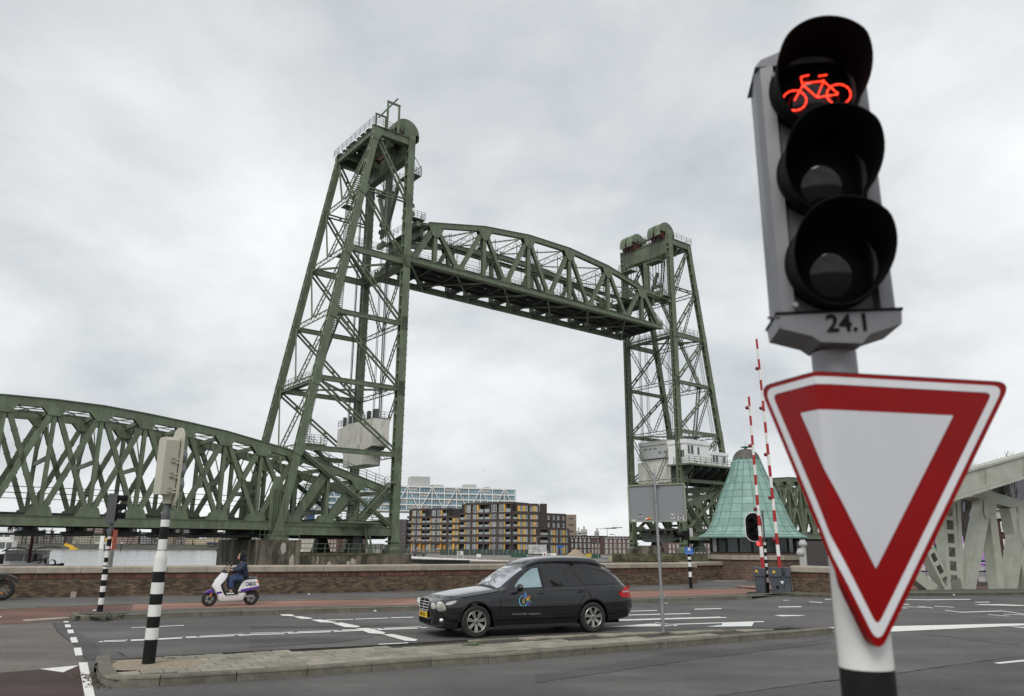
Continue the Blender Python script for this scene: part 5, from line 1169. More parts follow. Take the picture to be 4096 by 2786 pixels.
protos=[bare_tree('bare_tree','bare winter tree on the far river bank',(0,0,.4),17,40+i,group='bare trees along the far river bank',lv=5,r0=.5,thin=.13) for i in range(3)]
used=[False]*3
TL=['before the cream block nearest the left edge','second from left before the cream block','in the middle of the cream block','before the right end of the cream block','between the cream and the dark brick block','before the left part of the wide cream block','over the dark brick block','just left of the yellow gangway','left of the river terminal','close beside the river terminal','before the red terrace','left end of the blue roofed terrace','between terrace and dark block','before the dark block by the big mast','right of the big striped mast','before the tall grey balcony block','at the left end of the pale yellow block','in the left half of the pale yellow block','behind the blue trailer','right of the blue trailer beside the pier']
for i,(x,k) in enumerate(px):
    o=protos[k] if not used[k] else copy_tree(protos[k]); used[k]=True
    p=at(x,2200,706+7*(i%3)); o.location=(p.x,p.y,.3); s_=random.uniform(.8,1.08)*(1.25 if x<100 else 1); o.scale=(s_*.9,s_*.9,s_); o.rotation_euler=(0,0,random.uniform(0,6)); o['label']='bare tree on the far bank '+TL[i]
for k,(x,Y,H,l) in enumerate([(1312,330,13,'bare round tree under the left lift tower before white lattice facade'),(1245,420,9,'small bare tree seen through the pier railing under the left tower')]):
    p=at(x,2200,Y); bare_tree('bare_tree',l,(p.x,p.y,quay_z),H,90+k,lv=5,r0=.3,thin=.05,spread=.6)
# ---- white office bridge building
Fc=Fac(*frame(1190,385,2063,420,quay_z)); r=bldg('office_building','long white glazed office building raised on columns above the dark apartment block','office building',Fc)
z0=Fc.z(1640,2052); z1=Fc.z(1640,1947); Ln=Fc.L; H=z1-z0
z0=Fc.z(2060,2052)+0; z1=Fc.z(2060,1959); H=z1-z0
b=MB(); b.box((.4,.8,z0+.5),(Ln-.4,22,z1-.4)); M['oglass']=mat('office_glass',(.15,.27,.33),.08,var=.4,sc=.12,spec=.7,dirt=(.04,.06,.075),dk=.7,dsc=.07); b.build('glazed_core',M['oglass'],r)
nb=17; st=Ln/nb
fl=4; 
for i in range(fl+1):
    b=MB(); zz=z0+H*i/fl; b.box((0,.3,zz-.33),(Ln,22.4,zz+.33)); b.build('floor_band',M['bwhite'],r)
for i in range(nb+1):
    b=MB(); b.box((st*i-.24,.1,z0),(st*i+.24,.6,z1)); b.build('mullion',M['bwhite'],r)
for i in range(0,nb,1):
    b=MB(); a,c=(st*i,st*(i+1)); b.bar((a,.05,z0 if i%2 else z1),(c,.05,z1 if i%2 else z0),.35,.6,up=(0,1,0)); b.build('truss_diagonal',M['bwhite'],r)
for f_ in range(fl):
    for i in range(nb):
        q=MB(); 
        for k in range(1,5): q.box((st*i+st*k/5-.06,.72,z0+H*f_/fl+.5),(st*i+st*k/5+.06,.81,z0+H*(f_+1)/fl-.5))
        q.build('glazing_bar',M['bwhite'],r)
        if random.random()<.3:
            q=MB(); u0=st*i+.6; q.box((u0,.74,z0+H*f_/fl+H/fl*.45),(u0+st*random.uniform(.3,.8),.79,z0+H*(f_+1)/fl-.6)); q.build('blind',M['concw'],r)
u0,u1=Fc.u(1641),Fc.u(1719); b=MB(); b.box((u0,4,z1+.5),(u1,14,z1+.5+5.2)); b.build('roof_box',M['cabgrey'],r)
for (a,c,h) in ((1733,1775,.9),(1865,1910,1.4),(1952,1965,.6)): b=MB(); b.box((Fc.u(a),4,z1+.5),(Fc.u(c),12,z1+.5+h*1.3)); b.build('roof_box',M['cabgrey'],r)
for a in (1240,1275,1305,1330,1700): 
    b=MB(); u=Fc.u(a); b.bar((u,8,0),(u+(3 if a%2 else -3),8,z0),1.7); b.build('column',M['concw'],r)
b=MB(); u=Fc.u(1226); b.box((u,3,0),(u+3.5,9,z0)); b.build('stair_core',M['bluebd'],r)
# building pieces seen under the left tower
for x0,x1,yt,Y,mt,fl_,cl,l,fr in ((1195,1252,2142,300,'cream',4,5,'cream and glass building seen under the beam of the left tower',True),(1252,1345,2142,320,'rbrick',4,7,'brick facade with white lattice windows under the left tower beam',True),(1345,1440,2142,330,'rbrick',4,6,'brown facade behind the bare tree under the left tower beam',True),(1560,1622,2078,310,'dbrick',8,3,'tall dark red brick block left of the dark apartment building',False)):
    block('apartment_block',l,x0,x1,yt,Y,mt,fl_,cl,.5,.6,zb=quay_z,framed=fr)
# ---- dark apartment complex with yellow panels
M['dkb']=mat('dark_facade_brick',(.058,.046,.043),.9,var=.15,sc=.8,rnd=0); M['yel']=mat('ochre_panel',(.62,.36,.06),.7,var=.08,sc=.5); M['och']=mat('ochre_timber',(.38,.19,.045),.8,var=.15,sc=1)
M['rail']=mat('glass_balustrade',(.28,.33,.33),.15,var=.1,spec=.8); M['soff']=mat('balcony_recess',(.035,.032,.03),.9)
ZQ=(1550,1850,2.446)
zx=lambda x: 1550+x/2.446
zy=lambda y: 1850+y/2.446
def aptwing(label,xa,Ya,xb,Yb,items,rows,topmask,ytop,ref=None,depth=12):
    Fc=Fac(*frame(zx(xa),Ya,zx(xb),Yb,quay_z)); r=bldg('apartment_wing',label,'building',Fc)
    xr=(xa+xb)/2; Z=[Fc.z(zx(xr),zy(y)) for y in rows]
    # wall grid: piers and floor bands in front of a recessed back wall
    H=Fc.z(zx(xr),zy(ytop)); Ln=Fc.L
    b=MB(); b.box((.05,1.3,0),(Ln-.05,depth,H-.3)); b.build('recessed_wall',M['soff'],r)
    tops=[t for t in rows[::2]]
    zs=[(Fc.z(zx(xr),zy(rows[i+1])),Fc.z(zx(xr),zy(rows[i]))) for i in range(0,len(rows),2)]
    prev=H
    for k,(a,c) in enumerate(zs):
        if k==0 and topmask: prev=a-.0; 
        else:
            b=MB(); b.box((0,0,c),(Ln,1.3,prev)); b.build('floor_band',M['dkb'],r)
        if not(k==0 and topmask): prev=a
        if k==0 and topmask: prev=a
    b=MB(); b.box((0,0,-.1),(Ln,1.3,max(.3,zs[-1][0]))); b.build('floor_band',M['dkb'],r)
    # piers between openings
    edges=sorted([(Fc.u(zx(a)),Fc.u(zx(c))) for kd,a,c in items])
    for k,(za,zb_) in enumerate(zs):
        if k==0 and topmask: continue
        cur=0
        for a,c in edges+[(Ln,Ln)]:
            if a-cur>.12: b=MB(); b.box((cur,.004,za),(a,1.3,zb_)); b.build('pier',M['dkb'],r)
            cur=max(cur,c)
    for k,(za,zb_) in enumerate(zs):
        ground=(k==len(zs)-1)
        for j,(kd,a,c) in enumerate(items):
            u0,u1=Fc.u(zx(a)),Fc.u(zx(c)); h=zb_-za
            if k==0 and topmask and not any(m0<=(a+c)/2<=m1 for m0,m1 in topmask): continue
            if ground and kd in 'wb' and xb<1210:
                if j%2: inst('recess_panel',BX('och'),r,(u0,.5,za),scale=(u1-u0,.3,h*.97)); 
                else: fwin(r,u0+.1,za+h*.1,u1-u0-.2,h*.8,True,2,v=.5)
                if j%3==0: inst('balustrade',BX('rail'),r,(u0,.1,za+h*.3),scale=(u1-u0,.06,h*.2))
                continue
            if kd=='y': inst('ochre_panel',BX('yel'),r,(u0,.06,za),scale=(u1-u0,1.2,h))
            elif kd=='w': fwin(r,u0,za+.05,u1-u0,h-.1,True,3 if u1-u0>2 else 2,v=.18)
            elif kd=='b':
                inst('balustrade',BX('rail'),r,(u0,.05,za),scale=(u1-u0,.06,h*.42)); inst('balcony_window',PW('fglass'),r,(u0+.15,1.22,za),scale=((u1-u0)*.7,1,h*.85))
    if topmask:
        za,zb_=zs[0]
        for (m0,m1) in topmask:
            u0,u1=Fc.u(zx(m0)),Fc.u(zx(m1)); b=MB(); b.box((u0,.004,zb_),(u1,depth-.2,H)); b.box((u0,.004,za),(u0+.35,1.3,zb_)); b.box((u1-.35,.004,za),(u1,1.3,zb_)); b.box((u0+.35,1.2,za),(u1-.35,depth-.3,zb_)); b.build('top_storey',M['dkb'],r)
    return r,Fc,zs,H
_B={}
def BX(mt):
    if mt not in _B: b=MB(); b.box((0,0,0),(1,1,1)); _B[mt]=b.mesh('panel',M[mt])
    return _B[mt]
_P={}
def PW(mt):
    if mt not in _P: b=MB(); b.box((0,-.02,0),(1,.02,1)); _P[mt]=b.mesh('pane',M[mt])
    return _P[mt]
rowsL=[(470,525),(548,590),(614,652),(672,712),(735,772),(797,880)]
rl=[v for t in rowsL for v in (t[0],t[1])]
aptwing('left dark apartment wing with ochre panels and stepped top storey',180,312,692,302,[('b',187,228),('y',232,240),('w',242,270),('w',284,314),('y',316,326),('b',334,366),('b',374,412),('y',414,423),('w',428,465),('w',478,515),('y',517,527),('b',534,572),('b',596,630),('y',633,657),('w',660,683),('y',685,694)],rl,[(228,365),(420,600)],450)
rowsR=[(415,490),(508,556),(584,630),(656,703),(730,776),(803,890)]
rr=[v for t in rowsR for v in (t[0],t[1])]
aptwing('middle dark apartment wing with ochre panels and tall corner storey',695,300,1210,286,[('b',705,750),('y',752,762),('w',767,808),('w',830,870),('y',873,885),('b',890,932),('b',945,995),('y',997,1006),('w',1013,1062),('w',1087,1133),('y',1137,1148),('b',1155,1200)],rr,[(757,1000),(1003,1210)],393)
aptwing('right dark apartment wing with ochre panels facing the open ground',1215,286,1500,290,[('b',1230,1270),('y',1273,1293),('w',1295,1322),('y',1326,1345),('w',1347,1373),('w',1395,1424),('y',1427,1447),('w',1449,1474)],[425,480,512,556,582,628,652,705,728,780,803,900],[(1258,1480)],402)
aptwing('plain dark end wing with pairs of white windows right of the ochre facade',1495,291,1752,300,[('w',1517,1545),('w',1565,1590),('w',1615,1640),('w',1660,1685),('w',1710,1734)],[520,566,592,638],None,500)
aptwing('low dark front wing with ochre panels before the plain end wing',1490,288,1782,297,[('b',1497,1570),('w',1592,1618),('y',1621,1640),('w',1643,1668),('w',1688,1714),('y',1717,1735),('w',1738,1764)],[662,712,736,786,812,900],None,645)
b=MB(); pa_=at(zx(1495),2055,289.5); pb_=at(zx(1560),2055,291.5); b.slab([(pa_.x,pa_.y),(pb_.x,pb_.y),(pb_.x,pb_.y+9),(pa_.x,pa_.y+9)],quay_z,pa_.z+3.7); o=b.build('stair_tower',M['dkb'],org=(pa_.x,pa_.y,quay_z)); o.location=(pa_.x,pa_.y,quay_z); tag(o,'narrow dark stair tower between the ochre facade and plain end wing','building')
Fc=Fac(*frame(zx(1540),290.4,zx(1548),290.5)); 
block('apartment_block','beige block with dark balcony recesses right of the dark apartment building',zx(1752),zx(1852),zy(512),325,'tan',6,1,.45,.25,zb=quay_z)
# ---- brick town houses
def townhouse(label,x0,x1,yt,Y,mt,cols,roofpitch=False,rowsn=3):
    Fc=Fac(*frame(zx(x0),Y,zx(x1),Y+2,quay_z)); r=bldg('town_house',label,'house',Fc); H=Fc.z(zx((x0+x1)/2),zy(yt)); Ln=Fc.L
    b=MB(); b.box((0,0,0),(Ln,10,H)); b.build('wall',M[mt],r); b=MB(); b.box((-.1,-.2,H-1.0),(Ln+.1,0,H-.8)); b.box((-.1,-.2,H-.1),(Ln+.1,10,H+.12)); b.build('cornice',M['fdark'],r)
    if roofpitch:
        b=MB(); b.add([(0,-.3,H*.63),(Ln,-.3,H*.63),(Ln,4,H+.1),(0,4,H+.1)],[(0,1,2,3)]); b.add([(0,-.3,H*.62),(Ln,-.3,H*.62),(Ln,4,H+.05),(0,4,H+.05)],[(3,2,1,0)]); b.build('roof',M['slate2'],r)
        b=MB(); b.box((Ln*.3,.6,H*.7),(Ln*.42,1.2,H*.8)); b.build('skylight',M['bwhite'],r)
    for i in range(rowsn if not roofpitch else 2):
        for c in range(cols): fwin(r,Ln*(c+.3)/cols,H*(.06+i*.31),Ln/cols*.4,H*.22,True,2)
    b=MB()
    for i in range(int(Ln/1.2)): b.box((i*1.2+.3,-.03,H-.75),(i*1.2+.75,0,H-.3))
    b.build('frieze_block',M['band'],r); return r
M['slate2']=bm('dark_slate',(.06,.062,.07),.15); M['hbrick']=bm('house_brick',(.13,.085,.075)); M['hbrick2']=bm('dark_house_brick',(.065,.05,.048))
townhouse('dark brick town house with white windows right of the apartment complex',1785,1992,720,300,'hbrick2',5)
townhouse('brick house with dark slate roof and skylight between two flat roofed houses',1992,2150,722,302,'hbrick',5,True)
townhouse('red brick town house left of the right lift tower',2120,2380,728,298,'hbrick',6)
townhouse('brown brick terrace seen under the right approach span',2745,3200,728,300,'hbrick',12)
# ---- site in front: hoarding, containers, sand heaps, sheet piling, fenders, lamps
def obj_at(name,label,cat,m,build,org,group=None,smooth=False):
    b=MB(); build(b); o=b.build(name,m if not isinstance(m,str) else M[m],org=tuple(org),smooth=smooth); o.location=org; tag(o,label,cat,group); return o
M['hoard']=mat('green_netting',(.05,.075,.065),.9,var=.2,sc=1.5); 
a=at(1760,2225,262); c=at(2130,2223,266); a.z=c.z=quay_z
root=thing('site_fence','green netting site fence in front of the dark apartment building','fence',tuple(a),org=tuple(a)); n=22
for i in range(n):
    p=a.lerp(c,i/n); q=a.lerp(c,(i+1)/n-.004); b=MB(); b.bar(p+Vector((0,0,1.0)),q+Vector((0,0,1.0)),.06,1.9); b.build('fence_panel',M['hoard'],root)
a=at(1625,2222,250); c=at(1760,2222,258); a.z=c.z=quay_z; root=thing('site_fence','open wire site fence left of the green netting fence','fence',tuple(a),org=tuple(a))
for i in range(10):
    p=a.lerp(c,i/10); q=a.lerp(c,(i+1)/10-.02); b=MB(); [b.bar(p+Vector((0,0,z)),q+Vector((0,0,z)),.04) for z in (.15,.8,1.4,2.0)]; [b.bar(p.lerp(q,t)+Vector((0,0,.15)),p.lerp(q,t)+Vector((0,0,2)),.04) for t in np.linspace(0,1,7).tolist()]; b.build('fence_panel',M['galv'],root)
def boxthing(name,label,cat,x0,x1,yt,yb,Y,m,depth=2.5,lid=None):
    p=at(x0,yb,Y); q=at(x1,yb,Y); t=at(x0,yt,Y)
    o=obj_at(name,label,cat,m,lambda b:(b.box((p.x,p.y,p.z),(q.x,p.y+depth,t.z)),[b.box((p.x+k*(q.x-p.x)/6,p.y-.06,p.z),(p.x+k*(q.x-p.x)/6+.1,p.y,t.z)) for k in range(7)]),p)
    return o,p,q,t
M['contg']=mat('container_green',(.03,.085,.06),.7,var=.15); M['contb']=mat('container_blue',(.02,.05,.13),.7,var=.15); M['conty']=mat('container_yellow',(.5,.42,.05),.7,var=.15)
boxthing('container','small green container in front of the middle apartment wing','container',2043,2112,2214,2236,225,M['contg'])
o,p,q,t=boxthing('container','green site container with yellow stripe right of the sand heap','container',2370,2402,2218,2250,215,M['contg']); 
boxthing('container','yellow topped container left of the green site container','container',2345,2369,2217,2229,220,M['conty'])
boxthing('skip','blue waste skip between the green container and the pier','skip',2408,2432,2235,2250,205,M['contb']); boxthing('skip','yellow and blue waste skip right beside the mossy pier','skip',2434,2458,2234,2243,208,M['conty'])
for k,(x0,x1,yt,yb,l,mt) in enumerate([(2265,2352,2196,2226,'large heap of yellow sand behind the car roof','sandh'),(2340,2390,2205,2222,'small dark brown earth heap right of the sand heap','earth')]):
    M.setdefault('sandh',mat('sand_heap',(.30,.24,.17),.95,var=.15,sc=2)); M.setdefault('earth',mat('earth_heap',(.12,.08,.05),.95,var=.2,sc=2))
    p=at(x0,yb,235); q=at(x1,yb,235); t=at((x0+x1)/2,yt,235); b=MB(); n=18; W_=(q.x-p.x)/2; cx_=(p.x+q.x)/2; rows=[]
    for i in range(9):
        f=i/8; rows.append([(cx_+W_*f*math.cos(2*math.pi*j/n)*(1+.1*math.sin(j*2)),p.y+5+W_*.6*f*math.sin(2*math.pi*j/n),quay_z+(t.z-quay_z)*max(0,(1-f)**.8)*(1+.06*math.sin(j*1.7))) for j in range(n+1)])
    b.grid(rows); o=b.build('earth_heap',M[mt],org=(cx_,p.y+5,quay_z),smooth=True); o.location=(cx_,p.y+5,quay_z); tag(o,l,'heap')
M['pile']=mat('sheet_pile',(.035,.03,.025),.9,var=.3,dirt=(.1,.09,.07),dk=.4,dsc=.3)
a=at(1620,2262,150); c=at(1880,2262,143); a.z=c.z=0
def sp_(b):
    n=64
    for i in range(n):
        p=a.lerp(c,i/n); q=a.lerp(c,(i+1)/n); off=.22 if i%2 else 0; b.box((p.x,p.y-off,water_z-1),(q.x-.02,p.y+.4,at(1700,2239,147).z))
    b.box((a.x-8,a.y,water_z),(c.x,c.y+8,at(1700,2239,147).z-.03))
o=obj_at('sheet_piling','dark steel sheet piling along the far quay behind the parapet wall','quay wall',M['pile'],sp_,a)
a2=at(1878,2262,143); c2=at(2300,2262,150)
obj_at('quay_edge','low pale concrete quay edge with stains right of the sheet piling','quay wall',M['cop'],lambda b:(b.box((a2.x,a2.y-.2,water_z-1),(c2.x,a2.y+9,at(1950,2246,143).z)),b.box((a2.x,a2.y-.5,at(1950,2251,143).z),(c2.x,a2.y-.2,at(1950,2247,143).z))),a2)
bl=MB(); bl.ball((0,0,0),(.33,.33,.30),10,8); me=bl.mesh('ball',M['white'],smooth=True)
for i in range(66):
    x=1624+i*6.25; t=i/65; Y=151-6*t if i<42 else 145; y=2232+ (2250-2232)*t**.9
    p=at(x,y,Y); o=bpy.data.objects.new('quay_ball',me); col.objects.link(o); o.location=p; s_=random.uniform(.85,1.1); o.scale=(s_,s_,s_); tag(o,'white ball fender in the row along the edge of the far quay','ball fender','white balls along the far quay edge')
b=MB(); pa_=at(1620,2237,151.6); pb_=at(2040,2254,146); b.slab([(pa_.x-3,pa_.y-1.5),(pb_.x+6,pb_.y-1.5),(pb_.x+6,pb_.y+7),(pa_.x-3,pa_.y+30)],water_z,pa_.z-.3); b.build('quay_strip',M['land'],kind='structure')
def lamp(x,yt,yb,Y,label,left=-1,arm=1.6):
    p=at(x,yb,Y); t=at(x,yt,Y); H=t.z-p.z; r=thing('street_lamp',label,'street lamp',tuple(p)); b=MB(); b.tube([(0,0,0),(0,0,H)],[.11,.06],6); b.tube([(0,0,H),(arm,0,H+.12)],.05,5); b.build('pole',M['galv'],r); b=MB(); b.box((arm*.5 if arm>0 else arm*1.45,-.15,H+.02),(arm*1.45 if arm>0 else arm*.5,.15,H+.2)); b.build('lamp_head',M['dgrey'],r)
lamp(1652,2155,2226,245,'street lamp before the left end of the dark apartment building',arm=1.5); lamp(1794,2153,2232,225,'street lamp before the green netting fence, left one',arm=1.6); lamp(1975,2153,2240,205,'street lamp standing at the middle apartment wing beside the fence',arm=1.8); lamp(2147,2147,2182,240,'street lamp rising above the advertising board',arm=2.2)
lamp(2393,2116,2235,190,'tall street lamp left of the pair near the red town house',arm=3.2); lamp(2432,2113,2240,192,'tall street lamp right of the pair near the red town house',arm=2.6); lamp(2462,2235-95,2240,220,'slim street lamp just left of the right lift tower',arm=-1)
# advertising board, info signs
p=at(2113,2222,215); q=at(2186,2180,215)
r=thing('advertising_board','large site advertising board with grey city picture behind the hearse roof','sign',tuple(p),org=tuple(p))
b=MB(); b.box((p.x,p.y,p.z-1.5),(q.x,p.y+.2,q.z)); b.build('panel',mat('board_picture',(.42,.43,.43),.6,var=.55,sc=.9),r)
b=MB(); b.box((p.x-.02,p.y-.05,p.z-1.4),(p.x+(q.x-p.x)*.78,p.y-.01,p.z+.35)); b.build('title_strip',M['blackm'],r)
b=MB(); b.box((p.x+(q.x-p.x)*.785,p.y-.05,p.z-1.4),(q.x,p.y-.01,p.z+.9)); b.build('logo_panel',M['white'],r)
b=MB(); b.box((p.x+(q.x-p.x)*.85,p.y-.08,p.z-.1),(p.x+(q.x-p.x)*.93,p.y-.05,p.z+.5)); b.build('logo',M['red'],r)
put_text(text('KESKWARTER.NL',.62,M['white'],ext=.01),'lettering',r,basis((p.x-p.x+(q.x-p.x)*.38,-.08,-.15),(1,0,0),(0,0,1)))
p=at(1828,2240,160); q=at(1853,2206,160); r=thing('quay_sign','white slatted mooring sign on two legs at the far quay','sign',tuple(p),org=tuple(p))
b=MB(); b.box((p.x,p.y,p.z),(p.x+.1,p.y+.1,q.z)); b.box((q.x-.1,p.y,p.z),(q.x,p.y+.1,q.z)); b.build('leg',M['white'],r)
b=MB(); b.box((p.x,p.y-.02,q.z-.75),(q.x,p.y,q.z)); b.build('panel',M['white'],r)
for k in range(4): b=MB(); b.box((p.x+.2+k*.12,p.y-.05,q.z-.68),(p.x+.26+k*.12,p.y-.021,q.z-.08)); b.build('slat',M['redrope'],r)
p=at(2190,2232,205); q=at(2226,2214,205); r=thing('quay_sign','second white slatted mooring sign behind the hearse roof','sign',tuple(p),org=tuple(p)); b=MB(); b.box((p.x,p.y,q.z-.6),(q.x,p.y+.1,q.z)); b.build('panel',M['white'],r)
for k in range(4): b=MB(); b.box((p.x+.2+k*.2,p.y-.05,q.z-.55),(p.x+.26+k*.2,p.y-.021,q.z-.05)); b.build('slat',M['redrope'],r)
p=at(1906,2230,200); q=at(1924,2217,200); obj_at('notice_board','small white notice board on the green netting fence','sign','white',lambda b:b.box((p.x,p.y,p.z),(q.x,p.y+.1,q.z)),p)
p=at(2228,2190,240); q=at(2256,2183,240); obj_at('street_sign','blue street name sign on a pole before the right apartment wing','sign','blue',lambda b:(b.box((p.x,p.y,p.z),(q.x,p.y+.1,q.z)),b.tube([((p.x+q.x)/2,p.y+.2,quay_z),((p.x+q.x)/2,p.y+.2,q.z)],.06,6)),p)
p=at(1652,2215,244); obj_at('warning_sign','tiny red triangular warning sign by the leftmost street lamp','sign','redrope',lambda b:b.prism([(p.x-.35,p.z),(p.x+.35,p.z),(p.x,p.z+.6)],p.y,p.y+.05),p)
def car_far(x,y,Y,label,m,sc=1.0):
    p=at(x,y,Y); p.z=max(p.z-.0,-9); r=thing('parked_car',label,'car',tuple(p))
    b=MB(); b.prism([(-2.1,.3),(2.1,.3),(2.1,.75),(1.3,.85),(.75,1.4),(-1.1,1.4),(-1.8,.9),(-2.1,.8)],-.85,.85); b.build('body',m,r); b=MB()
    for u in (-1.3,1.3): b.tube([(u,-.87,.32),(u,-.6,.32)],.32,10)
    b.build('wheel',M['blackm'],r); b=MB(); b.prism([(.95,.88),(.65,1.33),(-1.0,1.33),(-1.5,.9)],-.86,-.84); b.build('window',M['fglass'],r)
car_far(1678,2226,240,'dark parked car before the left end of the apartment building',M['dgrey']); car_far(1175,2215,190,'white parked van seen through the railing under the left tower',M['white']); car_far(1130,2214,200,'white parked car left of the parked van under the left tower',M['white']); car_far(388,2176,702,'white car driving along the far river bank',M['white'])
# gull
p=at(1934,1883,120); obj_at('gull','tiny pale gull flying above the white office building','bird','white',lambda b:(b.ball(tuple(p),(.2,.05,.05),8,6),b.add([p,p+Vector((.1,0,0)),p+Vector((.34,.05,.12)),p+Vector((.30,.05,.13))],[(0,1,2,3),(3,2,1,0)]),b.add([p,p+Vector((-.1,0,0)),p+Vector((-.34,.05,.14)),p+Vector((-.30,.05,.15))],[(3,2,1,0),(0,1,2,3)])),p)
# small pale buoys and bollards skipped where nothing stands
# ================================================================== GREY BASCULE BRIDGE AND STREET ON THE RIGHT
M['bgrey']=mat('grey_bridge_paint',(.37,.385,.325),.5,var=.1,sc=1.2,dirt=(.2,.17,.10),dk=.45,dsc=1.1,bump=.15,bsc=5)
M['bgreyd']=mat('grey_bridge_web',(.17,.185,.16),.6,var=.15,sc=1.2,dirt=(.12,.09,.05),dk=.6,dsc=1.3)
M['rivet']=M['bgrey']
Z7=(3500,1750,2.2584)
A7=gnd(3640,2372); B7=gnd(4096,2364); D7=(B7-A7).normalized(); N7=Vector((-D7.y,D7.x,0))
def p7(x,y,off=0): 
    P=zp(Z7,[(x,y)])[0]; return onplane(P[0],P[1],A7+N7*off,D7)
mb=MB(); pav=g2([(3180,2388),(3333,2391),(3620,2385),(4096,2381),(4700,2374)]); d0=(Vector(pav[-1])-Vector(pav[1])).normalized(); nn=Vector((-d0.y,d0.x))
kerb('kerb','grey kerb in front of the grey steel bridge at right',pav,.18,-.05,.12,side=1,L=1.0)
mb.slab(pav+[tuple(Vector(pav[-1])+nn*2.6),tuple(Vector(pav[0])+nn*1.6)],-.05,.11); mb.build('pavement',M['verge'],kind='structure')
a=Vector(pav[1])+nn*3.6; c=Vector(pav[-1])+nn*3.6; sheet('cycle_path',[tuple(a),tuple(c),tuple(c+nn*4.0),tuple(a+nn*4.0)],.05,M['redasph'])
Bs=thing('bascule_bridge','grey riveted steel truss of the second bridge at the right edge','bridge',tuple(A7),org=tuple(A7))
def member(name,p,q,w,flip=False,wall=.3,batten=False,rv=True,dp=.42):
    """riveted channel member: two outer plates with open side or battens"""
    b=MB(); p=Vector(p); q=Vector(q); d=(q-p).normalized(); a=d.cross(N7).normalized()
    for t in (0,dp):
        o=N7*t
        if batten and t==0:
            for s_ in (-1,1): b.bar(p+o+a*s_*w*.38,q+o+a*s_*w*.38,w*.24,.05,up=N7)
            L_=(q-p).length; n=int(L_/.62)
            for i in range(n+1): c=p.lerp(q,(i+.3)/(n+.6))+o; b.bar(c-d*.09,c+d*.09,w*.6,.04,up=N7)
        else: b.bar(p+o,q+o,w,.04,up=N7)
    for s_ in (-1,1): b.bar(p+N7*dp/2+a*s_*w*.46,q+N7*dp/2+a*s_*w*.46,.05,dp,up=N7)
    m_=b.build(name,M['bgrey'],Bs)
    if rv:
        b=MB(); L_=(q-p).length; n=int(L_/.17)
        for s_ in (-1,1):
            for i in range(1,n): c=p+d*(L_*i/n)-N7*.02+a*s_*w*(.32 if not batten else .38)+(a*.03 if i%2 else -a*.03); b.bar(c-a*.017,c+a*.017,.034,.03,up=N7)
        b.build('rivet',M['bgrey'],m_,kind='stuff',org=tuple(A7))
    return m_
member('post',p7(720,1390),p7(660,575),.78,batten=True); 
member('post',p7(760+30,1390),p7(752,560),.22,rv=False)
member('diagonal',p7(850,1390),p7(1010,580),.62); member('post',p7(1150,1385),p7(1055,640),.42,rv=False,dp=.5); member('diagonal',p7(1235,1390),p7(1340,650),.6); member('diagonal',p7(1400,1390),p7(1240,640),.4,rv=False,dp=.5)
member('post',p7(1560,1390),p7(1520,680),.6); member('diagonal',p7(1640,1390),p7(1820,700),.6)
member('diagonal',p7(680,1390),p7(490,1000),.52,batten=True); member('brace',p7(570,1400),p7(300,1180),.5); member('diagonal',p7(470,1010),p7(330,760),.4,rv=False)
member('top_chord',p7(880,490,.1),p7(1900,780,.1),.5,dp=.7)
# heavy upper arm, nearer the road
up0=p7(560,560,-1.2); up1=p7(1900,70,-1.2)
b=MB(); a=(up1-up0).normalized(); pr=a.cross(N7).normalized()
q0a,q0b=p7(640,360,-1.2),p7(640,590,-1.2); q1a,q1b=p7(2000,-20,-1.2),p7(2000,160,-1.2)
for t in (0,.7): b.add([q0b+N7*t,q1b+N7*t,q1a+N7*t,q0a+N7*t,q0b+N7*(t+.03),q1b+N7*(t+.03),q1a+N7*(t+.03),q0a+N7*(t+.03)],[(0,1,2,3),(7,6,5,4),(0,4,5,1),(2,6,7,3),(1,5,6,2),(3,7,4,0)])
b.bar(q0b+N7*.36,q1b+N7*.36,.82,.08); b.bar(q0a+N7*.36,q1a+N7*.36,.86,.1)
b.build('counterweight_arm',M['bgrey'],Bs)
b=MB()
for (x,y) in [(1000,235),(1340,165)]: 
    for k in range(9): c=p7(x,y+10+k*20,-1.23); b.bar(c-D7*.02,c+D7*.02,.04,.03,up=N7)
for k in range(52): 
    t=k/51; c=q0b.lerp(q1b,t)+Vector((0,0,.12))-N7*.02; b.bar(c-D7*.018,c+D7*.018,.036,.03,up=N7)
b.build('rivet',M['bgrey'],Bs,kind='stuff')
b=MB(); c=p7(1040,600); n=9
b.add([p7(x,y,-.06) for x,y in [(985,555),(1105,580),(1090,690),(1045,685),(1010,740),(985,690)]],[(0,1,2,3,4,5)]); b.add([p7(x,y,-.03) for x,y in [(985,555),(1105,580),(1090,690),(1045,685),(1010,740),(985,690)]],[(5,4,3,2,1,0)]); b.build('gusset_plate',M['bgrey'],Bs)
b=MB()
for t in (0.0,): 
    b.add([p7(x,y,-.06) for x,y in [(540,1400),(575,1340),(650,1395)]]+[p7(x,y,.4) for x,y in [(540,1400),(575,1340),(650,1395)]],[(0,1,2),(5,4,3),(0,3,4,1),(1,4,5,2),(2,5,3,0)])
    b.add([p7(x,y,-.06) for x,y in [(690,1290),(770,1270),(800,1395),(700,1395)]]+[p7(x,y,.3) for x,y in [(690,1290),(770,1270),(800,1395),(700,1395)]],[(0,1,2,3),(7,6,5,4),(0,4,5,1),(1,5,6,2),(2,6,7,3),(3,7,4,0)])
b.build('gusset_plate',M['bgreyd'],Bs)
b=MB(); b.bar(p7(250,1398)+N7*.2,p7(2000,1388)+N7*.2,.6,.1); b.build('bottom_plate',M['bgreyd'],Bs)
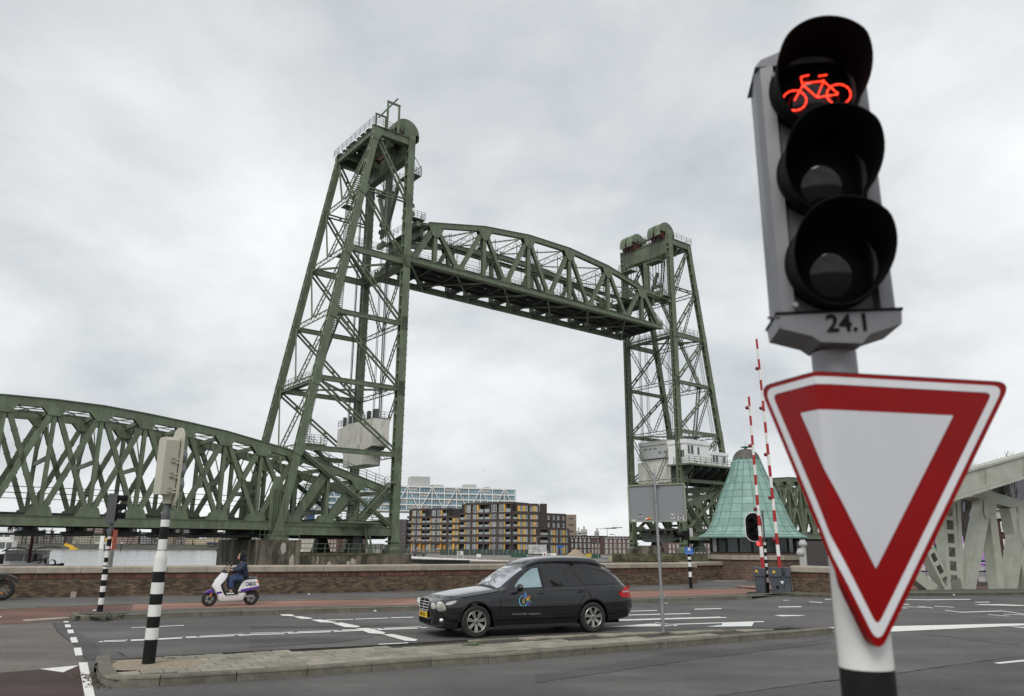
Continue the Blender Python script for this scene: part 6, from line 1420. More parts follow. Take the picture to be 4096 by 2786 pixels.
# far railing of the bridge with white panels
R0=gnd(3330,2347); R1=gnd(4096,2345); dr=(R1-R0).normalized(); R1=R0+dr*26
rl_=thing('bridge_railing','blue railing with white infill panels along the far side of the grey bridge','railing',tuple(R0),org=tuple(R0))
M['navy']=mat('navy_paint',(.015,.025,.09),.4,var=.1)
L_=(R1-R0).length; n=13
for i in range(n+1):
    c=R0+dr*(L_*i/n); b=MB(); b.bar(c,c+Vector((0,0,1.25)),.09,.12); b.build('post',M['navy'],rl_)
b=MB(); 
for z,r_ in ((1.22,.06),(.72,.045)): b.tube([R0+Vector((0,0,z)),R1+Vector((0,0,z))],r_,6)
b.build('handrail',M['navy'],rl_)
for i in range(n*3):
    c=R0+dr*(L_*(i+.08)/(n*3)); e_=R0+dr*(L_*(i+.92)/(n*3)); k_=Vector((0,0,.6)); off=Vector((-dr.y,dr.x,0))*.15
    b=MB(); b.bar(c+k_+off,e_+k_+off,.05,.75); b.build('infill_panel',M['white'],rl_)
    
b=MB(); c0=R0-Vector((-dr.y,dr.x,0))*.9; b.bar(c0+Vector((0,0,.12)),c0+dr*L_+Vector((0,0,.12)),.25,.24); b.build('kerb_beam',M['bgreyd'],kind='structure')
# buildings beyond the bridge
def mural():
    m,t,p=nt('mural_paint'); N=t.nodes.new; L=t.links.new; p.inputs['Roughness'].default_value=.8
    tc=N('ShaderNodeTexCoord'); nz=N('ShaderNodeTexNoise'); nz.inputs['Scale'].default_value=.45; nz.inputs['Detail'].default_value=1.0; nz.inputs['Distortion'].default_value=1.6; L(tc.outputs['Object'],nz.inputs[0])
    cr=N('ShaderNodeValToRGB'); cr.color_ramp.interpolation='CONSTANT'; L(nz.outputs[0],cr.inputs[0]); e=cr.color_ramp.elements
    cols=[(.02,.04,.16),(.42,.22,.50),(.62,.58,.6),(.42,.22,.50),(.03,.16,.05),(.01,.03,.10),(.55,.10,.03),(.05,.17,.35),(.42,.22,.50)]; pos=[0,.36,.41,.44,.49,.52,.56,.61,.66]
    e[0].position=0; e[0].color=cols[0]+(1,); e[1].position=pos[1]; e[1].color=cols[1]+(1,)
    for c,q in zip(cols[2:],pos[2:]): x=e.new(q); x.color=c+(1,)
    L(cr.outputs[0],p.inputs['Base Color']); return m
Fc=Fac(*frame(3560,74,3978,70,0)); r=bldg('mural_house','house gable painted with a colourful abstract mural beyond the grey bridge','house',Fc); H=Fc.z(3900,2068)
b=MB(); b.box((0,0,0),(Fc.L,9,H)); b.build('wall',mural(),r); b=MB(); b.add([(-.3,-.2,H),(Fc.L+.2,-.2,H),(Fc.L+.2,5,H+3.0),(-.3,5,H+3.0)],[(0,1,2,3)]); b.add([(-.3,-.2,H-.03),(Fc.L+.2,-.2,H-.03),(Fc.L+.2,5,H+2.97),(-.3,5,H+2.97)],[(3,2,1,0)]); b.build('roof',M['slate2'],r)
M['dkred']=mat('dark_red_house_brick',(.062,.032,.028),.9,var=.2,sc=1.5)
Fc=Fac(*frame(3980,70,4500,66,0)); r=bldg('brick_house','dark red brick house with white sash windows at the right edge','house',Fc); H=Fc.z(4040,2075)
b=MB(); b.box((0,0,0),(Fc.L,10,H)); b.build('wall',M['dkred'],r)
zc1=Fc.z(4040,2075); zc0=Fc.z(4040,2050); b=MB(); b.box((-.1,-.25,H),(Fc.L,10,H+1.0)); b.box((-.1,-.45,H+.75),(Fc.L,10,H+1.15)); b.build('cornice',M['concw'],r)
b=MB(); b.add([(0,.2,H+1.15),(Fc.L,.2,H+1.15),(Fc.L,4,H+4.4),(0,4,H+4.4)],[(0,1,2,3)]); b.add([(0,.2,H+1.1),(Fc.L,.2,H+1.1),(Fc.L,4,H+4.35),(0,4,H+4.35)],[(3,2,1,0)]); b.build('roof',M['slate2'],r)
zg=Fc.z(4040,2205); b=MB(); b.box((.6,-.08,0),(Fc.L,0,zg)); b.build('ground_floor',M['band'],r)
for (x0,y0,x1,y1) in ((1142,765,1200,855),(1224,763,1282,850),(1306,760,1360,848),(1168,917,1228,1015),(1250,917,1310,1012),(1190,1065,1225,1140)):
    P0=zp(Z7,[(x0,y1)])[0]; P1=zp(Z7,[(x1,y0)])[0]; u0,u1=Fc.u(P0[0],P0[1]),Fc.u(P1[0],P1[1]); z0_,z1_=Fc.z(*P0),Fc.z(*P1); fwin(r,u0,z0_,u1-u0,z1_-z0_,True,2,v=-.04 if y0<1000 else -.12)
for x in (4150,4200,4260): 
    for z_ in (2.6,5.6): fwin(r,Fc.u(x),z_*1.0+.6,1.0,1.7,True,2,v=-.04)
P_=at(3600,2300,78)
block('terraced_houses','dim brick row behind the yield sign beyond the railing',3300,3560,2165,80,'dbrick',2,6,.5,.5,zb=0,framed=True,depth=8)
p=at(3886,2290,58); bare_tree('bare_tree','large dark bare tree before the mural beyond the grey bridge',(p.x,p.y,0),8.8,5,lv=6,r0=.30,thin=.011,spread=.62)
p=at(4075,2290,62); bare_tree('bare_tree','bare tree at the right edge above the brick house',(p.x,p.y,0),9.6,11,lv=6,r0=.26,thin=.011,spread=.6)
p=at(3800,2290,90); bare_tree('bare_tree','far bare tree whose twigs show above the grey arm',(p.x,p.y,0),8.5,15,lv=5,r0=.3,thin=.025,spread=.6)
p=at(1,2290,1)
# ================================================================== KIOSK WITH COPPER ROOF
kc=Vector((14.78,47.6,0)); Kk=thing('bridge_kiosk','round brick bridge keeper kiosk under a tall flared green copper roof','kiosk',tuple(kc))
rb=2.62
b=MB(); b.lathe([(rb-.05,0),(rb-.05,1.18)],40); b.build('brick_base_core',M['mortar'],Kk)
late=MB(); rows=[]
for c in range(13):
    n=62
    for i in range(n):
        a=2*math.pi*(i+(.5 if c%2 else 0))/n; vis=math.cos(a-math.atan2(-kc.y,-kc.x)); rows.append((-vis,c,a))
rows.sort(); da=2*math.pi/62
for k,(v_,c,a) in enumerate(rows):
    b=late if k>=300 else MB(); a0,a1=a+.004,a+da-.006; z0=.01+c*.0885; z1=z0+.077; r1=rb+random.uniform(0,.008); r0=rb-.06
    b.add([(r1*math.cos(t),r1*math.sin(t),z) for z in (z0,z1) for t in (a0,a1)]+[(r0*math.cos(t),r0*math.sin(t),z) for z in (z0,z1) for t in (a0,a1)],[(0,1,3,2),(2,3,7,6),(0,4,5,1),(0,2,6,4),(1,5,7,3)])
    if k<300: b.build('brick',M['kbrick'],Kk)
late.build('brick',M['kbrick'],Kk,kind='stuff')
for i in range(16):
    a0,a1=2*math.pi*i/16+.004,2*math.pi*(i+1)/16-.004; b=MB(); P=[]
    for t in np.linspace(a0,a1,4): P.append([(r*math.cos(t),r*math.sin(t),z) for r,z in ((rb-.05,1.14),(rb+.09,1.14),(rb+.1,1.38),(rb-.1,1.42))])
    b.grid(P); b.f.append((0,1,2,3)); b.f.append((15,14,13,12)); b.build('band_stone',M['cop'],Kk)
b=MB(); b.lathe([(rb-.16,1.4),(rb-.02,1.4),(rb-.02,1.5),(rb-.1,1.52)],40); b.build('sill',mat('brown_sill',(.09,.045,.025),.6),Kk)
M['kglass']=mat('kiosk_glass',(.02,.024,.028),.08,var=.6,sc=.8,spec=.5,dirt=(.08,.10,.10),dk=.5,dsc=.9); 
b=MB(); b.lathe([(rb-.24,1.45),(rb-.24,2.5)],48); b.build('inner_wall',M['blackm'],Kk)
nw=20
for i in range(nw):
    a0,a1=2*math.pi*i/nw,2*math.pi*(i+1)/nw; rr=rb-.14
    f=lambda t,z,r=rr: (r*math.cos(t),r*math.sin(t),z)
    b=MB(); 
    for t in (a0+.006,): b.bar(f(t,1.5),f(t,2.5),.09,.09)
    b.bar(f(a0,1.53),f(a1,1.53),.07,.07); b.bar(f(a0,2.42),f(a1,2.42),.07,.08); w=b.build('window_frame',mat_navy if 0 else M['black'],Kk)
    b=MB(); P=[[f(a0+.02,1.56,rr-.02),f(a0+.02,2.4,rr-.02)],[f(a1-.02,1.56,rr-.02),f(a1-.02,2.4,rr-.02)]]; b.grid(P); b.build('pane',M['kglass'] if i not in(10,) else M['cabgrey'],w,org=(0,0,0))
# roof profile, 12 rows x 24 panels
prof=[(3.13,2.53),(2.9,2.62),(2.70,2.78),(2.46,3.1),(2.27,3.54),(2.10,3.97),(1.93,4.45),(1.76,4.87),(1.59,5.3),(1.40,5.72),(1.21,6.15),(1.04,6.58),(.89,7.02),(.76,7.42)]
prof=[(r*1.0,z*.985) for r,z in prof]; nseg=18
b=MB(); b.lathe([(3.15,2.36),(3.19,2.40),(3.19,2.48),(3.08,2.52)],nseg*3); b.lathe([(2.4,2.38),(3.15,2.37)],nseg*3); b.build('eave_gutter',M['copper'],Kk,smooth=True)
b=MB(); b.lathe([(r-.03,z) for r,z in prof],nseg*3); b.build('roof_core',M['cseam'],Kk)
for j in range(len(prof)-1):
    (r0,z0),(r1,z1)=prof[j],prof[j+1]
    for i in range(nseg):
        spl=2 if (i*7+j*5)%3==0 and j<9 else 1
        A0=2*math.pi*i/nseg+.02/max(r1,.6); A1=2*math.pi*(i+1)/nseg-.02/max(r1,.6)
        if spl==2 and i%2: pass
        b=MB(); P=[]
        for t in np.linspace(A0,A1,4): P.append([(r0*1.004*math.cos(t),r0*1.004*math.sin(t),z0+.006),(r1*1.002*math.cos(t),r1*1.002*math.sin(t),z1-.01)])
        b.grid(P); m0=2; b.build('copper_panel',M['copper'],Kk,smooth=True)
b=MB()
for i in range(nseg):
    a=2*math.pi*i/nseg; b.tube([((r+.015)*math.cos(a),(r+.015)*math.sin(a),z+.01) for r,z in prof],.02,5)
b.build('standing_seam',M['cseam'],Kk,kind='stuff')
dome=[(.79,7.14),(.81,7.18),(.78,7.3),(.71,7.46),(.60,7.6),(.45,7.72),(.28,7.80),(.1,7.83),(0,7.83)]
b=MB(); b.lathe(dome,36); b.build('dome_cap',M['cbrown'],Kk,smooth=True)
b=MB()
for i in range(12):
    a=2*math.pi*(i+.5)/12; b.tube([((r+.01)*math.cos(a),(r+.01)*math.sin(a),z) for r,z in dome[1:-2]],.014,4)
    b.add([(.835*math.cos(a+t),.835*math.sin(a+t),z) for t,z in ((-.26,7.22),(-.13,7.10),(0,7.07),(.13,7.10),(.26,7.22))],[(0,1,2,3,4)])
b.build('dome_rib',M['cbrown'],Kk,kind='stuff')
b=MB(); b.lathe([(.08,7.78),(.09,7.9),(.3,7.93),(.3,7.96),(.06,8.04),(0,8.05)],16); b.tube([(0,0,8.0),(0,0,8.35)],.012,5); b.build('finial',M['cseam'],Kk)
# steel bollard columns and ring right of the kiosk
for k,(x,yt,yb,l) in enumerate([(3219,2160,2262,'pale mooring column right of the copper roofed kiosk'),(3206,2195,2250,'shorter pale post beside the mooring column')]):
    p=at(x,yb,40); t=at(x,yt,40); p.z=0; o=obj_at('mooring_column',l,'column','cabgrey',lambda b:(b.tube([p,Vector((p.x,p.y,t.z))],.13-.04*k,10),b.lathe([(.2,0),(.22,.1),(.13,.3)],10,(p.x,p.y,t.z-.3))),p)
# ================================================================== BARRIERS
bc=gnd(3096,2378); dB=(gnd(3190,2381)-gnd(3020,2376)).normalized(); nB=Vector((-dB.y,dB.x,0)); angB=math.atan2(dB.y,dB.x)
def px_u(px): p=onplane(px,2330,bc,dB); return (p-bc).dot(dB)
for k,(x0,x1,yt,l) in enumerate([(3016,3062,2269,'left blue grey barrier housing with lidded top and warning triangle'),(3078,3165,2272,'wide right blue grey barrier housing with slot and sticker')]):
    u0,u1=px_u(x0),px_u(x1); H=onplane((x0+x1)/2,yt,bc,dB).z; r=thing('barrier_housing',l,'barrier housing',tuple(bc+dB*u0),rz=angB,org=(u0,0,0)); r['o']=(u0,0,0)
    b=MB(); b.box((u0+.04,.05,0),(u1-.04,.75,H*.66)); b.build('cabinet',M['box'],r)
    if k==0: b=MB(); b.prism([(u0,H*.66),(u1,H*.66),(u1,H*.93),(u0,H)],0,.8); b.build('lid',M['box'],r)
    else:
        m_=u0+(u1-u0)*.60; e_=u0+(u1-u0)*.76; b=MB(); b.box((u0,0,H*.66),(m_,.8,H)); b.box((e_,0,H*.66),(u1,.8,H)); b.box((m_,.35,H*.66),(e_,.8,H)); b.build('lid',M['box'],r)
        b=MB(); b.box((u0+(u1-u0)*.66,.035,.02),(u0+(u1-u0)*.67,.05,H*.62)); b.tube([(u0+.3,.04,.28),(u0+.3,.06,.28)],.06,10); b.build('door_gap',M['blackm'],r)
        b=MB(); b.box((u1-.42,.044,H*.46),(u1-.28,.049,H*.5)); b.box((u1-.38,.043,H*.40),(u1-.32,.048,H*.46)); b.build('sticker',M['white'],r)
    b=MB(); c=(u0+u1)/2-.1-.12*k; b.prism([(c-.07,H*.80),(c+.07,H*.80),(c,H*.92)],-.008,-.002); b.build('warning_sticker',M['yellow'],r)
b=MB(); b.bar(bc+dB*(px_u(2985)),bc+dB*px_u(3175),1.3,.05); o=b.build('steel_plate',M['blackm'],org=tuple(bc)); o.location=bc; tag(o,'dark steel plate under the two barrier housings','plate')
def barrier(x0,y0,x1,y1,Y,label,n,lights,key):
    p=at(x0,y0,Y); q=at(x1,y1,Y); r=thing('road_barrier',label,'barrier',tuple(p),org=tuple(p)); d=(q-p)
    for i in range(n):
        a,c=i/n,(i+1)/n; w=.135-.06*((a+c)/2); b=MB(); b.bar(p+d*a,p+d*c,w,.07,up=(0,-1,0)); b.build('stripe_red' if i%2==0 else 'stripe_white',M['red'] if i%2==0 else M['zw'],r)
    for t in lights: 
        c=p+d*t; b=MB(); b.ball(tuple(c+Vector((-.14,-.08,0))),(.085,.06,.085),10,8); b.tube([c,c+Vector((-.14,-.05,0))],.025,5); b.build('warning_lamp',mat('lamp_red_dark',(.16,.008,.01),.25) if 'lr' not in M else M['lr'],r,smooth=True)
    return r
M['lr']=mat('lamp_red',(.16,.008,.01),.25)
barrier(3051,2272,2995,1588,32.6,'left shorter red and white barrier arm raised before the copper roof',17,[.03+.3,.70,.93],0)
barrier(3119,2273,3026,1357,32.9,'right taller red and white barrier arm raised before the copper roof',21,[.115,.29,.475,.68,.86],1)
p=at(3033,2176,32.3); b=MB(); b.ball(tuple(p),(.075,.05,.075),10,8); o=b.build('warning_lamp',emis('lit_red',(1,.03,.02),2.2),org=tuple(p)); o.location=p; tag(o,'small lit red lamp under the oval signal at the left barrier arm','lamp')
# ---- masts
def mast(name,label,base,top_z,r,bands,rz=0,lower=None,cat='traffic light',col0='black'):
    """striped mast; bands = list of heights where the colour flips"""
    rt=thing(name,label,cat,tuple(base),rz=rz)
    zs=[0]+bands; c=0 if col0=='black' else 1
    for i in range(len(zs)-1):
        rr=(lower[1] if lower and zs[i+1]<=lower[0]+.01 else r); b=MB(); b.tube([(0,0,zs[i]),(0,0,zs[i+1])],rr,20); b.build('band',M['black'] if (i+c)%2==0 else M['zw'],rt,smooth=True)
    return rt
def z_at(px,py,base): 
    """height above base of the point seen at this photo height on the vertical through base"""
    lo,hi=-1,20
    for _ in range(40):
        m=(lo+hi)/2; q=Vector(base)+Vector((0,0,m))-CAM; w=q.dot(_f); y=CY-F*q.dot(_iu)/w
        if y>py: lo=m
        else: hi=m
    return (lo+hi)/2
def x_of(p): q=Vector(p)-CAM; return CX+F*q.dot(_ir)/q.dot(_f)
base=gnd(593,2659,.12)
ys=[2558,2512,2465,2418,2375,2330,2286,2251]
ysu=[2233,2188,2155,2107,2080][:]
bd=[z_at(0,y,base) for y in [2558,2511,2466,2419,2376,2330,2287,2236]]
r1=mast('traffic_light','big striped mast on the traffic island with beige signal seen from behind',base,0,.093,bd,lower=(9,.093))
zt_=bd[-1]
b=MB(); b.lathe([(.093,zt_),(.092,zt_+.03),(.066,zt_+.12),(.066,zt_+.14)],20); b.build('collar',M['zw'],r1,smooth=True)
zz=[zt_+.13]+[z_at(0,y,base) for y in [2199,2156,2107,2082]]
cs_=['black','zw','black','zw']
zz2=[zt_+.13,z_at(0,2204,base),z_at(0,2158,base),z_at(0,2108,base),z_at(0,2080,base)]
for i in range(4): b=MB(); b.tube([(0,0,zz2[i]),(0,0,zz2[i+1])],.066,20); b.build('band',M[['zw','black','zw','black'][i] if 0 else (['black','zw','black','zw'][i])],r1,smooth=True)
zh=z_at(0,2016,base); b=MB(); b.lathe([(.066,zz2[4]),(.068,zz2[4]+.02),(.064,zz2[4]+.14),(.05,zz2[4]+.17),(.045,zh+.03)],20); b.build('upper_pole',M['dgrey'],r1,smooth=True)
zt2=z_at(0,1735,base); H=zt2-zh; an=R(28)
hd=Matrix.Rotation(an,4,'Z')
def tr_(M4,L): return [tuple(M4@Vector(p)) for p in L]
def xf(b,M4): b.v=tr_(M4,b.v); return b
def beige_head(par,z0,H,M4,w=.32):
    zc_=z0+.14; zt_=z0+H*.93
    b=MB(); b.prism([(-.13,zc_),(.13,zc_),(.14,zt_-.05),(.1,zt_),(-.1,zt_),(-.14,zt_-.05)],-.03,.19); xf(b,M4).build('signal_housing',M['beige'],par)
    b=MB(); b.lathe([(.075,z0),(.08,z0+.1),(.11,z0+.14)],14); xf(b,M4); b.build('socket',M['beige'],par,smooth=True)
    b=MB(); n=10; hw=.2; out=[(-hw,z0+.10),]; pts=[]
    for i in range(n+1): a=math.pi*i/n; pts.append((hw*math.cos(a),zt_-.02+.2*math.sin(a)))
    for i in range(n+1): a=math.pi+math.pi*i/n; pts.append((hw*math.cos(a),z0+.14+.2*math.sin(a)))
    b.prism(pts,-.075,-.05); xf(b,M4); b.build('backboard',M['beige'],par)
    for k in range(3):
        zc=z0+.3+k*(H-.42)/3; b=MB(); b.lathe([(.105,-.19),(.105,-.076),(.02,-.076)],18,(0,0,zc),'y'); xf(b,M4); b.build('visor',M['grey'],par,smooth=True)
        b=MB(); b.box((-.15,-.05,zc-.14),(-.09,.08,zc-.11)); b.box((-.15,-.05,zc-.09),(-.09,.08,zc-.06)); b.box((-.15,.02,zc-.14),(-.1,.08,zc-.06)); xf(b,M4); b.build('bracket',M['beige'],par)
# head faces away to the right: local -y is its front
beige_head(r1,zh,H,Matrix.Rotation(R(138),4,'Z')@Matrix.Translation((0,0,0)))
# ---- left mast with dark signal
base=gnd(399,2448,.12)
flips=[2418,2383,2344,2310,2275,2238,2217,2195,2176,2150,2138]
yl=[2418,2391,2368,2346,2324,2300,2274]  # measured below
bd=[z_at(0,y,base) for y in (2419,2392,2368,2345,2321,2299,2276,2250,2231,2208)]
r2=mast('traffic_light','thin striped mast on the far island tip with dark signal and edge-on signs',base,0,.07,bd,lower=(9,.07))
z0=bd[-1]; b=MB()
ups=[z_at(0,y,base) for y in (2208,2200,2186,2157,2146)]
for i in range(4): b=MB(); b.tube([(0,0,ups[i]),(0,0,ups[i+1])],.055,16); b.build('band',M[['zw','zw','black','zw'][i]],r2,smooth=True)
zh=z_at(0,2095,base); b=MB(); b.lathe([(.06,ups[4]),(.075,ups[4]+.05),(.06,ups[4]+.16),(.045,zh)],16); b.build('upper_pole',M['dgrey'],r2,smooth=True)
zt_=z_at(0,1976,base); M4=Matrix.Rotation(R(112),4,'Z')
b=MB(); b.box((-.12,-.06,zh),(.12,.16,zt_)); xf(b,M4); b.build('signal_housing',M['dgrey'],r2)
for k,yc in enumerate((1998,2033,2068)):
    zc=z_at(0,yc,base); b=MB(); b.lathe([(.115,-.3),(.115,-.061),(.02,-.061)],18,(0,0,zc),'y',a0=-.35,a1=math.pi+.35); b.tube([(0,-.1,zc),(0,-.061,zc)],.11,14); xf(b,M4); b.build('visor',M['blackm'],r2,smooth=True)
za,zb_=z_at(0,2200,base),z_at(0,2120,base); b=MB(); b.box((-.3,.0,za),(.3,.012,zb_)); xf(b,Matrix.Rotation(R(108),4,'Z')@Matrix.Translation((-.0,-.13,0))); b.build('orange_sign',mat('orange_sign',(.5,.08,.03),.5),r2)
za,zb_=z_at(0,2270,base),z_at(0,2203,base); b=MB(); b.box((-.25,.0,za),(.25,.03,zb_)); xf(b,Matrix.Rotation(R(107),4,'Z')@Matrix.Translation((0,-.11,0))); b.build('white_sign',M['galv'],r2)
b=MB(); 
for z in (z_at(0,2202,base),z_at(0,2267,base)): b.tube([(0,0,z),(0,0,z+.03)],.075,14)
b.build('clamp',M['black'],r2)
# ---- right small mast with signal and blue plate
base=gnd(2764,2355); bd=[z_at(0,y,base) for y in (2309,2288,2268,2249,2239,2228,2218,2190)]
r3=mast('traffic_light','small striped mast on the footpath right of the grey sign post with blue plate',base,0,.075,bd)
zt_=z_at(0,2115,base); b=MB(); b.tube([(0,0,bd[-1]),(0,0,zt_)],.045,10); b.build('upper_pole',M['black'],r3)
b=MB(); za,zb_=z_at(0,2155,base),z_at(0,2125,base); M4=Matrix.Rotation(R(-70),4,'Z'); b.box((-.14,-.3,za-.08),(.14,-.06,zb_)); xf(b,M4); b.build('signal_housing',M['black'],r3)
b=MB(); b.lathe([(.16,-.7),(.13,-.31),(.02,-.31)],14,(0,0,(za+zb_)/2),'y'); xf(b,M4); b.build('visor',M['black'],r3)
b=MB(); b.box((.05,-.1,z_at(0,2148,base)),(.2,.1,z_at(0,2113,base))); b.build('back_panel',M['cabgrey'],r3)
b=MB(); za,zb_=z_at(0,2218,base),z_at(0,2191,base); b.box((-.22,-.11,za),(.17,-.08,zb_)); bp=b.build('street_plate',M['blue'],r3)
b=MB(); b.ball((-.02,-.115,zb_-.07),(.06,.004,.05),8,6); b.build('emblem',M['white'],bp,org=(0,0,0))
put_text(text('Maaskade',.062,M['white']),'lettering',bp,basis((-.02,-.114,(za+zb_)/2+.01),(1,0,0),(0,0,1))); put_text(text('Noordereiland',.05,M['white']),'lettering',bp,basis((-.02,-.114,za+.05),(1,0,0),(0,0,1)))
b=MB(); b.tube([(0,0,bd[-2]+.06),(0,0,bd[-2]+.2)],.079,14); b.build('sticker_band',M['white'],r3)
# oval barrier signal on a slim striped mast
base=gnd(3074,2373); 
yy=[2325,2316,2297,2288,2278,2262,2252,2236,2226,2208,2198,2180]
bd=[z_at(0,y,base) for y in (2330,2312,2297,2283,2268,2254,2239,2225,2210,2196,2181,2170)]
r4=mast('traffic_light','slim striped mast between the barrier housings carrying a white rimmed oval signal',base,0,.055,bd)
zt_=z_at(0,2042,base); b=MB(); b.tube([(0,0,bd[-1]),(0,0,zt_)],.04,10); b.build('upper_pole',M['dgrey'],r4)
za,zb_=z_at(0,2169,base),z_at(0,2050,base); w=.37; uc=(3034-3074)/F*33*1.03; M4=Matrix.Translation((uc,-.12,0))@Matrix.Rotation(R(-26),4,'Z')
def oval(w,za,zb_,n=12): return [(w*math.cos(math.pi*i/n),zb_-w+w*math.sin(math.pi*i/n)) for i in range(n+1)]+[(w*math.cos(math.pi+math.pi*i/n),za+w+w*math.sin(math.pi+math.pi*i/n)) for i in range(n+1)]
b=MB(); b.prism(oval(w,za,zb_),0,.02); xf(b,M4); b.build('oval_rim',M['zw'],r4)
b=MB(); b.prism(oval(w-.035,za+.035,zb_-.035),-.012,-.001); xf(b,M4); b.build('oval_board',M['blackm'],r4)
for y,hh in ((2090,0),(2128,0)):
    zc=z_at(0,y,base); b=MB(); b.lathe([(.15,-.50),(.15,-.02),(.02,-.02)],18,(0,0,zc),'y',a0=-.2,a1=math.pi+.2); b.tube([(0,-.06,zc),(0,-.02,zc)],.145,18); xf(b,M4); b.build('visor',M['black'],r4,smooth=True)
b=MB(); b.box((-.2,.02,za+.3),(.2,.2,zb_-.3)); xf(b,M4); b.build('signal_housing',M['black'],r4)
# ================================================================== GREY BACK OF A SIGN ON A GALVANISED POST
base=gnd(2653,2532,.12); r5=thing('road_sign','large blank grey back of a road sign on a galvanised post behind the hearse','sign',tuple(base))
zt_=z_at(0,1890,base); lean=(x_of(base)-2653)
tx=lambda z: 0
b=MB(); b.tube([(0,0,0),(0,0,z_at(0,2385,base))],.038,14); b.build('ground_tube',M['galv'],r5,smooth=True)
zs_=z_at(0,2400,base); topx=at(2616,1890,base.y).x-base.x; 
b=MB(); b.tube([(0,0,zs_-.1),(topx,0,zt_)],.03,14); b.build('post',M['galv'],r5,smooth=True)
b=MB(); z=z_at(0,2390,base); b.tube([(0,0,z-.03),(0,0,z+.06)],.055,12); b.tube([(-.05,-.0,z+.02),(.08,-.0,z+.02)],.02,8); b.build('clamp',M['galv'],r5); b=MB(); z=z_at(0,2415,base); b.tube([(0,0,z),(.12,0,z)],.018,8); b.build('bolt',M['galv'],r5); b=MB(); z=z_at(0,2497,base); b.tube([(-.17,0,z+.025),(.22,-.02,z-.02)],.018,8); b.build('bolt',M['galv'],r5)
yb_=base.y+.05
cor=[at(x,y,yb_)-base for x,y in ((2508,1943),(2736,1933),(2748,2087),(2517,2090))]
def rr_poly(c,r=.05):
    c=[Vector((p.x,p.z)) for p in c]; o=[]
    for i in range(4):
        a,b_,d=c[i-1],c[i],c[(i+1)%4]; u=(a-b_).normalized(); v=(d-b_).normalized()
        for t in np.linspace(0,1,5): o.append(tuple(b_+u*r*(1-t)**2+v*r*t**2))
    return o
op=rr_poly(cor); cxm=sum(p[0] for p in op)/len(op); czm=sum(p[1] for p in op)/len(op)
ip_=[(cxm+(p[0]-cxm)*.962,czm+(p[1]-czm)*.945) for p in op]
b=MB(); b.prism(op,.04,.052); b.build('sign_plate',M['signback'],r5)
b=MB(); n=len(op); b.add([(p[0],.012,p[1]) for p in op]+[(p[0],.012,p[1]) for p in ip_]+[(p[0],.04,p[1]) for p in op]+[(p[0],.0395,p[1]) for p in ip_],[(i,(i+1)%n,(i+1)%n+n,i+n) for i in range(n)]+[(i+n,(i+1)%n+n,(i+1)%n+3*n,i+3*n) for i in range(n)]+[(i,i+2*n,(i+1)%n+2*n,(i+1)%n) for i in range(n)]); b.build('rim',M['signrim'],r5)
b=MB()
for y in (1939,2088): c=at(2622 if y<2000 else 2631,y,yb_)-base; b.box((c.x-.062,-.035,c.z-.022),(c.x+.062,.011,c.z+.022))
b.build('clamp',M['galv'],r5)
def stick(x0,y0,x1,y1,m,rot=0,nm='sticker'):
    P0=zp((2440,1740,3.162),[(x0,y0)])[0]; P1=zp((2440,1740,3.162),[(x1,y1)])[0]; a=at(*P0,yb_)-base; c=at(*P1,yb_)-base; cx_,cz_=(a.x+c.x)/2,(a.z+c.z)/2; w,h=abs(c.x-a.x)/2,abs(c.z-a.z)/2
    pts=[(cx_+u*w*math.cos(rot)-v*h*math.sin(rot),cz_+u*w*math.sin(rot)+v*h*math.cos(rot)) for u,v in ((-1,-1),(1,-1),(1,1),(-1,1))]
    b=MB(); b.prism(pts,.0365,.039); return b.build(nm,M[m],r5),cx_,cz_
def dot(par,cx_,cz_,r,m,yy_=.0355,ring=None):
    b=MB()
    if ring: b.lathe([(r-ring,yy_),(r,yy_)],14,(cx_,0,cz_),'y')
    else: b.prism([(cx_+r*math.cos(t),cz_+r*math.sin(t)) for t in [i*.628 for i in range(10)]],yy_-.001,yy_)
    b.build('print',M[m],par,org=(0,0,0))
s_,x_,z_=stick(360,1005,405,1067,'blackm',.05); dot(s_,x_,z_-.005,.042,'white',ring=.008); dot(s_,x_,z_,.022,'white',ring=.006); s_,x_,z_=stick(448,1045,516,1078,'redrope' if 0 else 'red',.18); dot(s_,x_-.04,z_,.02,'white'); b=MB(); b.bar((x_-.02,.0355,z_+.003),(x_+.075,.0355,z_+.02),.02,.002,up=(0,1,0)); b.build('print',M['yellow'],s_,org=(0,0,0))
s_,x_,z_=stick(762,994,818,1060,'band',.08); dot(s_,x_,z_+.01,.04,'dgrey'); dot(s_,x_,z_+.02,.018,'white',yy_=.034)
s_,x_,z_=stick(858,1027,930,1076,'white',.02); dot(s_,x_,z_,.05,'blackm'); dot(s_,x_,z_,.035,'white',ring=.006,yy_=.034); dot(s_,x_,z_,.015,'white',yy_=.034)
stick(250,1074,328,1101,'band'); stick(253,1077,276,1096,'navy') if 0 else None
s_,x_,z_=stick(254,1078,276,1095,'blackm')
# cloth hanging on the parapet
p=at(2545,2268,39.2); b=MB(); b.add([p,p+Vector((.3,.02,.0)),p+Vector((.27,-.1,-.5)),p+Vector((.12,-.1,-.62)),p+Vector((-.02,-.1,-.45)),p+Vector((.15,.0,.15))],[(0,4,3,2,1),(0,1,5),(0,5,1),(1,2,3,4,0)]); o=b.build('glove',mat('dark_cloth',(.02,.025,.04),.9),org=tuple(p)); o.location=p; tag(o,'dark blue cloth hanging over the parapet coping right of the car','cloth')
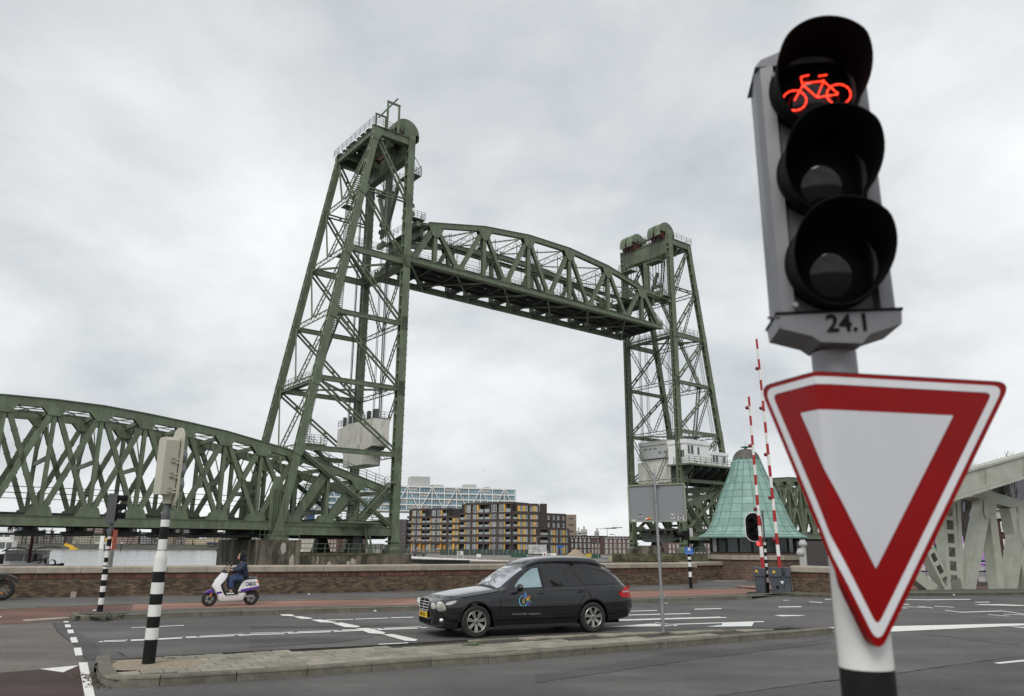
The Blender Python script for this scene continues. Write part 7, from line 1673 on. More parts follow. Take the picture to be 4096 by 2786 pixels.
# ================================================================== HEARSE
wf=gnd(1903,2553); wr=gnd(2377,2530.5); dc=(wf-wr).normalized(); angc=math.atan2(-dc.y,-dc.x)   # car x axis runs to the rear
M['carp']=mat('black_car_paint',(.0055,.006,.008),.25,var=.05,coat=1,spec=.2,dirt=(.03,.028,.025),dk=.16,dsc=2)
M['carp'].node_tree.nodes['Principled BSDF'].inputs['Coat Roughness'].default_value=.03
M['tint']=mat('tinted_glass',(.004,.004,.005),.05,spec=.6,var=.1,coat=.3); M['rubber']=mat('tyre_rubber',(.018,.017,.016),.8,var=.2); M['alloy']=mat('alloy_wheel',(.40,.385,.36),.35,metal=.75,var=.1,dirt=(.12,.1,.08),dk=.5,dsc=8)
M['chrome']=mat('chrome',(.80,.80,.80),.28,metal=1,var=.05); M['lampg']=mat('headlamp_glass',(.60,.59,.53),.05,spec=.9,var=.4,sc=12,coat=1); M['tailr']=mat('tail_lamp_red',(.45,.006,.006),.2,spec=.3,coat=.1); M['plate']=mat('number_plate_yellow',(.75,.45,.015),.4,var=.04); M['trim']=mat('black_trim',(.012,.012,.013),.5)
M['scr']=mat('windscreen_glass',(.33,.34,.39),.05,spec=.9,var=.3,sc=1.2,coat=1); M['sideg']=mat('driver_window_glass',(.20,.29,.32),.06,spec=.8,var=.2,sc=2,coat=1)
TR=.80; ox=3.70; cyc=.90
Car=thing('hearse','black hearse estate car with raised roof driving left past the traffic island','car',(0,0,0)); Car.rotation_euler=(0,0,angc)
# local frame: x rearwards from the front bumper, y: near (left) side is -y ; near wheel outer face at y=-.88
Rm=Matrix.Rotation(angc,4,'Z'); Car.location=wf-(Rm@Vector((.86,-.86,0)))
I=lambda x,t: float(np.interp(x,[a for a,_ in t],[b_ for _,b_ in t]))
def sm(x,t):
    xs=[a for a,_ in t]; ys=[b_ for _,b_ in t]
    return sum(I(x+k*.05,t)*w for k,w in ((-2,.1),(-1,.2),(0,.4),(1,.2),(2,.1)))
Wt=[(0,.36),(.03,.50),(.07,.60),(.14,.70),(.26,.79),(.42,.85),(.7,.89),(1,.905),(2.5,.912),(3.9,.91),(4.4,.88),(4.65,.84),(4.8,.77),(4.88,.68)]
BT=[(0,.56),(.08,.66),(.2,.725),(.5,.80),(1,.875),(1.4,.915),(2.5,.945),(3.5,.965),(4.3,.985),(4.6,.96),(4.8,.90),(4.88,.62)]
TP=[(0,.60),(.06,.70),(.12,.765),(.25,.815),(.5,.868),(.9,.93),(1.3,.975),(1.42,1.0),(1.6,1.12),(1.9,1.32),(2.1,1.425),(2.3,1.468),(2.7,1.495),(3.3,1.50),(3.9,1.475),(4.2,1.43),(4.4,1.36),(4.55,1.25),(4.7,1.09),(4.79,.96),(4.88,.66)]
ZL=[(0,.25),(.08,.20),(.3,.175),(1.3,.19),(3.2,.19),(4.3,.24),(4.7,.30),(4.88,.44)]
RW=[(0,.5),(.3,.62),(1.0,.66),(1.35,.70),(1.6,.68),(2.0,.61),(2.4,.575),(4.1,.56),(4.5,.58),(4.75,.62),(4.88,.6)]
wheelx=(.86,3.70); RA=.385
def zlow(x):
    z=I(x,ZL)
    for c in wheelx:
        if abs(x-c)<RA: z=max(z,.325+math.sqrt(max(0,RA*RA-(x-c)**2))*.98)
    return z
def gz(x): return max(0,min(1,(x-1.3)/.25))
def sect(x):
    W=sm(x,Wt); bt=sm(x,BT); tp=sm(x,TP); zl=zlow(x); g=gz(x); rw=sm(x,RW); h=tp-bt
    zl0=I(x,ZL); arch=zl>zl0+.01
    hood=[(W*.80,bt+h*.62),(W*.55,bt+h*.86),(W*.28,bt+h*.97)]
    gl=[(W*.895,bt+.035),(rw,tp-.075),(rw*.78,tp-.018)]
    top=[(hood[i][0]*(1-g)+gl[i][0]*g,hood[i][1]*(1-g)+gl[i][1]*g) for i in range(3)]
    zm=max(zl+.02,.42); lo=(W*.955,zl) 
    zcrease=max(zl+.05,.66)
    pts=[(0,zl if arch else zl),(W*.80,zl),lo,(W*.992,max(zl+.015,zl0+.10)),(W*1.0,max(zl+.03,.46)),(W*.997,zcrease),(W*.975,max(zcrease+.02,bt-.06)),(W*.93,bt+.0)]+top+[(0,tp)]
    return pts
xs=sorted(set([round(v,3) for v in list(np.linspace(0,.5,14))+list(np.linspace(.46,1.26,41))+list(np.linspace(1.26,3.3,42))+list(np.linspace(3.3,4.1,41))+list(np.linspace(4.1,4.88,26))]))
def dense(pts):
    o=[]
    for (a,b_),(c,d) in zip(pts,pts[1:]): o+= [(a,b_),((a+c)/2,(b_+d)/2)]
    return o+[pts[-1]]
b=MB(); rows=[]
for x in xs:
    p=dense(sect(x)); rows.append([(x,-y,z) for y,z in p]+[(x,y,z) for y,z in p[::-1][1:]])
b.grid(rows); m_=len(rows[0]); b.f.append(tuple(range(m_))[::-1]); b.f.append(tuple((len(rows)-1)*m_+i for i in range(m_)))
body=b.build('body',M['carp'],Car,smooth=True)
ss=body.modifiers.new('smooth','SUBSURF'); ss.levels=1; ss.render_levels=1
def ysurf(x,z):
    p=sect(x)[3:]; 
    for (y0,z0),(y1,z1) in zip(p,p[1:]):
        if min(z0,z1)-1e-6<=z<=max(z0,z1)+1e-6 and abs(z1-z0)>1e-6: return y0+(y1-y0)*(z-z0)/(z1-z0)
    return p[0][0]
def ztopsurf(x,y):
    p=sect(x)[7:]; y=abs(y)
    for (y0,z0),(y1,z1) in zip(p,p[1:]):
        if y1<=y<=y0: return z0+(z1-z0)*(y-y0)/(y1-y0) if y0!=y1 else z1
    return p[-1][1]
def side_panel(name,m,x0,x1,bot,top,off=.006,par=Car,both=True,nx=14,nz=6):
    for sd in ((-1,1) if both else (-1,)):
        b=MB(); P=[]
        for x in np.linspace(x0,x1,nx):
            z0,z1=bot(x),top(x); P.append([(x,sd*(ysurf(x,z0+(z1-z0)*k/nz)+off),z0+(z1-z0)*k/nz) for k in range(nz+1)])
        if sd<0: P=P[::-1]
        b.grid(P); o=b.build(name,m,par,smooth=True,org=(0,0,0))
    return o
belt=lambda x: sm(x,BT)+.045
roofl=lambda x: sm(x,TP)-.085
tf=lambda xs_,: (lambda x: I(x,xs_))
# window band surround then panes
side_panel('window_surround',M['trim'],1.62,4.5,lambda x: belt(x)-.012,lambda x:min(roofl(x)+.01,I(x,[(1.62,.985),(1.75,1.07),(2.1,1.30),(2.35,1.42),(2.7,1.44),(3.9,1.42),(4.2,1.34),(4.42,1.16),(4.5,1.04)])),off=.004,nx=40,nz=8)
side_panel('front_side_window',M['sideg'],1.80,2.44,lambda x: belt(x)+.01,lambda x:I(x,[(1.80,1.03),(1.95,1.17),(2.15,1.315),(2.30,1.385),(2.44,1.40)]),off=.009)
side_panel('rear_side_window',M['tint'],2.53,3.10,lambda x: belt(x)+.01,lambda x:I(x,[(2.53,1.41),(3.10,1.40)]),off=.009)
side_panel('quarter_window',M['tint'],3.13,3.42,lambda x: belt(x)+.01,lambda x:I(x,[(3.13,1.40),(3.22,1.38),(3.42,1.03)]),off=.009)
side_panel('cargo_window',M['tint'],3.36,4.40,lambda x: I(x,[(3.36,1.33),(3.52,1.06),(3.62,1.025),(4.40,1.05)]),lambda x:I(x,[(3.36,1.385),(3.8,1.365),(4.1,1.29),(4.3,1.17),(4.40,1.06)]),off=.010,nx=20)
# windscreen and rear window on the top surface
def top_panel(name,m,x0,x1,yw,off=.006,nx=10,ny=12):
    b=MB(); P=[]
    for x in np.linspace(x0,x1,nx):
        w=yw(x); P.append([(x,w*(2*k/ny-1),ztopsurf(x,w*(2*k/ny-1))+off) for k in range(ny+1)])
    b.grid(P); return b.build(name,m,Car,smooth=True)
top_panel('windscreen',M['scr'],1.43,2.08,lambda x:I(x,[(1.43,.66),(2.08,.55)]),off=.010)
top_panel('cowl',M['trim'],1.34,1.44,lambda x:.66,off=.004)
top_panel('rear_window',M['tint'],4.38,4.70,lambda x:.55,off=.008)
# bonnet lines and door gaps
def gap(pts,nm='panel_gap',w=.010,m='blackm',off=.003):
    b=MB()
    for sd in (-1,1):
        Q=[(x,sd*(ysurf(x,z)+off),z) for x,z in pts]; b.tube(Q,w/2,4)
    return b.build(nm,M[m],Car)
gap([(1.42,.40),(1.405,.6),(1.41,.8),(1.47,.90),(1.6,.955)]); gap([(2.485,.30),(2.485,.6),(2.485,.95),(2.485,1.4)]); gap([(1.42,.34),(2.0,.315),(3.2,.33)]); gap([(3.52,.98),(3.50,.85),(3.42,.72),(3.32,.58),(3.28,.42),(3.27,.34)]); gap([(4.25,.97),(4.5,.86),(4.62,.80)]); gap([(.34,.80),(.6,.815),(1.0,.865),(1.4,.925)])
gap([(1.43,.615),(2.2,.60),(3.30,.60)],'rub_strip',.035,'trim',.004); gap([(.30,.50),(.46,.50)],'bumper_line',.012); gap([(4.12,.58),(4.5,.565),(4.8,.56)],'bumper_line',.012)
b=MB()
for sd in (-1,1):
    b.tube([(2.32,sd*(ysurf(2.32,.865)+.03),.865),(2.37,sd*(ysurf(2.37,.865)+.045),.87),(2.46,sd*(ysurf(2.45,.865)+.035),.87)],.014,6); b.tube([(3.32,sd*(ysurf(3.32,.885)+.03),.885),(3.37,sd*(ysurf(3.37,.885)+.045),.89),(3.46,sd*(ysurf(3.45,.885)+.035),.89)],.014,6)
b.build('door_handle',M['carp'],Car,smooth=True)
# raised roof with glazed-looking front and roof rails
b=MB(); rows=[]
for x,h,w in [(2.06,1.40,.54),(2.12,1.455,.555),(2.25,1.535,.555),(2.45,1.60,.545),(2.7,1.635,.54),(3.1,1.65,.535),(3.6,1.645,.53),(3.95,1.625,.52),(4.08,1.60,.51),(4.15,1.55,.50),(4.2,1.45,.5)]:
    zb=sm(x,TP)-.06; rows.append([(x,-w,zb),(x,-w*.97,zb+(h-zb)*.45),(x,-w*.86,h-.025),(x,-w*.55,h-.006),(x,0,h),(x,w*.55,h-.006),(x,w*.86,h-.025),(x,w*.97,zb+(h-zb)*.45),(x,w,zb)])
b.grid(rows); o=b.build('raised_roof',M['carp'],Car,smooth=True); s_=o.modifiers.new('smooth','SUBSURF'); s_.levels=1; s_.render_levels=2
b=MB()
for sd in (-1,1): b.tube([(x,sd*(I(x,RW)-.005),z) for x,z in ((2.2,1.445),(2.3,1.50),(2.5,1.528),(3.1,1.545),(3.7,1.53),(4.1,1.465),(4.25,1.405))],.018,6); b.box((3.35,sd*.56-.015,1.44),(3.40,sd*.56+.015,1.53))
b.build('roof_rail',M['carp'],Car,smooth=True)
# wheels
def wheel_mesh():
    b=MB(); prof=[(.215,-.085),(.225,-.10),(.29,-.108),(.318,-.09),(.327,-.05),(.327,.05),(.318,.09),(.29,.108),(.215,.09)]; b.lathe(prof,40,ax='y'); t=b.mesh('tyre',M['rubber'],smooth=True)
    b=MB(); b.lathe([(.222,-.099),(.214,-.108),(.205,-.098),(.203,-.03),(.203,.09)],40,ax='y')
    for k in range(7):
        a=2*math.pi*k/7+.2; c,s=math.cos(a),math.sin(a)
        f=lambda r,w,y:(r*c-w*s,y,r*s+w*c)
        b.add([f(.05,-.022,-.085),f(.05,.022,-.085),f(.205,.042,-.10),f(.205,-.042,-.10),f(.05,-.022,-.05),f(.05,.022,-.05),f(.205,.042,-.06),f(.205,-.042,-.06)],[(3,2,1,0),(0,1,5,4),(1,2,6,5),(2,3,7,6),(3,0,4,7)])
    b.lathe([(0,-.095),(.032,-.095),(.06,-.086),(.065,-.05)],20,ax='y'); r_=b.mesh('rim',M['alloy'],smooth=False)
    b=MB(); b.lathe([(0,-.02),(.2,-.02)],24,ax='y'); d=b.mesh('brake_disc',M['blackm'])
    b=MB()
    for k in range(5): a=2*math.pi*k/5+.1; b.lathe([(0,-.096),(.009,-.096),(.010,-.08)],8,(.045*math.cos(a),0,.045*math.sin(a)),'y')
    for k in range(3): a=math.pi/2+2*math.pi*k/3; b.bar((0,-.097,0),(.024*math.cos(a),-.097,.024*math.sin(a)),.005,.002,up=(0,1,0))
    b.lathe([(.024,-.098),(.028,-.098)],16,ax='y'); n=b.mesh('hub_bolts',M['trim'])
    return t,r_,d,n
wt_,wr_,wd_,wn_=wheel_mesh()
for x in wheelx:
    for sd in (-1,1):
        w=inst('wheel',wt_,Car,(x,sd*.80,.327),rot=(0,0,0 if sd<0 else math.pi)); w['o']=(0,0,0)
        for nm,me in (('rim',wr_),('brake_disc',wd_),('hub_bolts',wn_)): inst(nm,me,w)
# arches: dark lips
b=MB()
for x in wheelx:
    for sd in (-1,1): b.tube([(x+RA*math.cos(t)*1.0,sd*(I(x,Wt)*.985),.325+RA*math.sin(t)) for t in np.linspace(.02,math.pi-.02,18)],.012,5)
b.build('arch_lip',M['carp'],Car,smooth=True)
b=MB(); b.box((.5,-.70,.18),(4.5,.70,.24)); b.build('underbody',M['blackm'],Car)
b=MB()
for sd in (-1,1): b.box((1.28,sd*.86-.03,.17),(3.28,sd*.86+.03,.235))
b.build('sill',M['trim'],Car)
# front end: grille, lamps, plate, bumper intake, fog lamps
zf=lambda y:0
def fx(y,z):
    """front surface x for a given |y|: plan curve of the bumper"""
    y=abs(y); x=0
    for a,w in zip(np.linspace(0,.6,61),[I(q,Wt) for q in np.linspace(0,.6,61)]):
        if w>=y: return float(a)
    return .6
def front_patch(name,m,outline,off,par=Car,lean=.14,zref=.55,solid=True):
    b=MB(); P=[(max(0,fx(y,z)*0)+ .55*max(0,abs(y)-.5)*abs(abs(y)-.5)*3 + lean*max(0,z-zref)*1.2 - off, y, z) for y,z in outline]; n=len(P); b.add(P,[tuple(range(n))]); b.add([(x+.02,y,z) for x,y,z in P],[tuple(range(n-1,-1,-1))]); b.f+=[(i,i+n,(i+1)%n+n,(i+1)%n) for i in range(n)]
    return b.build(name,m,par,org=(0,0,0))
g_o=[(-.27,.50),(-.31,.60),(-.36,.725),(-.34,.755),(-.15,.79),(.15,.79),(.34,.755),(.36,.725),(.31,.60),(.27,.50),(.1,.485),(-.1,.485)]
front_patch('grille_frame',M['chrome'],g_o,.03); gi=[(y*.86,.635+(z-.635)*.82) for y,z in g_o]; front_patch('grille_mesh',M['blackm'],gi,.036)
for k in range(4):
    z=.535+k*.055; w=.26+k*.017; b=MB(); xx=.14*1.2*max(0,z-.55)-.045; b.tube([(xx+.015,-w,z),(xx-.01,0,z+.004),(xx+.015,w,z)],.009,6); b.build('grille_bar',M['chrome'],Car)
b=MB(); b.tube([(-.05,0,.51),(.0,0,.77)],.006,5); b.build('grille_bar',M['chrome'],Car)
b=MB(); b.lathe([(.033,0),(.038,0)],20,(.16,0,.875),'x'); 
for k in range(3): a=math.pi/2+2*math.pi*k/3; b.bar((.16,0,.875),(.16,.034*math.cos(a),.875+.034*math.sin(a)),.006)
b.tube([(.165,0,.81),(.16,0,.84)],.006,5); b.build('bonnet_emblem',M['chrome'],Car)
for sd in (-1,1):
    for (yc,xc,zc,ry,rz_) in ((.50,.045,.605,.085,.095),(.685,.135,.615,.115,.125)):
        b=MB(); b.ball((0,0,0),(ry*1.05,ry,rz_),18,12); M4=Matrix.Translation((xc,sd*yc,zc))@Matrix.Rotation(sd*R(-28 if yc<.6 else -42),4,'Z')@Matrix.Rotation(R(-32),4,'Y')@Matrix.Diagonal((.34,1,1.12,1)); xf(b,M4); h=b.build('headlight',M['lampg'],Car,smooth=True)
        b=MB(); b.lathe([(ry*1.0,0),(ry*1.07,-.004),(ry*1.07,.02)],24,ax='x'); xf(b,M4); b.build('lamp_rim',M['trim'],h,org=(0,0,0),smooth=True)
        b=MB(); b.ball((-.075,0,0),(.035,ry*.45,ry*.45),14,10); xf(b,M4); b.build('reflector',M['chrome'],h,org=(0,0,0),smooth=True)
front_patch('number_plate',M['plate'],[(-.26,.385),(.26,.385),(.26,.495),(-.26,.495)],.045,lean=0); 
pl=[o for o in bpy.data.objects if o.name.startswith('number_plate') and o.parent==Car][0]
put_text(text('VLB-23-X',.098,M['blackm'],bold=.0012,sx=.98),'plate_lettering',pl,basis((-.047,0,.44),(0,-1,0),(0,0,1)))
b=MB(); b.box((-.046,.235,.387),(-.0455+.0,.26,.493)); b.build('plate_band',M['blue'],pl,org=(0,0,0))
front_patch('air_intake',M['blackm'],[(-.36,.265),(.36,.265),(.38,.355),(-.38,.355)],.004,lean=0)
for sd in (-1,1):
    b=MB(); b.box((.10,sd*.66-.13,.30),(.2,sd*.66+.13,.42)); 
    b=MB(); b.ball((.155,sd*.68,.355),(.05,.05,.05),14,10); b.build('fog_lamp',M['chrome'],Car,smooth=True)
    b=MB(); b.ball((1.80,sd*1.03,1.0),(.07,.12,.085),14,10); b.bar((1.85,sd*.88,.965),(1.84,sd*.98,.985),.06,.05); mi=b.build('wing_mirror',M['carp'],Car,smooth=True)
    b=MB(); b.box((1.775,sd*1.05-.06,.985),(1.80,sd*1.05+.05,1.005)); b.build('indicator',M['chrome'],mi,org=(0,0,0))
# tail lamps wrapped around the rear corners
for sd in (-1,1):
    b=MB(); P=[]
    for x in np.linspace(4.42,4.80,10):
        z0=I(x,[(4.42,.80),(4.5,.74),(4.80,.72)]); z1=I(x,[(4.42,.84),(4.55,.92),(4.68,.99),(4.80,.985)])
        P.append([(x,sd*(ysurf(x,min(z,sm(x,BT)-.01))+.010),z) for z in np.linspace(z0,z1,6)])
    if sd<0: P=P[::-1]
    b.grid(P); tl=b.build('tail_lamp',M['tailr'],Car,smooth=True)
    b=MB(); P=[]
    for x in np.linspace(4.52,4.76,6): P.append([(x,sd*(ysurf(x,min(z,sm(x,BT)-.01))+.014),z) for z in np.linspace(.845,.875,3)])
    if sd<0: P=P[::-1]
    b.grid(P); b.build('reflector_band',M['cabgrey'],tl,org=(0,0,0))
# door emblem: light blue arc with coloured rays, and contact line
def onside(x,z,off=.012): return (x,-(ysurf(x,z)+off),z)
ex,ez=1.94,.72
b=MB(); P=[]
for t in np.linspace(R(85),R(330),26): P.append([onside(ex+.088*math.cos(t),ez+.10*math.sin(t)),onside(ex+.105*math.cos(t),ez+.12*math.sin(t))])
b.grid(P); em=b.build('door_emblem',mat('emblem_light_blue',(.18,.55,.75),.5),Car)
cols=[(.25,.05,.35),(.1,.15,.6),(.05,.4,.65),(.0,.5,.6),(.55,.05,.1),(.8,.35,.05),(.75,.65,.05),(.15,.45,.1),(.2,.2,.6)]
for k in range(11):
    t=R(100-k*14); b=MB(); c0,c1=.055,.13+.02*(k%3); w=.012; n=Vector((-math.sin(t),math.cos(t)))
    q=[onside(ex+.02+c*math.cos(t)+s*w*n.x,ez+c*math.sin(t)*1.1+s*w*n.y,.013) for c,s in ((c0,-.7),(c1,-.6),(c1+.01,0),(c1,.6),(c0,.7))]; b.add(q,[(0,1,2,3,4)]); b.build('ray',mat('emblem_colour',cols[k%9],.5),em,org=(0,0,0))
b=MB(); b.add([onside(ex+u,ez+v,.0125) for u,v in ((-.03,-.06),(.03,-.06),(.04,.03),(.0,.06),(-.03,.02))],[(0,1,2,3,4)]); b.build('ray',mat('emblem_olive',(.25,.25,.1),.5),em,org=(0,0,0))
M['silv']=mat('silver_print',(.25,.25,.25),.5)
put_text(text('Tel.010-4127584  info@gnoon.nl',.052,M['silv'],ext=.0005),'lettering',Car,basis((2.02,-(ysurf(2.02,.45)+.006),.45),(1,0,0),(0,-.04,1)))
b=MB(); b.tube([(1.5,-.4,1.035),(1.62,-.05,1.15)],.008,4); b.tube([(1.48,.1,1.03),(1.62,.5,1.12)],.008,4); b.build('wiper',M['blackm'],Car)
# ================================================================== SCOOTER AND RIDER
sf=gnd(833.6,2427); sr=gnd(1001.5,2421.5); ds=(sf-sr).normalized(); angs=math.atan2(ds.y,ds.x)
Sc=thing('electric_scooter','white electric scooter with purple stripes ridden along the red cycle path','scooter',tuple(sr),rz=angs); 
M['scw']=mat('scooter_white',(.78,.78,.79),.25,var=.03,coat=.6); M['purp']=mat('scooter_purple',(.10,.03,.30),.3,coat=.5); M['scb']=mat('scooter_black',(.012,.012,.013),.45); M['orange']=mat('indicator_orange',(.75,.22,.02),.3)
# local x forward, z up, y left (near side is +y because it faces left)
sx=lambda x:(1400-x)/518; sz=lambda y:(1178-y)/480
def sprof(name,m,pts,w,par=Sc,bev=.03,y0=0,smooth=True,sub=0):
    b=MB(); P=[(sx(x),sz(y)) for x,y in pts]; cx_=sum(p[0] for p in P)/len(P); cz_=sum(p[1] for p in P)/len(P)
    n=len(P); lay=[]
    for yy,k in ((-w,.90),(-w*.82,1),(w*.82,1),(w,.90)): lay.append([(cx_+(p[0]-cx_)*k,yy+y0,cz_+(p[1]-cz_)*k) for p in P])
    v=[q for l in lay for q in l]; f=[tuple(range(n))]+[tuple(3*n+i for i in range(n-1,-1,-1))]
    for l in range(3): f+=[(l*n+i,(l+1)*n+i,(l+1)*n+(i+1)%n,l*n+(i+1)%n) for i in range(n)]
    b.add(v,f); o=b.build(name,m,par,smooth=smooth,org=(0,0,0)); return o
wheelb=[]
def scw(x,r,w,nm='wheel'):
    b=MB(); b.lathe([(r*.62,-w*.8),(r*.72,-w),(r*.93,-w*.8),(r,-w*.3),(r,w*.3),(r*.93,w*.8),(r*.72,w),(r*.62,w*.8)],28,(x,0,r),'y'); t=b.build(nm,M['rubber'],Sc,smooth=True)
    b=MB(); b.lathe([(r*.66,-w*.7),(r*.60,-w*.7),(r*.60,w*.7),(r*.66,w*.7)],28,(x,0,r),'y')
    for k in range(5): a=2*math.pi*k/5; b.bar((x,0,r),(x+r*.62*math.cos(a),0,r+r*.62*math.sin(a)),.035,.04,up=(0,1,0))
    b.tube([(x,-.05,r),(x,.05,r)],.035,10); b.build('rim',M['scb'],t,org=(0,0,0)); b=MB(); b.lathe([(.05,.03),(.095,.03),(.095,.034),(.05,.034)],20,(x,0,r),'y'); b.build('brake_disc',M['galv'],t,org=(0,0,0))
scw(1.255,.228,.055); scw(0,.228,.06)
sprof('front_fender',M['purp'],[(668,982),(700,955),(750,938),(785,940),(812,985),(790,1010),(740,985),(700,985)],.07)
sprof('leg_shield',M['scw'],[(905,698),(990,706),(948,790),(880,868),(905,930),(950,1010),(985,1022),(1290,1000),(1305,1000),(1262,1088),(1200,1098),(930,1105),(890,1085),(856,1010),(800,930),(775,890),(820,800)],.145)
sprof('inner_panel',M['scb'],[(985,708),(1000,712),(962,800),(925,870),(945,930),(990,1000),(1170,1000),(1172,1016),(980,1022),(935,985),(875,870),(945,790)],.13)
sprof('footboard',M['scb'],[(950,1000),(1175,985),(1180,1012),(975,1024)],.17)
sprof('tail_panel',M['scw'],[(1168,972),(1200,890),(1232,825),(1300,803),(1452,798),(1480,830),(1502,895),(1490,930),(1215,978)],.15)
b=MB()
for sd in (-1,1): b.add([(sx(x),sd*.1515,sz(y)) for x,y in [(1212,942),(1500,898),(1482,934),(1208,980)]],[(0,1,2,3) if sd<0 else (3,2,1,0)]); b.add([(sx(x),sd*.1465,sz(y)) for x,y in [(835,972),(915,962),(930,988),(850,1006)]],[(0,1,2,3) if sd<0 else (3,2,1,0)])
b.build('purple_stripe',M['purp'],Sc)
sprof('under_seat',M['scb'],[(1110,850),(1230,820),(1200,900),(1165,1000),(1105,1000),(1135,930)],.12)
sprof('seat',M['scb'],[(1225,815),(1250,790),(1300,770),(1400,755),(1440,768),(1420,790),(1310,806),(1180,850),(1120,860),(1110,840)],.13)
b=MB(); 
for sd in (-1,1): b.tube([(sx(1325),sd*.12,sz(800)),(sx(1345),sd*.13,sz(775)),(sx(1455),sd*.12,sz(772)),(sx(1440),sd*.10,sz(792))],.013,6)
b.build('grab_rail',M['galv'],Sc)
b=MB(); b.box((sx(1478)-.01,-.13,sz(850)),(sx(1452),.157,sz(825))); b.build('tail_indicator',M['orange'],Sc)
b=MB(); b.bar((sx(775),.075,sz(990)),(sx(755),.08,sz(1035)),.03); b.build('reflector',M['orange'],Sc)
b=MB(); b.tube([(sx(900),0,sz(720)),(sx(800),0,sz(930)),(sx(760),0,sz(1060))],.03,8); 
for sd in (-1,1): b.tube([(sx(800),sd*.08,sz(960)),(sx(750),sd*.08,sz(1085))],.018,6)
b.build('fork',M['scb'],Sc)
b=MB(); b.tube([(sx(940),-.33,sz(665)),(sx(930),-.12,sz(685)),(sx(925),0,sz(690)),(sx(930),.12,sz(685)),(sx(945),.33,sz(665))],.018,8); b.ball((sx(935),0,sz(680)),(.08,.1,.05),12,8); b.build('handlebar',M['scb'],Sc,smooth=True)
b=MB(); 
for sd in (-1,1): b.tube([(sx(960),sd*.25,sz(660)),(sx(1000),sd*.3,sz(595))],.008,5); b.ball((sx(1008),sd*.32,sz(580)),(.035,.06,.055),12,8)
b.build('mirror',M['scb'],Sc,smooth=True)
b=MB(); b.add([(sx(960),-.1,sz(620)),(sx(925),-.12,sz(670)),(sx(925),.12,sz(670)),(sx(960),.1,sz(620))],[(0,1,2,3),(3,2,1,0)]) ; b.build('fly_screen',M['dgrey'],Sc)
b=MB(); b.bar((sx(1290),.07,sz(1045)),(sx(1420),.08,sz(1045)),.05,.07); b.build('swing_arm',M['galv'],Sc)
b=MB(); b.tube([(sx(1410),0,sz(985)),(sx(1460),0,sz(960)),(sx(1500),0,sz(1000)),(sx(1520),0,sz(1060)),(sx(1528),0,sz(1080))],.02,5); b.tube([(sx(1300),.08,sz(960)),(sx(1420),.08,sz(1030))],.02,6); b.build('rear_mudguard',M['scb'],Sc)
put_text(text('CHECK.',.155,M['scb'],bold=.004,sx=.62),'lettering',Sc,basis((sx(1366),.153,sz(868)),(-1,0,0.015),(0,0,1)))
b=MB(); b.add([(sx(x),.1548,sz(y)) for x,y in [(1328,868),(1388,862),(1388,872),(1328,878)]],[(3,2,1,0)]); b.build('lettering_bar',M['purp'],Sc)
# rider
def skin(name,V,E,Rd,m,par,sub=2,org=(0,0,0)):
    me=bpy.data.meshes.new(name); me.from_pydata([(a-org[0],b_-org[1],c-org[2]) for a,b_,c in V],E,[]); me.materials.append(m); o=bpy.data.objects.new(name,me); col.objects.link(o); o.parent=par
    md=o.modifiers.new('skin','SKIN'); md.use_smooth_shade=True; md.branch_smoothing=.5
    for i,r in enumerate(Rd): me.skin_vertices[0].data[i].radius=(r,r) if not hasattr(r,'__len__') else r
    me.skin_vertices[0].data[0].use_root=True
    s_=o.modifiers.new('sub','SUBSURF'); s_.levels=sub; s_.render_levels=sub; return o
Pn=thing('person','person in dark blue hooded jacket and jeans riding the white scooter','person',tuple(sr),rz=angs)
M['skinm']=mat('skin',(.48,.27,.19),.55,var=.05); M['jacket']=mat('navy_jacket',(.010,.018,.042),.7,var=.3,sc=8,bump=.4,bsc=14); M['jeans']=mat('blue_jeans',(.035,.065,.14),.85,var=.3,sc=9,bump=.3,bsc=30); M['cap']=mat('black_hood',(.010,.010,.014),.9,var=.2)
hip=(sx(1245),0,sz(775)); ch=(sx(1225),0,sz(600)); nk=(sx(1205),0,sz(520)); hdp=(sx(1190),0,sz(470)); 
sh=lambda s:(sx(1225),s*.19,sz(575)); el=lambda s:(sx(1140),s*.25,sz(660)); wrp=lambda s:(sx(1035),s*.27,sz(660)); 
kn=lambda s:(sx(1045),s*.15,sz(795)); an_=lambda s:(sx(1068),s*.13,sz(945)); 
V=[hip,(sx(1235),0,sz(690)),ch,nk,hdp]; E=[(0,1),(1,2),(2,3),(3,4)]; Rd=[.08,.09,.09,.045,.05]
for s in (-1,1):
    k=len(V); V+=[sh(s),el(s),wrp(s),(sx(1010),s*.28,sz(658))]; E+=[(2,k),(k,k+1),(k+1,k+2),(k+2,k+3)]; Rd+=[.055,.045,.03,.032]
    k=len(V); V+=[(sx(1240),s*.1,sz(785)),kn(s),an_(s),(sx(1040),s*.13,sz(975))]; E+=[(0,k),(k,k+1),(k+1,k+2),(k+2,k+3)]; Rd+=[.06,.05,.035,.03]
skin('body',V,E,Rd,M['skinm'],Pn)
V=[(sx(1262),0,sz(800)),(sx(1246),0,sz(720)),(sx(1236),0,sz(640)),(sx(1230),0,sz(565)),(sx(1215),0,sz(505))]; E=[(0,1),(1,2),(2,3),(3,4)]; Rd=[(.20,.17),(.205,.175),(.215,.18),(.20,.165),(.13,.11)]
for s in (-1,1):
    k=len(V); V+=[(sx(1225),s*.17,sz(585)),(sx(1180),s*.235,sz(640)),el(s),(sx(1085),s*.27,sz(668)),wrp(s)]; E+=[(3,k),(k,k+1),(k+1,k+2),(k+2,k+3),(k+3,k+4)]; Rd+=[.115,.10,.09,.072,.055]
skin('jacket',V,E,Rd,M['jacket'],Pn)
V=[(sx(1255),0,sz(790))]; E=[]; Rd=[(.18,.15)]
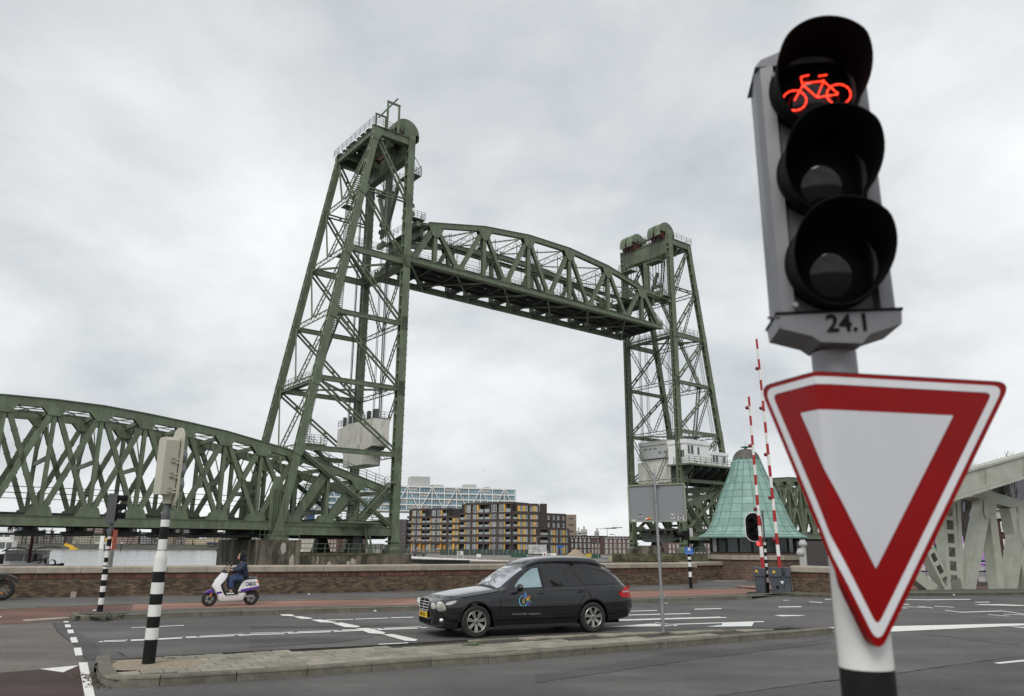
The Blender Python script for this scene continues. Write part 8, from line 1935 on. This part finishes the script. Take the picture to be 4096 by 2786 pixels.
for s in (-1,1):
    k=len(V); V+=[(sx(1180),s*.11,sz(780)),(sx(1100),s*.14,sz(775)),kn(s),(sx(1055),s*.14,sz(870)),an_(s)]; E+=[(0,k),(k,k+1),(k+1,k+2),(k+2,k+3),(k+3,k+4)]; Rd+=[.13,.115,.10,.088,.08]
skin('jeans',V,E,Rd,M['jeans'],Pn)
for s in (-1,1): 
    skin('shoe',[(sx(1085),s*.13,sz(972)),(sx(1050),s*.13,sz(978)),(sx(1005),s*.13,sz(985))],[(0,1),(1,2)],[(.045,.045),(.05,.045),(.038,.035)],M['scb'],Pn)
    b=MB(); b.box((sx(1105),s*.13-.05,sz(1004)),(sx(992),s*.13+.05,sz(990))); b.build('shoe_sole',M['white'],Pn,org=(0,0,0))
    b=MB(); b.bar((sx(1060),s*.13+s*.048,sz(960)),(sx(1035),s*.13+s*.048,sz(990)),.02,.006); b.bar((sx(1075),s*.13+s*.048,sz(965)),(sx(1050),s*.13+s*.048,sz(990)),.015,.006); b.build('shoe_stripe',M['white'],Pn,org=(0,0,0))
    # hand closed round the grip: palm and five bent fingers
    hx,hy,hz=sx(1000),s*.29,sz(662)
    skin('hand',[(sx(1035),s*.27,sz(660)),(sx(1012),hy,hz+.0),(sx(1002),hy,hz+.005)],[(0,1),(1,2)],[.026,(.034,.022),(.03,.02)],M['skinm'],Pn)
    for k in range(4):
        y=hy+(-.033+.022*k); L_=(.9,1,.95,.8)[k]; skin('finger',[(hx+.0,y,hz+.012),(hx+.028*L_,y,hz+.018),(hx+.045*L_,y,hz-.004),(hx+.032*L_,y,hz-.026)],[(0,1),(1,2),(2,3)],[.0105,.010,.009,.008],M['skinm'],Pn,sub=1)
    skin('thumb',[(hx-.01,hy-s*.03,hz-.002),(hx+.012,hy-s*.045,hz-.016),(hx+.03,hy-s*.04,hz-.026)],[(0,1),(1,2)],[.012,.011,.009],M['skinm'],Pn,sub=1)
hc=Vector((sx(1190),0,sz(460)))
b=MB(); b.ball(tuple(hc),(.095,.078,.12),20,14); b.ball(tuple(hc+Vector((.05,0,-.05))),(.055,.055,.06),14,10); b.ball(tuple(hc+Vector((.104,0,-.012))),(.018,.014,.024),10,8); b.ball(tuple(hc+Vector((.09,0,-.055))),(.016,.026,.009),10,6); b.ball(tuple(hc+Vector((.088,0,-.083))),(.022,.025,.02),10,6)
for s in (-1,1): b.ball(tuple(hc+Vector((.0,s*.08,-.01))),(.02,.01,.03),8,6)
h=b.build('head',M['skinm'],Pn,smooth=True,org=(0,0,0))
b=MB()
for s in (-1,1): b.ball(tuple(hc+Vector((.084,s*.034,.016))),(.010,.014,.009),8,6); b.bar(hc+Vector((.091,s*.018,.035)),hc+Vector((.082,s*.05,.036)),.012,.008)
b.build('eye',M['scb'],h,org=(0,0,0),smooth=True)
b=MB(); P=[]
for i in range(15):
    th=math.pi*i/14; row=[]
    for j in range(19):
        ph=R(48)+(2*math.pi-R(96))*j/18; row.append((hc.x-.012+.125*math.sin(th)*math.cos(ph)*(1.05 if math.cos(ph)<0 else 1),.107*math.sin(th)*math.sin(ph),hc.z-.0+.155*math.cos(th)+( .02 if th<1 else 0)))
    P.append(row)
b.grid(P)
b.build('hood',M['cap'],Pn,smooth=True,org=(0,0,0))
skin('collar',[(sx(1195),0,sz(505)),(sx(1235),0,sz(505)),(sx(1272),0,sz(498))],[(0,1),(1,2)],[(.10,.06),(.12,.075),(.09,.05)],M['jacket'],Pn)
# ================================================================== PARKED MOPED AT THE LEFT EDGE
base=gnd(6,2404); Mp=thing('parked_moped','parked moped cut by the left edge, its dark rear wheel before the brick wall','moped',tuple(base),rz=R(20))
b=MB(); b.lathe([(.2,-.05),(.26,-.07),(.33,-.03),(.33,.03),(.26,.07),(.2,.05)],28,(0,0,.34),'y'); t=b.build('wheel',M['rubber'],Mp,smooth=True)
b=MB(); b.lathe([(.195,-.03),(.215,-.03),(.215,.03),(.195,.03)],28,(0,0,.34),'y')
for k in range(8): a=k*math.pi/4; b.bar((0,0,.34),(.2*math.cos(a),0,.34+.2*math.sin(a)),.02)
b.build('rim',M['galv'],t,org=(0,0,0))
b=MB(); b.prism([(-1.6,.5),(-.9,.42),(-.2,.62),(.05,.74),(.15,.72),(.3,.66),(.36,.55),(.40,.56),(.33,.72),(.12,.83),(-.3,.86),(-1.0,.88),(-1.6,.8)],-.12,.12); b.build('tail_fairing',M['scb'],Mp)
b=MB(); b.bar((.02,-.1,.52),(-.5,-.12,.42),.06); b.bar((-.05,-.14,.45),(-.45,-.14,.40),.05,.03); b.build('swing_arm',M['scb'],Mp)
b=MB(); b.bar((-.40,-.15,.47),(-.12,-.15,.50),.05,.07); b.build('fluorescent_strip',mat('fluorescent_yellow',(.55,.75,.02),.5),Mp); b=MB(); b.bar((-.15,-.16,.20),(.03,-.16,.27),.03,.035); b.build('reflector',M['orange'],Mp)
# ================================================================== FOREGROUND CYCLE SIGNAL AND YIELD SIGN
Yp=1.92
def fp_(x,y,Y=Yp): return at(x,y,Y)
foot=fp_(3455,2730); px0=(fp_(3352,2600).x+fp_(3556,2600).x)/2; 
axx=fp_(3340,1440).x; 
axx=(axx+px0)/2
base=Vector((axx,Yp,0)); FG=thing('cycle_signal','large grey cycle traffic light glowing red above the yield sign in the foreground','traffic light',tuple(base))
zb_=0; zj=fp_(3455,2672).z
rl=(fp_(3556,2600).x-fp_(3352,2600).x)/2; ru=(fp_(3424,1440).x-fp_(3256,1440).x)/2
b=MB(); b.tube([(0,0,-.1),(0,0,zj)],rl,40); b.build('black_band',M['black'],FG,smooth=True)
z2=fp_(3400,2100).z; b=MB(); b.tube([(0,0,zj+.0005),(0,0,z2)],rl*.998,40); b.build('white_band',M['zw'],FG,smooth=True)
zt=fp_(3340,1385).z; b=MB(); b.lathe([(rl,z2),(rl*.98,z2+.02),(ru,z2+.06),(ru,zt-.06),(ru*1.0,zt-.02)],40); b.build('upper_pole',M['grey'],FG,smooth=True)
b=MB(); b.lathe([(ru*1.0,zt-.012),(ru*1.16,zt-.008),(ru*1.18,zt+.02),(ru*1.05,zt+.03)],40); b.build('collar',M['hgrey'],FG,smooth=True)
# housing: the head stands on the pole, front at local y = -.09
yf=Yp-.10
def loc(x,y,Y): p=at(x,y,Y); return p-base
zB=loc(3330,1268,yf).z; zB0=loc(3330,1345,yf).z; zT=loc(3100,268,yf).z
xl=loc(3090,1290,yf).x; xr=loc(3590,1290,yf).x; W_=(xr-xl)/2*.94; cxh=(xr+xl)/2
cxh2=cxh; D_=.085
b=MB(); yfl=yf-Yp
# body: side extrusions, recessed dark front, cap and foot
b.prism([(cxh-W_,yfl+.03),(cxh-W_+.012,yfl),(cxh-W_+.045,yfl-.004),(cxh-W_+.055,yfl+.02),(cxh-W_+.055,yfl+.16),(cxh-W_+.01,yfl+.15)],zB,zT,M=lambda u,w,v:(u,v,w))
b.prism([(2*cxh-(cxh-W_)-0,yfl+.03),(cxh+W_-.012,yfl),(cxh+W_-.045,yfl-.004),(cxh+W_-.055,yfl+.02),(cxh+W_-.055,yfl+.16),(cxh+W_-.01,yfl+.15)][::-1],zB,zT,M=lambda u,w,v:(u,v,w))
b.build('side_profile',M['hgrey'],FG)
b=MB(); b.box((cxh-W_+.05,yfl+.02,zB),(cxh+W_-.05,yfl+.155,zT)); b.build('front_panel',M['dgrey'],FG)
b=MB(); b.prism([(cxh-W_-.002,zT),(cxh-W_+.015,zT+.022),(cxh-.06,zT+.05),(cxh+.06,zT+.05),(cxh+W_-.015,zT+.022),(cxh+W_+.002,zT)],yfl-.003,yfl+.15); b.build('top_cap',M['hgrey'],FG)
b=MB(); b.prism([(cxh-W_-.002,zB),(cxh+W_+.002,zB),(cxh+W_-.002,zB0+.012),(cxh+W_-.08,zB0-.012),(cxh+W_-.10,zB0-.035),(cxh-W_+.10,zB0-.028),(cxh-W_+.08,zB0-.012),(cxh-W_+.002,zB0+.012)],yfl-.006,yfl+.14); ft=b.build('foot_cover',M['hgrey'],FG)
b=MB(); b.box((cxh-W_-.004,yfl-.010,zB-.003),(cxh+W_+.004,yfl+.150,zB+.003)); b.build('gasket',M['blackm'],FG)
put_text(text('24.1',.062,M['blackm'],ext=.0006,bold=.0012),'lettering',ft,basis((cxh+.02,yfl-.0095,(zB+zB0)/2-.008),(1,0,0),(0,0,1)))
cen=[(3260,384),(3277,790),(3322,1078)]
zs=[loc(x,y,yf).z for x,y in cen]; zc_=[zs[0],zs[0]-(zs[0]-zs[2])/2,zs[2]]
rad=.112
for k in range(3):
    zc=zc_[k]; cx_=cxh+.0
    b=MB(); b.lathe([(rad+.006,yfl+.02),(rad+.008,yfl-.012),(rad+.0,yfl-.016),(rad-.004,yfl+.0)],44,(cx_,0,zc),'y'); b.build('lens_ring',M['blackm'],FG,smooth=True)
    b=MB(); n=48; P=[]
    for i in range(n+1):
        a=2*math.pi*i/n; s=math.sin(a); L_=.035+.125*max(0,min(1,(s+.95)/1.5))**.8
        r0,r1=rad,rad*1.06
        P.append([(cx_+r*math.cos(a),y,zc+r*math.sin(a)-(.0)) for r,y in ((r0,yfl-.01),(r0+(r1-r0)*.5,yfl-L_*.5),(r1,yfl-L_),(r1-.003,yfl-L_),(r0-.003,yfl-.01))])
    b.grid(P); b.build('visor',M['blackm'],FG,smooth=True)
    b=MB(); P=[]
    for i in range(9):
        rr=(rad-.004)*i/8; P.append([(cx_+rr*math.cos(t),yfl+.012-.042*(1-(rr/rad)**2),zc+rr*math.sin(t)) for t in [2*math.pi*j/36 for j in range(37)]])
    b.grid(P[::-1]); le=b.build('lens',M['lens'],FG,smooth=True)
# bicycle symbol made of glowing strokes on the top lens
M['led']=emis('red_led',(1,.035,.012),2.4)
zc=zc_[0]; cx_=cxh; o=Vector((cx_-.003,yfl-.034,zc-.031)); b=MB(); sc_k=.098/.5
def st(x0,y0,x1,y1,w=.0031,dash=.011,gap_=.0022):
    a=o+Vector((x0,0,y0)); c=o+Vector((x1,0,y1)); L_=(c-a).length; n=max(1,round(L_/(dash+gap_)))
    for i in range(n): b.bar(a.lerp(c,i/n),a.lerp(c,(i+.82)/n),w,.002,up=(0,1,0))
def circ(cx0,cy0,r,n=13):
    for i in range(n):
        a0,a1=2*math.pi*i/n,2*math.pi*(i+.8)/n; b.bar(o+Vector((cx0+r*math.cos(a0),0,cy0+r*math.sin(a0))),o+Vector((cx0+r*math.cos(a1),0,cy0+r*math.sin(a1))),.0034,.002,up=(0,1,0))
S_=.62
circ(-.058*S_/.62,-.012,.0305); circ(.056*S_/.62,-.004,.0305)
st(-.058,-.012,-.030,.038); st(-.030,.038,.022,.04); st(-.030,.030,.0,-.008); st(.0,-.008,.024,.045); st(.0,-.008,.056,-.004); st(.022,.038,.056,-.004); st(-.034,.038,-.036,.058); st(-.036,.058,-.012,.062); st(.010,.056,.034,.058); st(-.058,-.012,.0,-.008) if 0 else None
b.build('cycle_symbol',M['led'],FG)
YAW=R(-9); Mh=Matrix.Translation((cxh+.021,yfl+.07,.013))@Matrix.Rotation(YAW,4,'Z')@Matrix.Translation((-cxh,-yfl-.07,0))
bpy.context.view_layer.update()
for o_ in bpy.data.objects:
    if o_.parent==FG and o_.name.split('.')[0] in ('side_profile','front_panel','top_cap','foot_cover','gasket','lens_ring','visor','lens','cycle_symbol'): o_.data.transform(Mh)
for o_ in bpy.data.objects:
    if o_.parent==ft: o_.matrix_local=Mh@o_.matrix_local
# hinge pin at the left foot
b=MB(); b.tube([(cxh-W_-.02,yfl+.0,zB-.004),(cxh-W_+.01,yfl,zB-.002)],.004,6); b.build('hinge_pin',M['dgrey'],FG)
b=MB()
for z_ in (zB+.03,zT-.03):
    for x_ in (cxh-W_+.03,cxh+W_-.03): b.lathe([(0,yfl-.008),(.007,yfl-.008),(.008,yfl-.002)],10,(x_+.02,0,z_),'y')
b.build('screw',M['galv'],FG)
# ---- yield sign, plate bent round the pole
fold=fp_(3268,2000,Yp-.115).x; 
z_top=at(3262,1487,Yp-.115).z; z_tip=at(3500,2608,Yp-.08).z
side=.72; hgt=z_top-z_tip
Ys=Yp-.115; p_top=at(3262,1487,Ys)
SG=thing('yield_sign','red and white triangular yield sign with bent left corner on the foreground pole','sign',(p_top.x,Ys,z_tip-.02))
oS=Vector((p_top.x,Ys,z_tip-.02))
tl=at(3040,1548,Ys+.20)-oS; trr=at(4042,1530,Ys+.10)-oS
Lr=math.hypot(trr.x,trr.y); Ll=math.hypot(tl.x,tl.y)
dr_=Vector((trr.x,trr.y,0)).normalized(); dl=Vector((tl.x,tl.y,0)).normalized(); 
def bend(u,v,off=0):
    """u measured from the fold along the plate, v height; small radius at the fold"""
    rr=.03; s=1/(1+math.exp(-u/.008)) 
    d=dl*(-1)*(1-s)+dr_*s; base_=(dr_*u if u>=0 else dl*(-u))
    blend=math.exp(-(u/.022)**2)*.006
    n=Vector((d.y,-d.x,0)).normalized()
    p=base_+Vector((0,blend,0))+n*off; return (p.x,p.y,v)
tot=Lr+Ll; uc=(Lr-Ll)/2; 
tp2=at(3500,2622,Ys+.03)-oS; T0=(-Ll,tl.z); T1=(Lr,trr.z); T2=(tp2.x/dr_.x,tp2.z); print('sign sides',Ll+Lr,(Vector(T0)-Vector(T2)).length,(Vector(T1)-Vector(T2)).length)
def tri(inset,rad_):
    c=[Vector(T0),Vector(T1),Vector(T2)]; G=(c[0]+c[1]+c[2])/3; # inset toward incenter
    import itertools
    def ins(c,d):
        o_=[]
        for i in range(3):
            a,b_,e=c[i-1],c[i],c[(i+1)%3]; u=(a-b_).normalized(); v=(e-b_).normalized(); bis=(u+v).normalized(); s=math.sin(u.angle(v)/2); o_.append(b_+bis*(d/s))
        return o_
    c=ins(c,inset) if inset else c; o_=[]
    for i in range(3):
        a,b_,e=c[i-1],c[i],c[(i+1)%3]; u=(a-b_).normalized(); v=(e-b_).normalized()
        for t in np.linspace(0,1,7): o_.append(b_+u*rad_*(1-float(t))**2+v*rad_*float(t)**2)
    return o_
def fill(poly,off0,off1,name,m,par=SG,hole=None):
    """scan the polygon in vertical strips so it can follow the bend"""
    us=sorted(set([round(p.x,4) for p in poly]+[float(x) for x in np.linspace(-.03,.03,9)]+[float(x) for x in np.linspace(min(p.x for p in poly),max(p.x for p in poly),40)]+([round(p.x,4) for p in hole] if hole else [])))
    def span(P,u):
        ys=[]
        for i in range(len(P)):
            a,c=P[i-1],P[i]
            if (a.x-u)*(c.x-u)<=0 and abs(a.x-c.x)>1e-9: ys.append(a.y+(c.y-a.y)*(u-a.x)/(c.x-a.x))
        return (min(ys),max(ys)) if ys else None
    b=MB(); e=1e-5; lo,hi=min(p.x for p in poly)+e,max(p.x for p in poly)-e; us=[u for u in us if lo<u<hi]; us=[lo]+us+[hi]
    hl,hh=(min(p.x for p in hole)+e,max(p.x for p in hole)-e) if hole else (9,9)
    if hole: us=sorted(set(us+[hl,hh]))
    for u0,u1 in zip(us,us[1:]):
        s0,s1=span(poly,u0),span(poly,u1)
        if not s0 or not s1: continue
        mid=(u0+u1)/2; segs=[(s0,s1)]
        if hole and hl<=mid<=hh:
            h0,h1=span(hole,max(hl,min(hh,u0))),span(hole,max(hl,min(hh,u1)))
            if h0 and h1: segs=[((s0[0],h0[0]),(s1[0],h1[0])),((h0[1],s0[1]),(h1[1],s1[1]))]
        for (a0,a1),(c0,c1) in segs:
            v=[bend(u0,a0,off1),bend(u1,c0,off1),bend(u1,c1,off1),bend(u0,a1,off1)]; w=[bend(u0,a0,off0),bend(u1,c0,off0),bend(u1,c1,off0),bend(u0,a1,off0)]
            b.add(v+w,[(0,1,2,3),(7,6,5,4),(0,4,5,1),(2,6,7,3)])
    o_=b.build(name,m,par,org=(0,0,0)); return o_
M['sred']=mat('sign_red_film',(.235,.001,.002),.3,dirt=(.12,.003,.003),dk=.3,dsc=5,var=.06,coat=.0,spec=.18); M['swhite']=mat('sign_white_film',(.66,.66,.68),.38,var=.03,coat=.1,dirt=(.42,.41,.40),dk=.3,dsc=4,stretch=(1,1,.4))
rr_=.045
outer=tri(0,rr_); w_o=tri(.012,rr_*.8); w_i=tri(.031,rr_*.5); inner=tri(.095,.004)
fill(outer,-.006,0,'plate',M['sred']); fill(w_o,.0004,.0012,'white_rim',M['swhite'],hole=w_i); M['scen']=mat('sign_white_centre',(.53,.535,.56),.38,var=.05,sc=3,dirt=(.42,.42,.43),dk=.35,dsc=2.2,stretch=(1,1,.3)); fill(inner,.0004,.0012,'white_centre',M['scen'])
b=MB(); n=len(outer)
for i in range(n):
    a,c=outer[i],outer[(i+1)%n]; k=max(1,int((c-a).length/.03))
    for j in range(k):
        p,q=a.lerp(c,j/k),a.lerp(c,(j+1)/k); b.add([bend(p.x,p.y,.002),bend(q.x,q.y,.002),bend(q.x,q.y,-.022),bend(p.x,p.y,-.022)],[(0,1,2,3)])
b.build('folded_edge',M['sred'],SG)
b=MB()
for z in (hgt*.85,hgt*.30): b.lathe([(ru*1.04,z+.02),(ru*1.08,z+.02),(ru*1.08,z-.02),(ru*1.04,z-.02)],24,(base.x-oS.x,base.y-oS.y,0)); b.box((base.x-oS.x-.03,-.0,z-.02),(base.x-oS.x+.03,base.y-oS.y-ru,z+.02)) if 0 else None
b.build('clamp_band',M['galv'],SG)
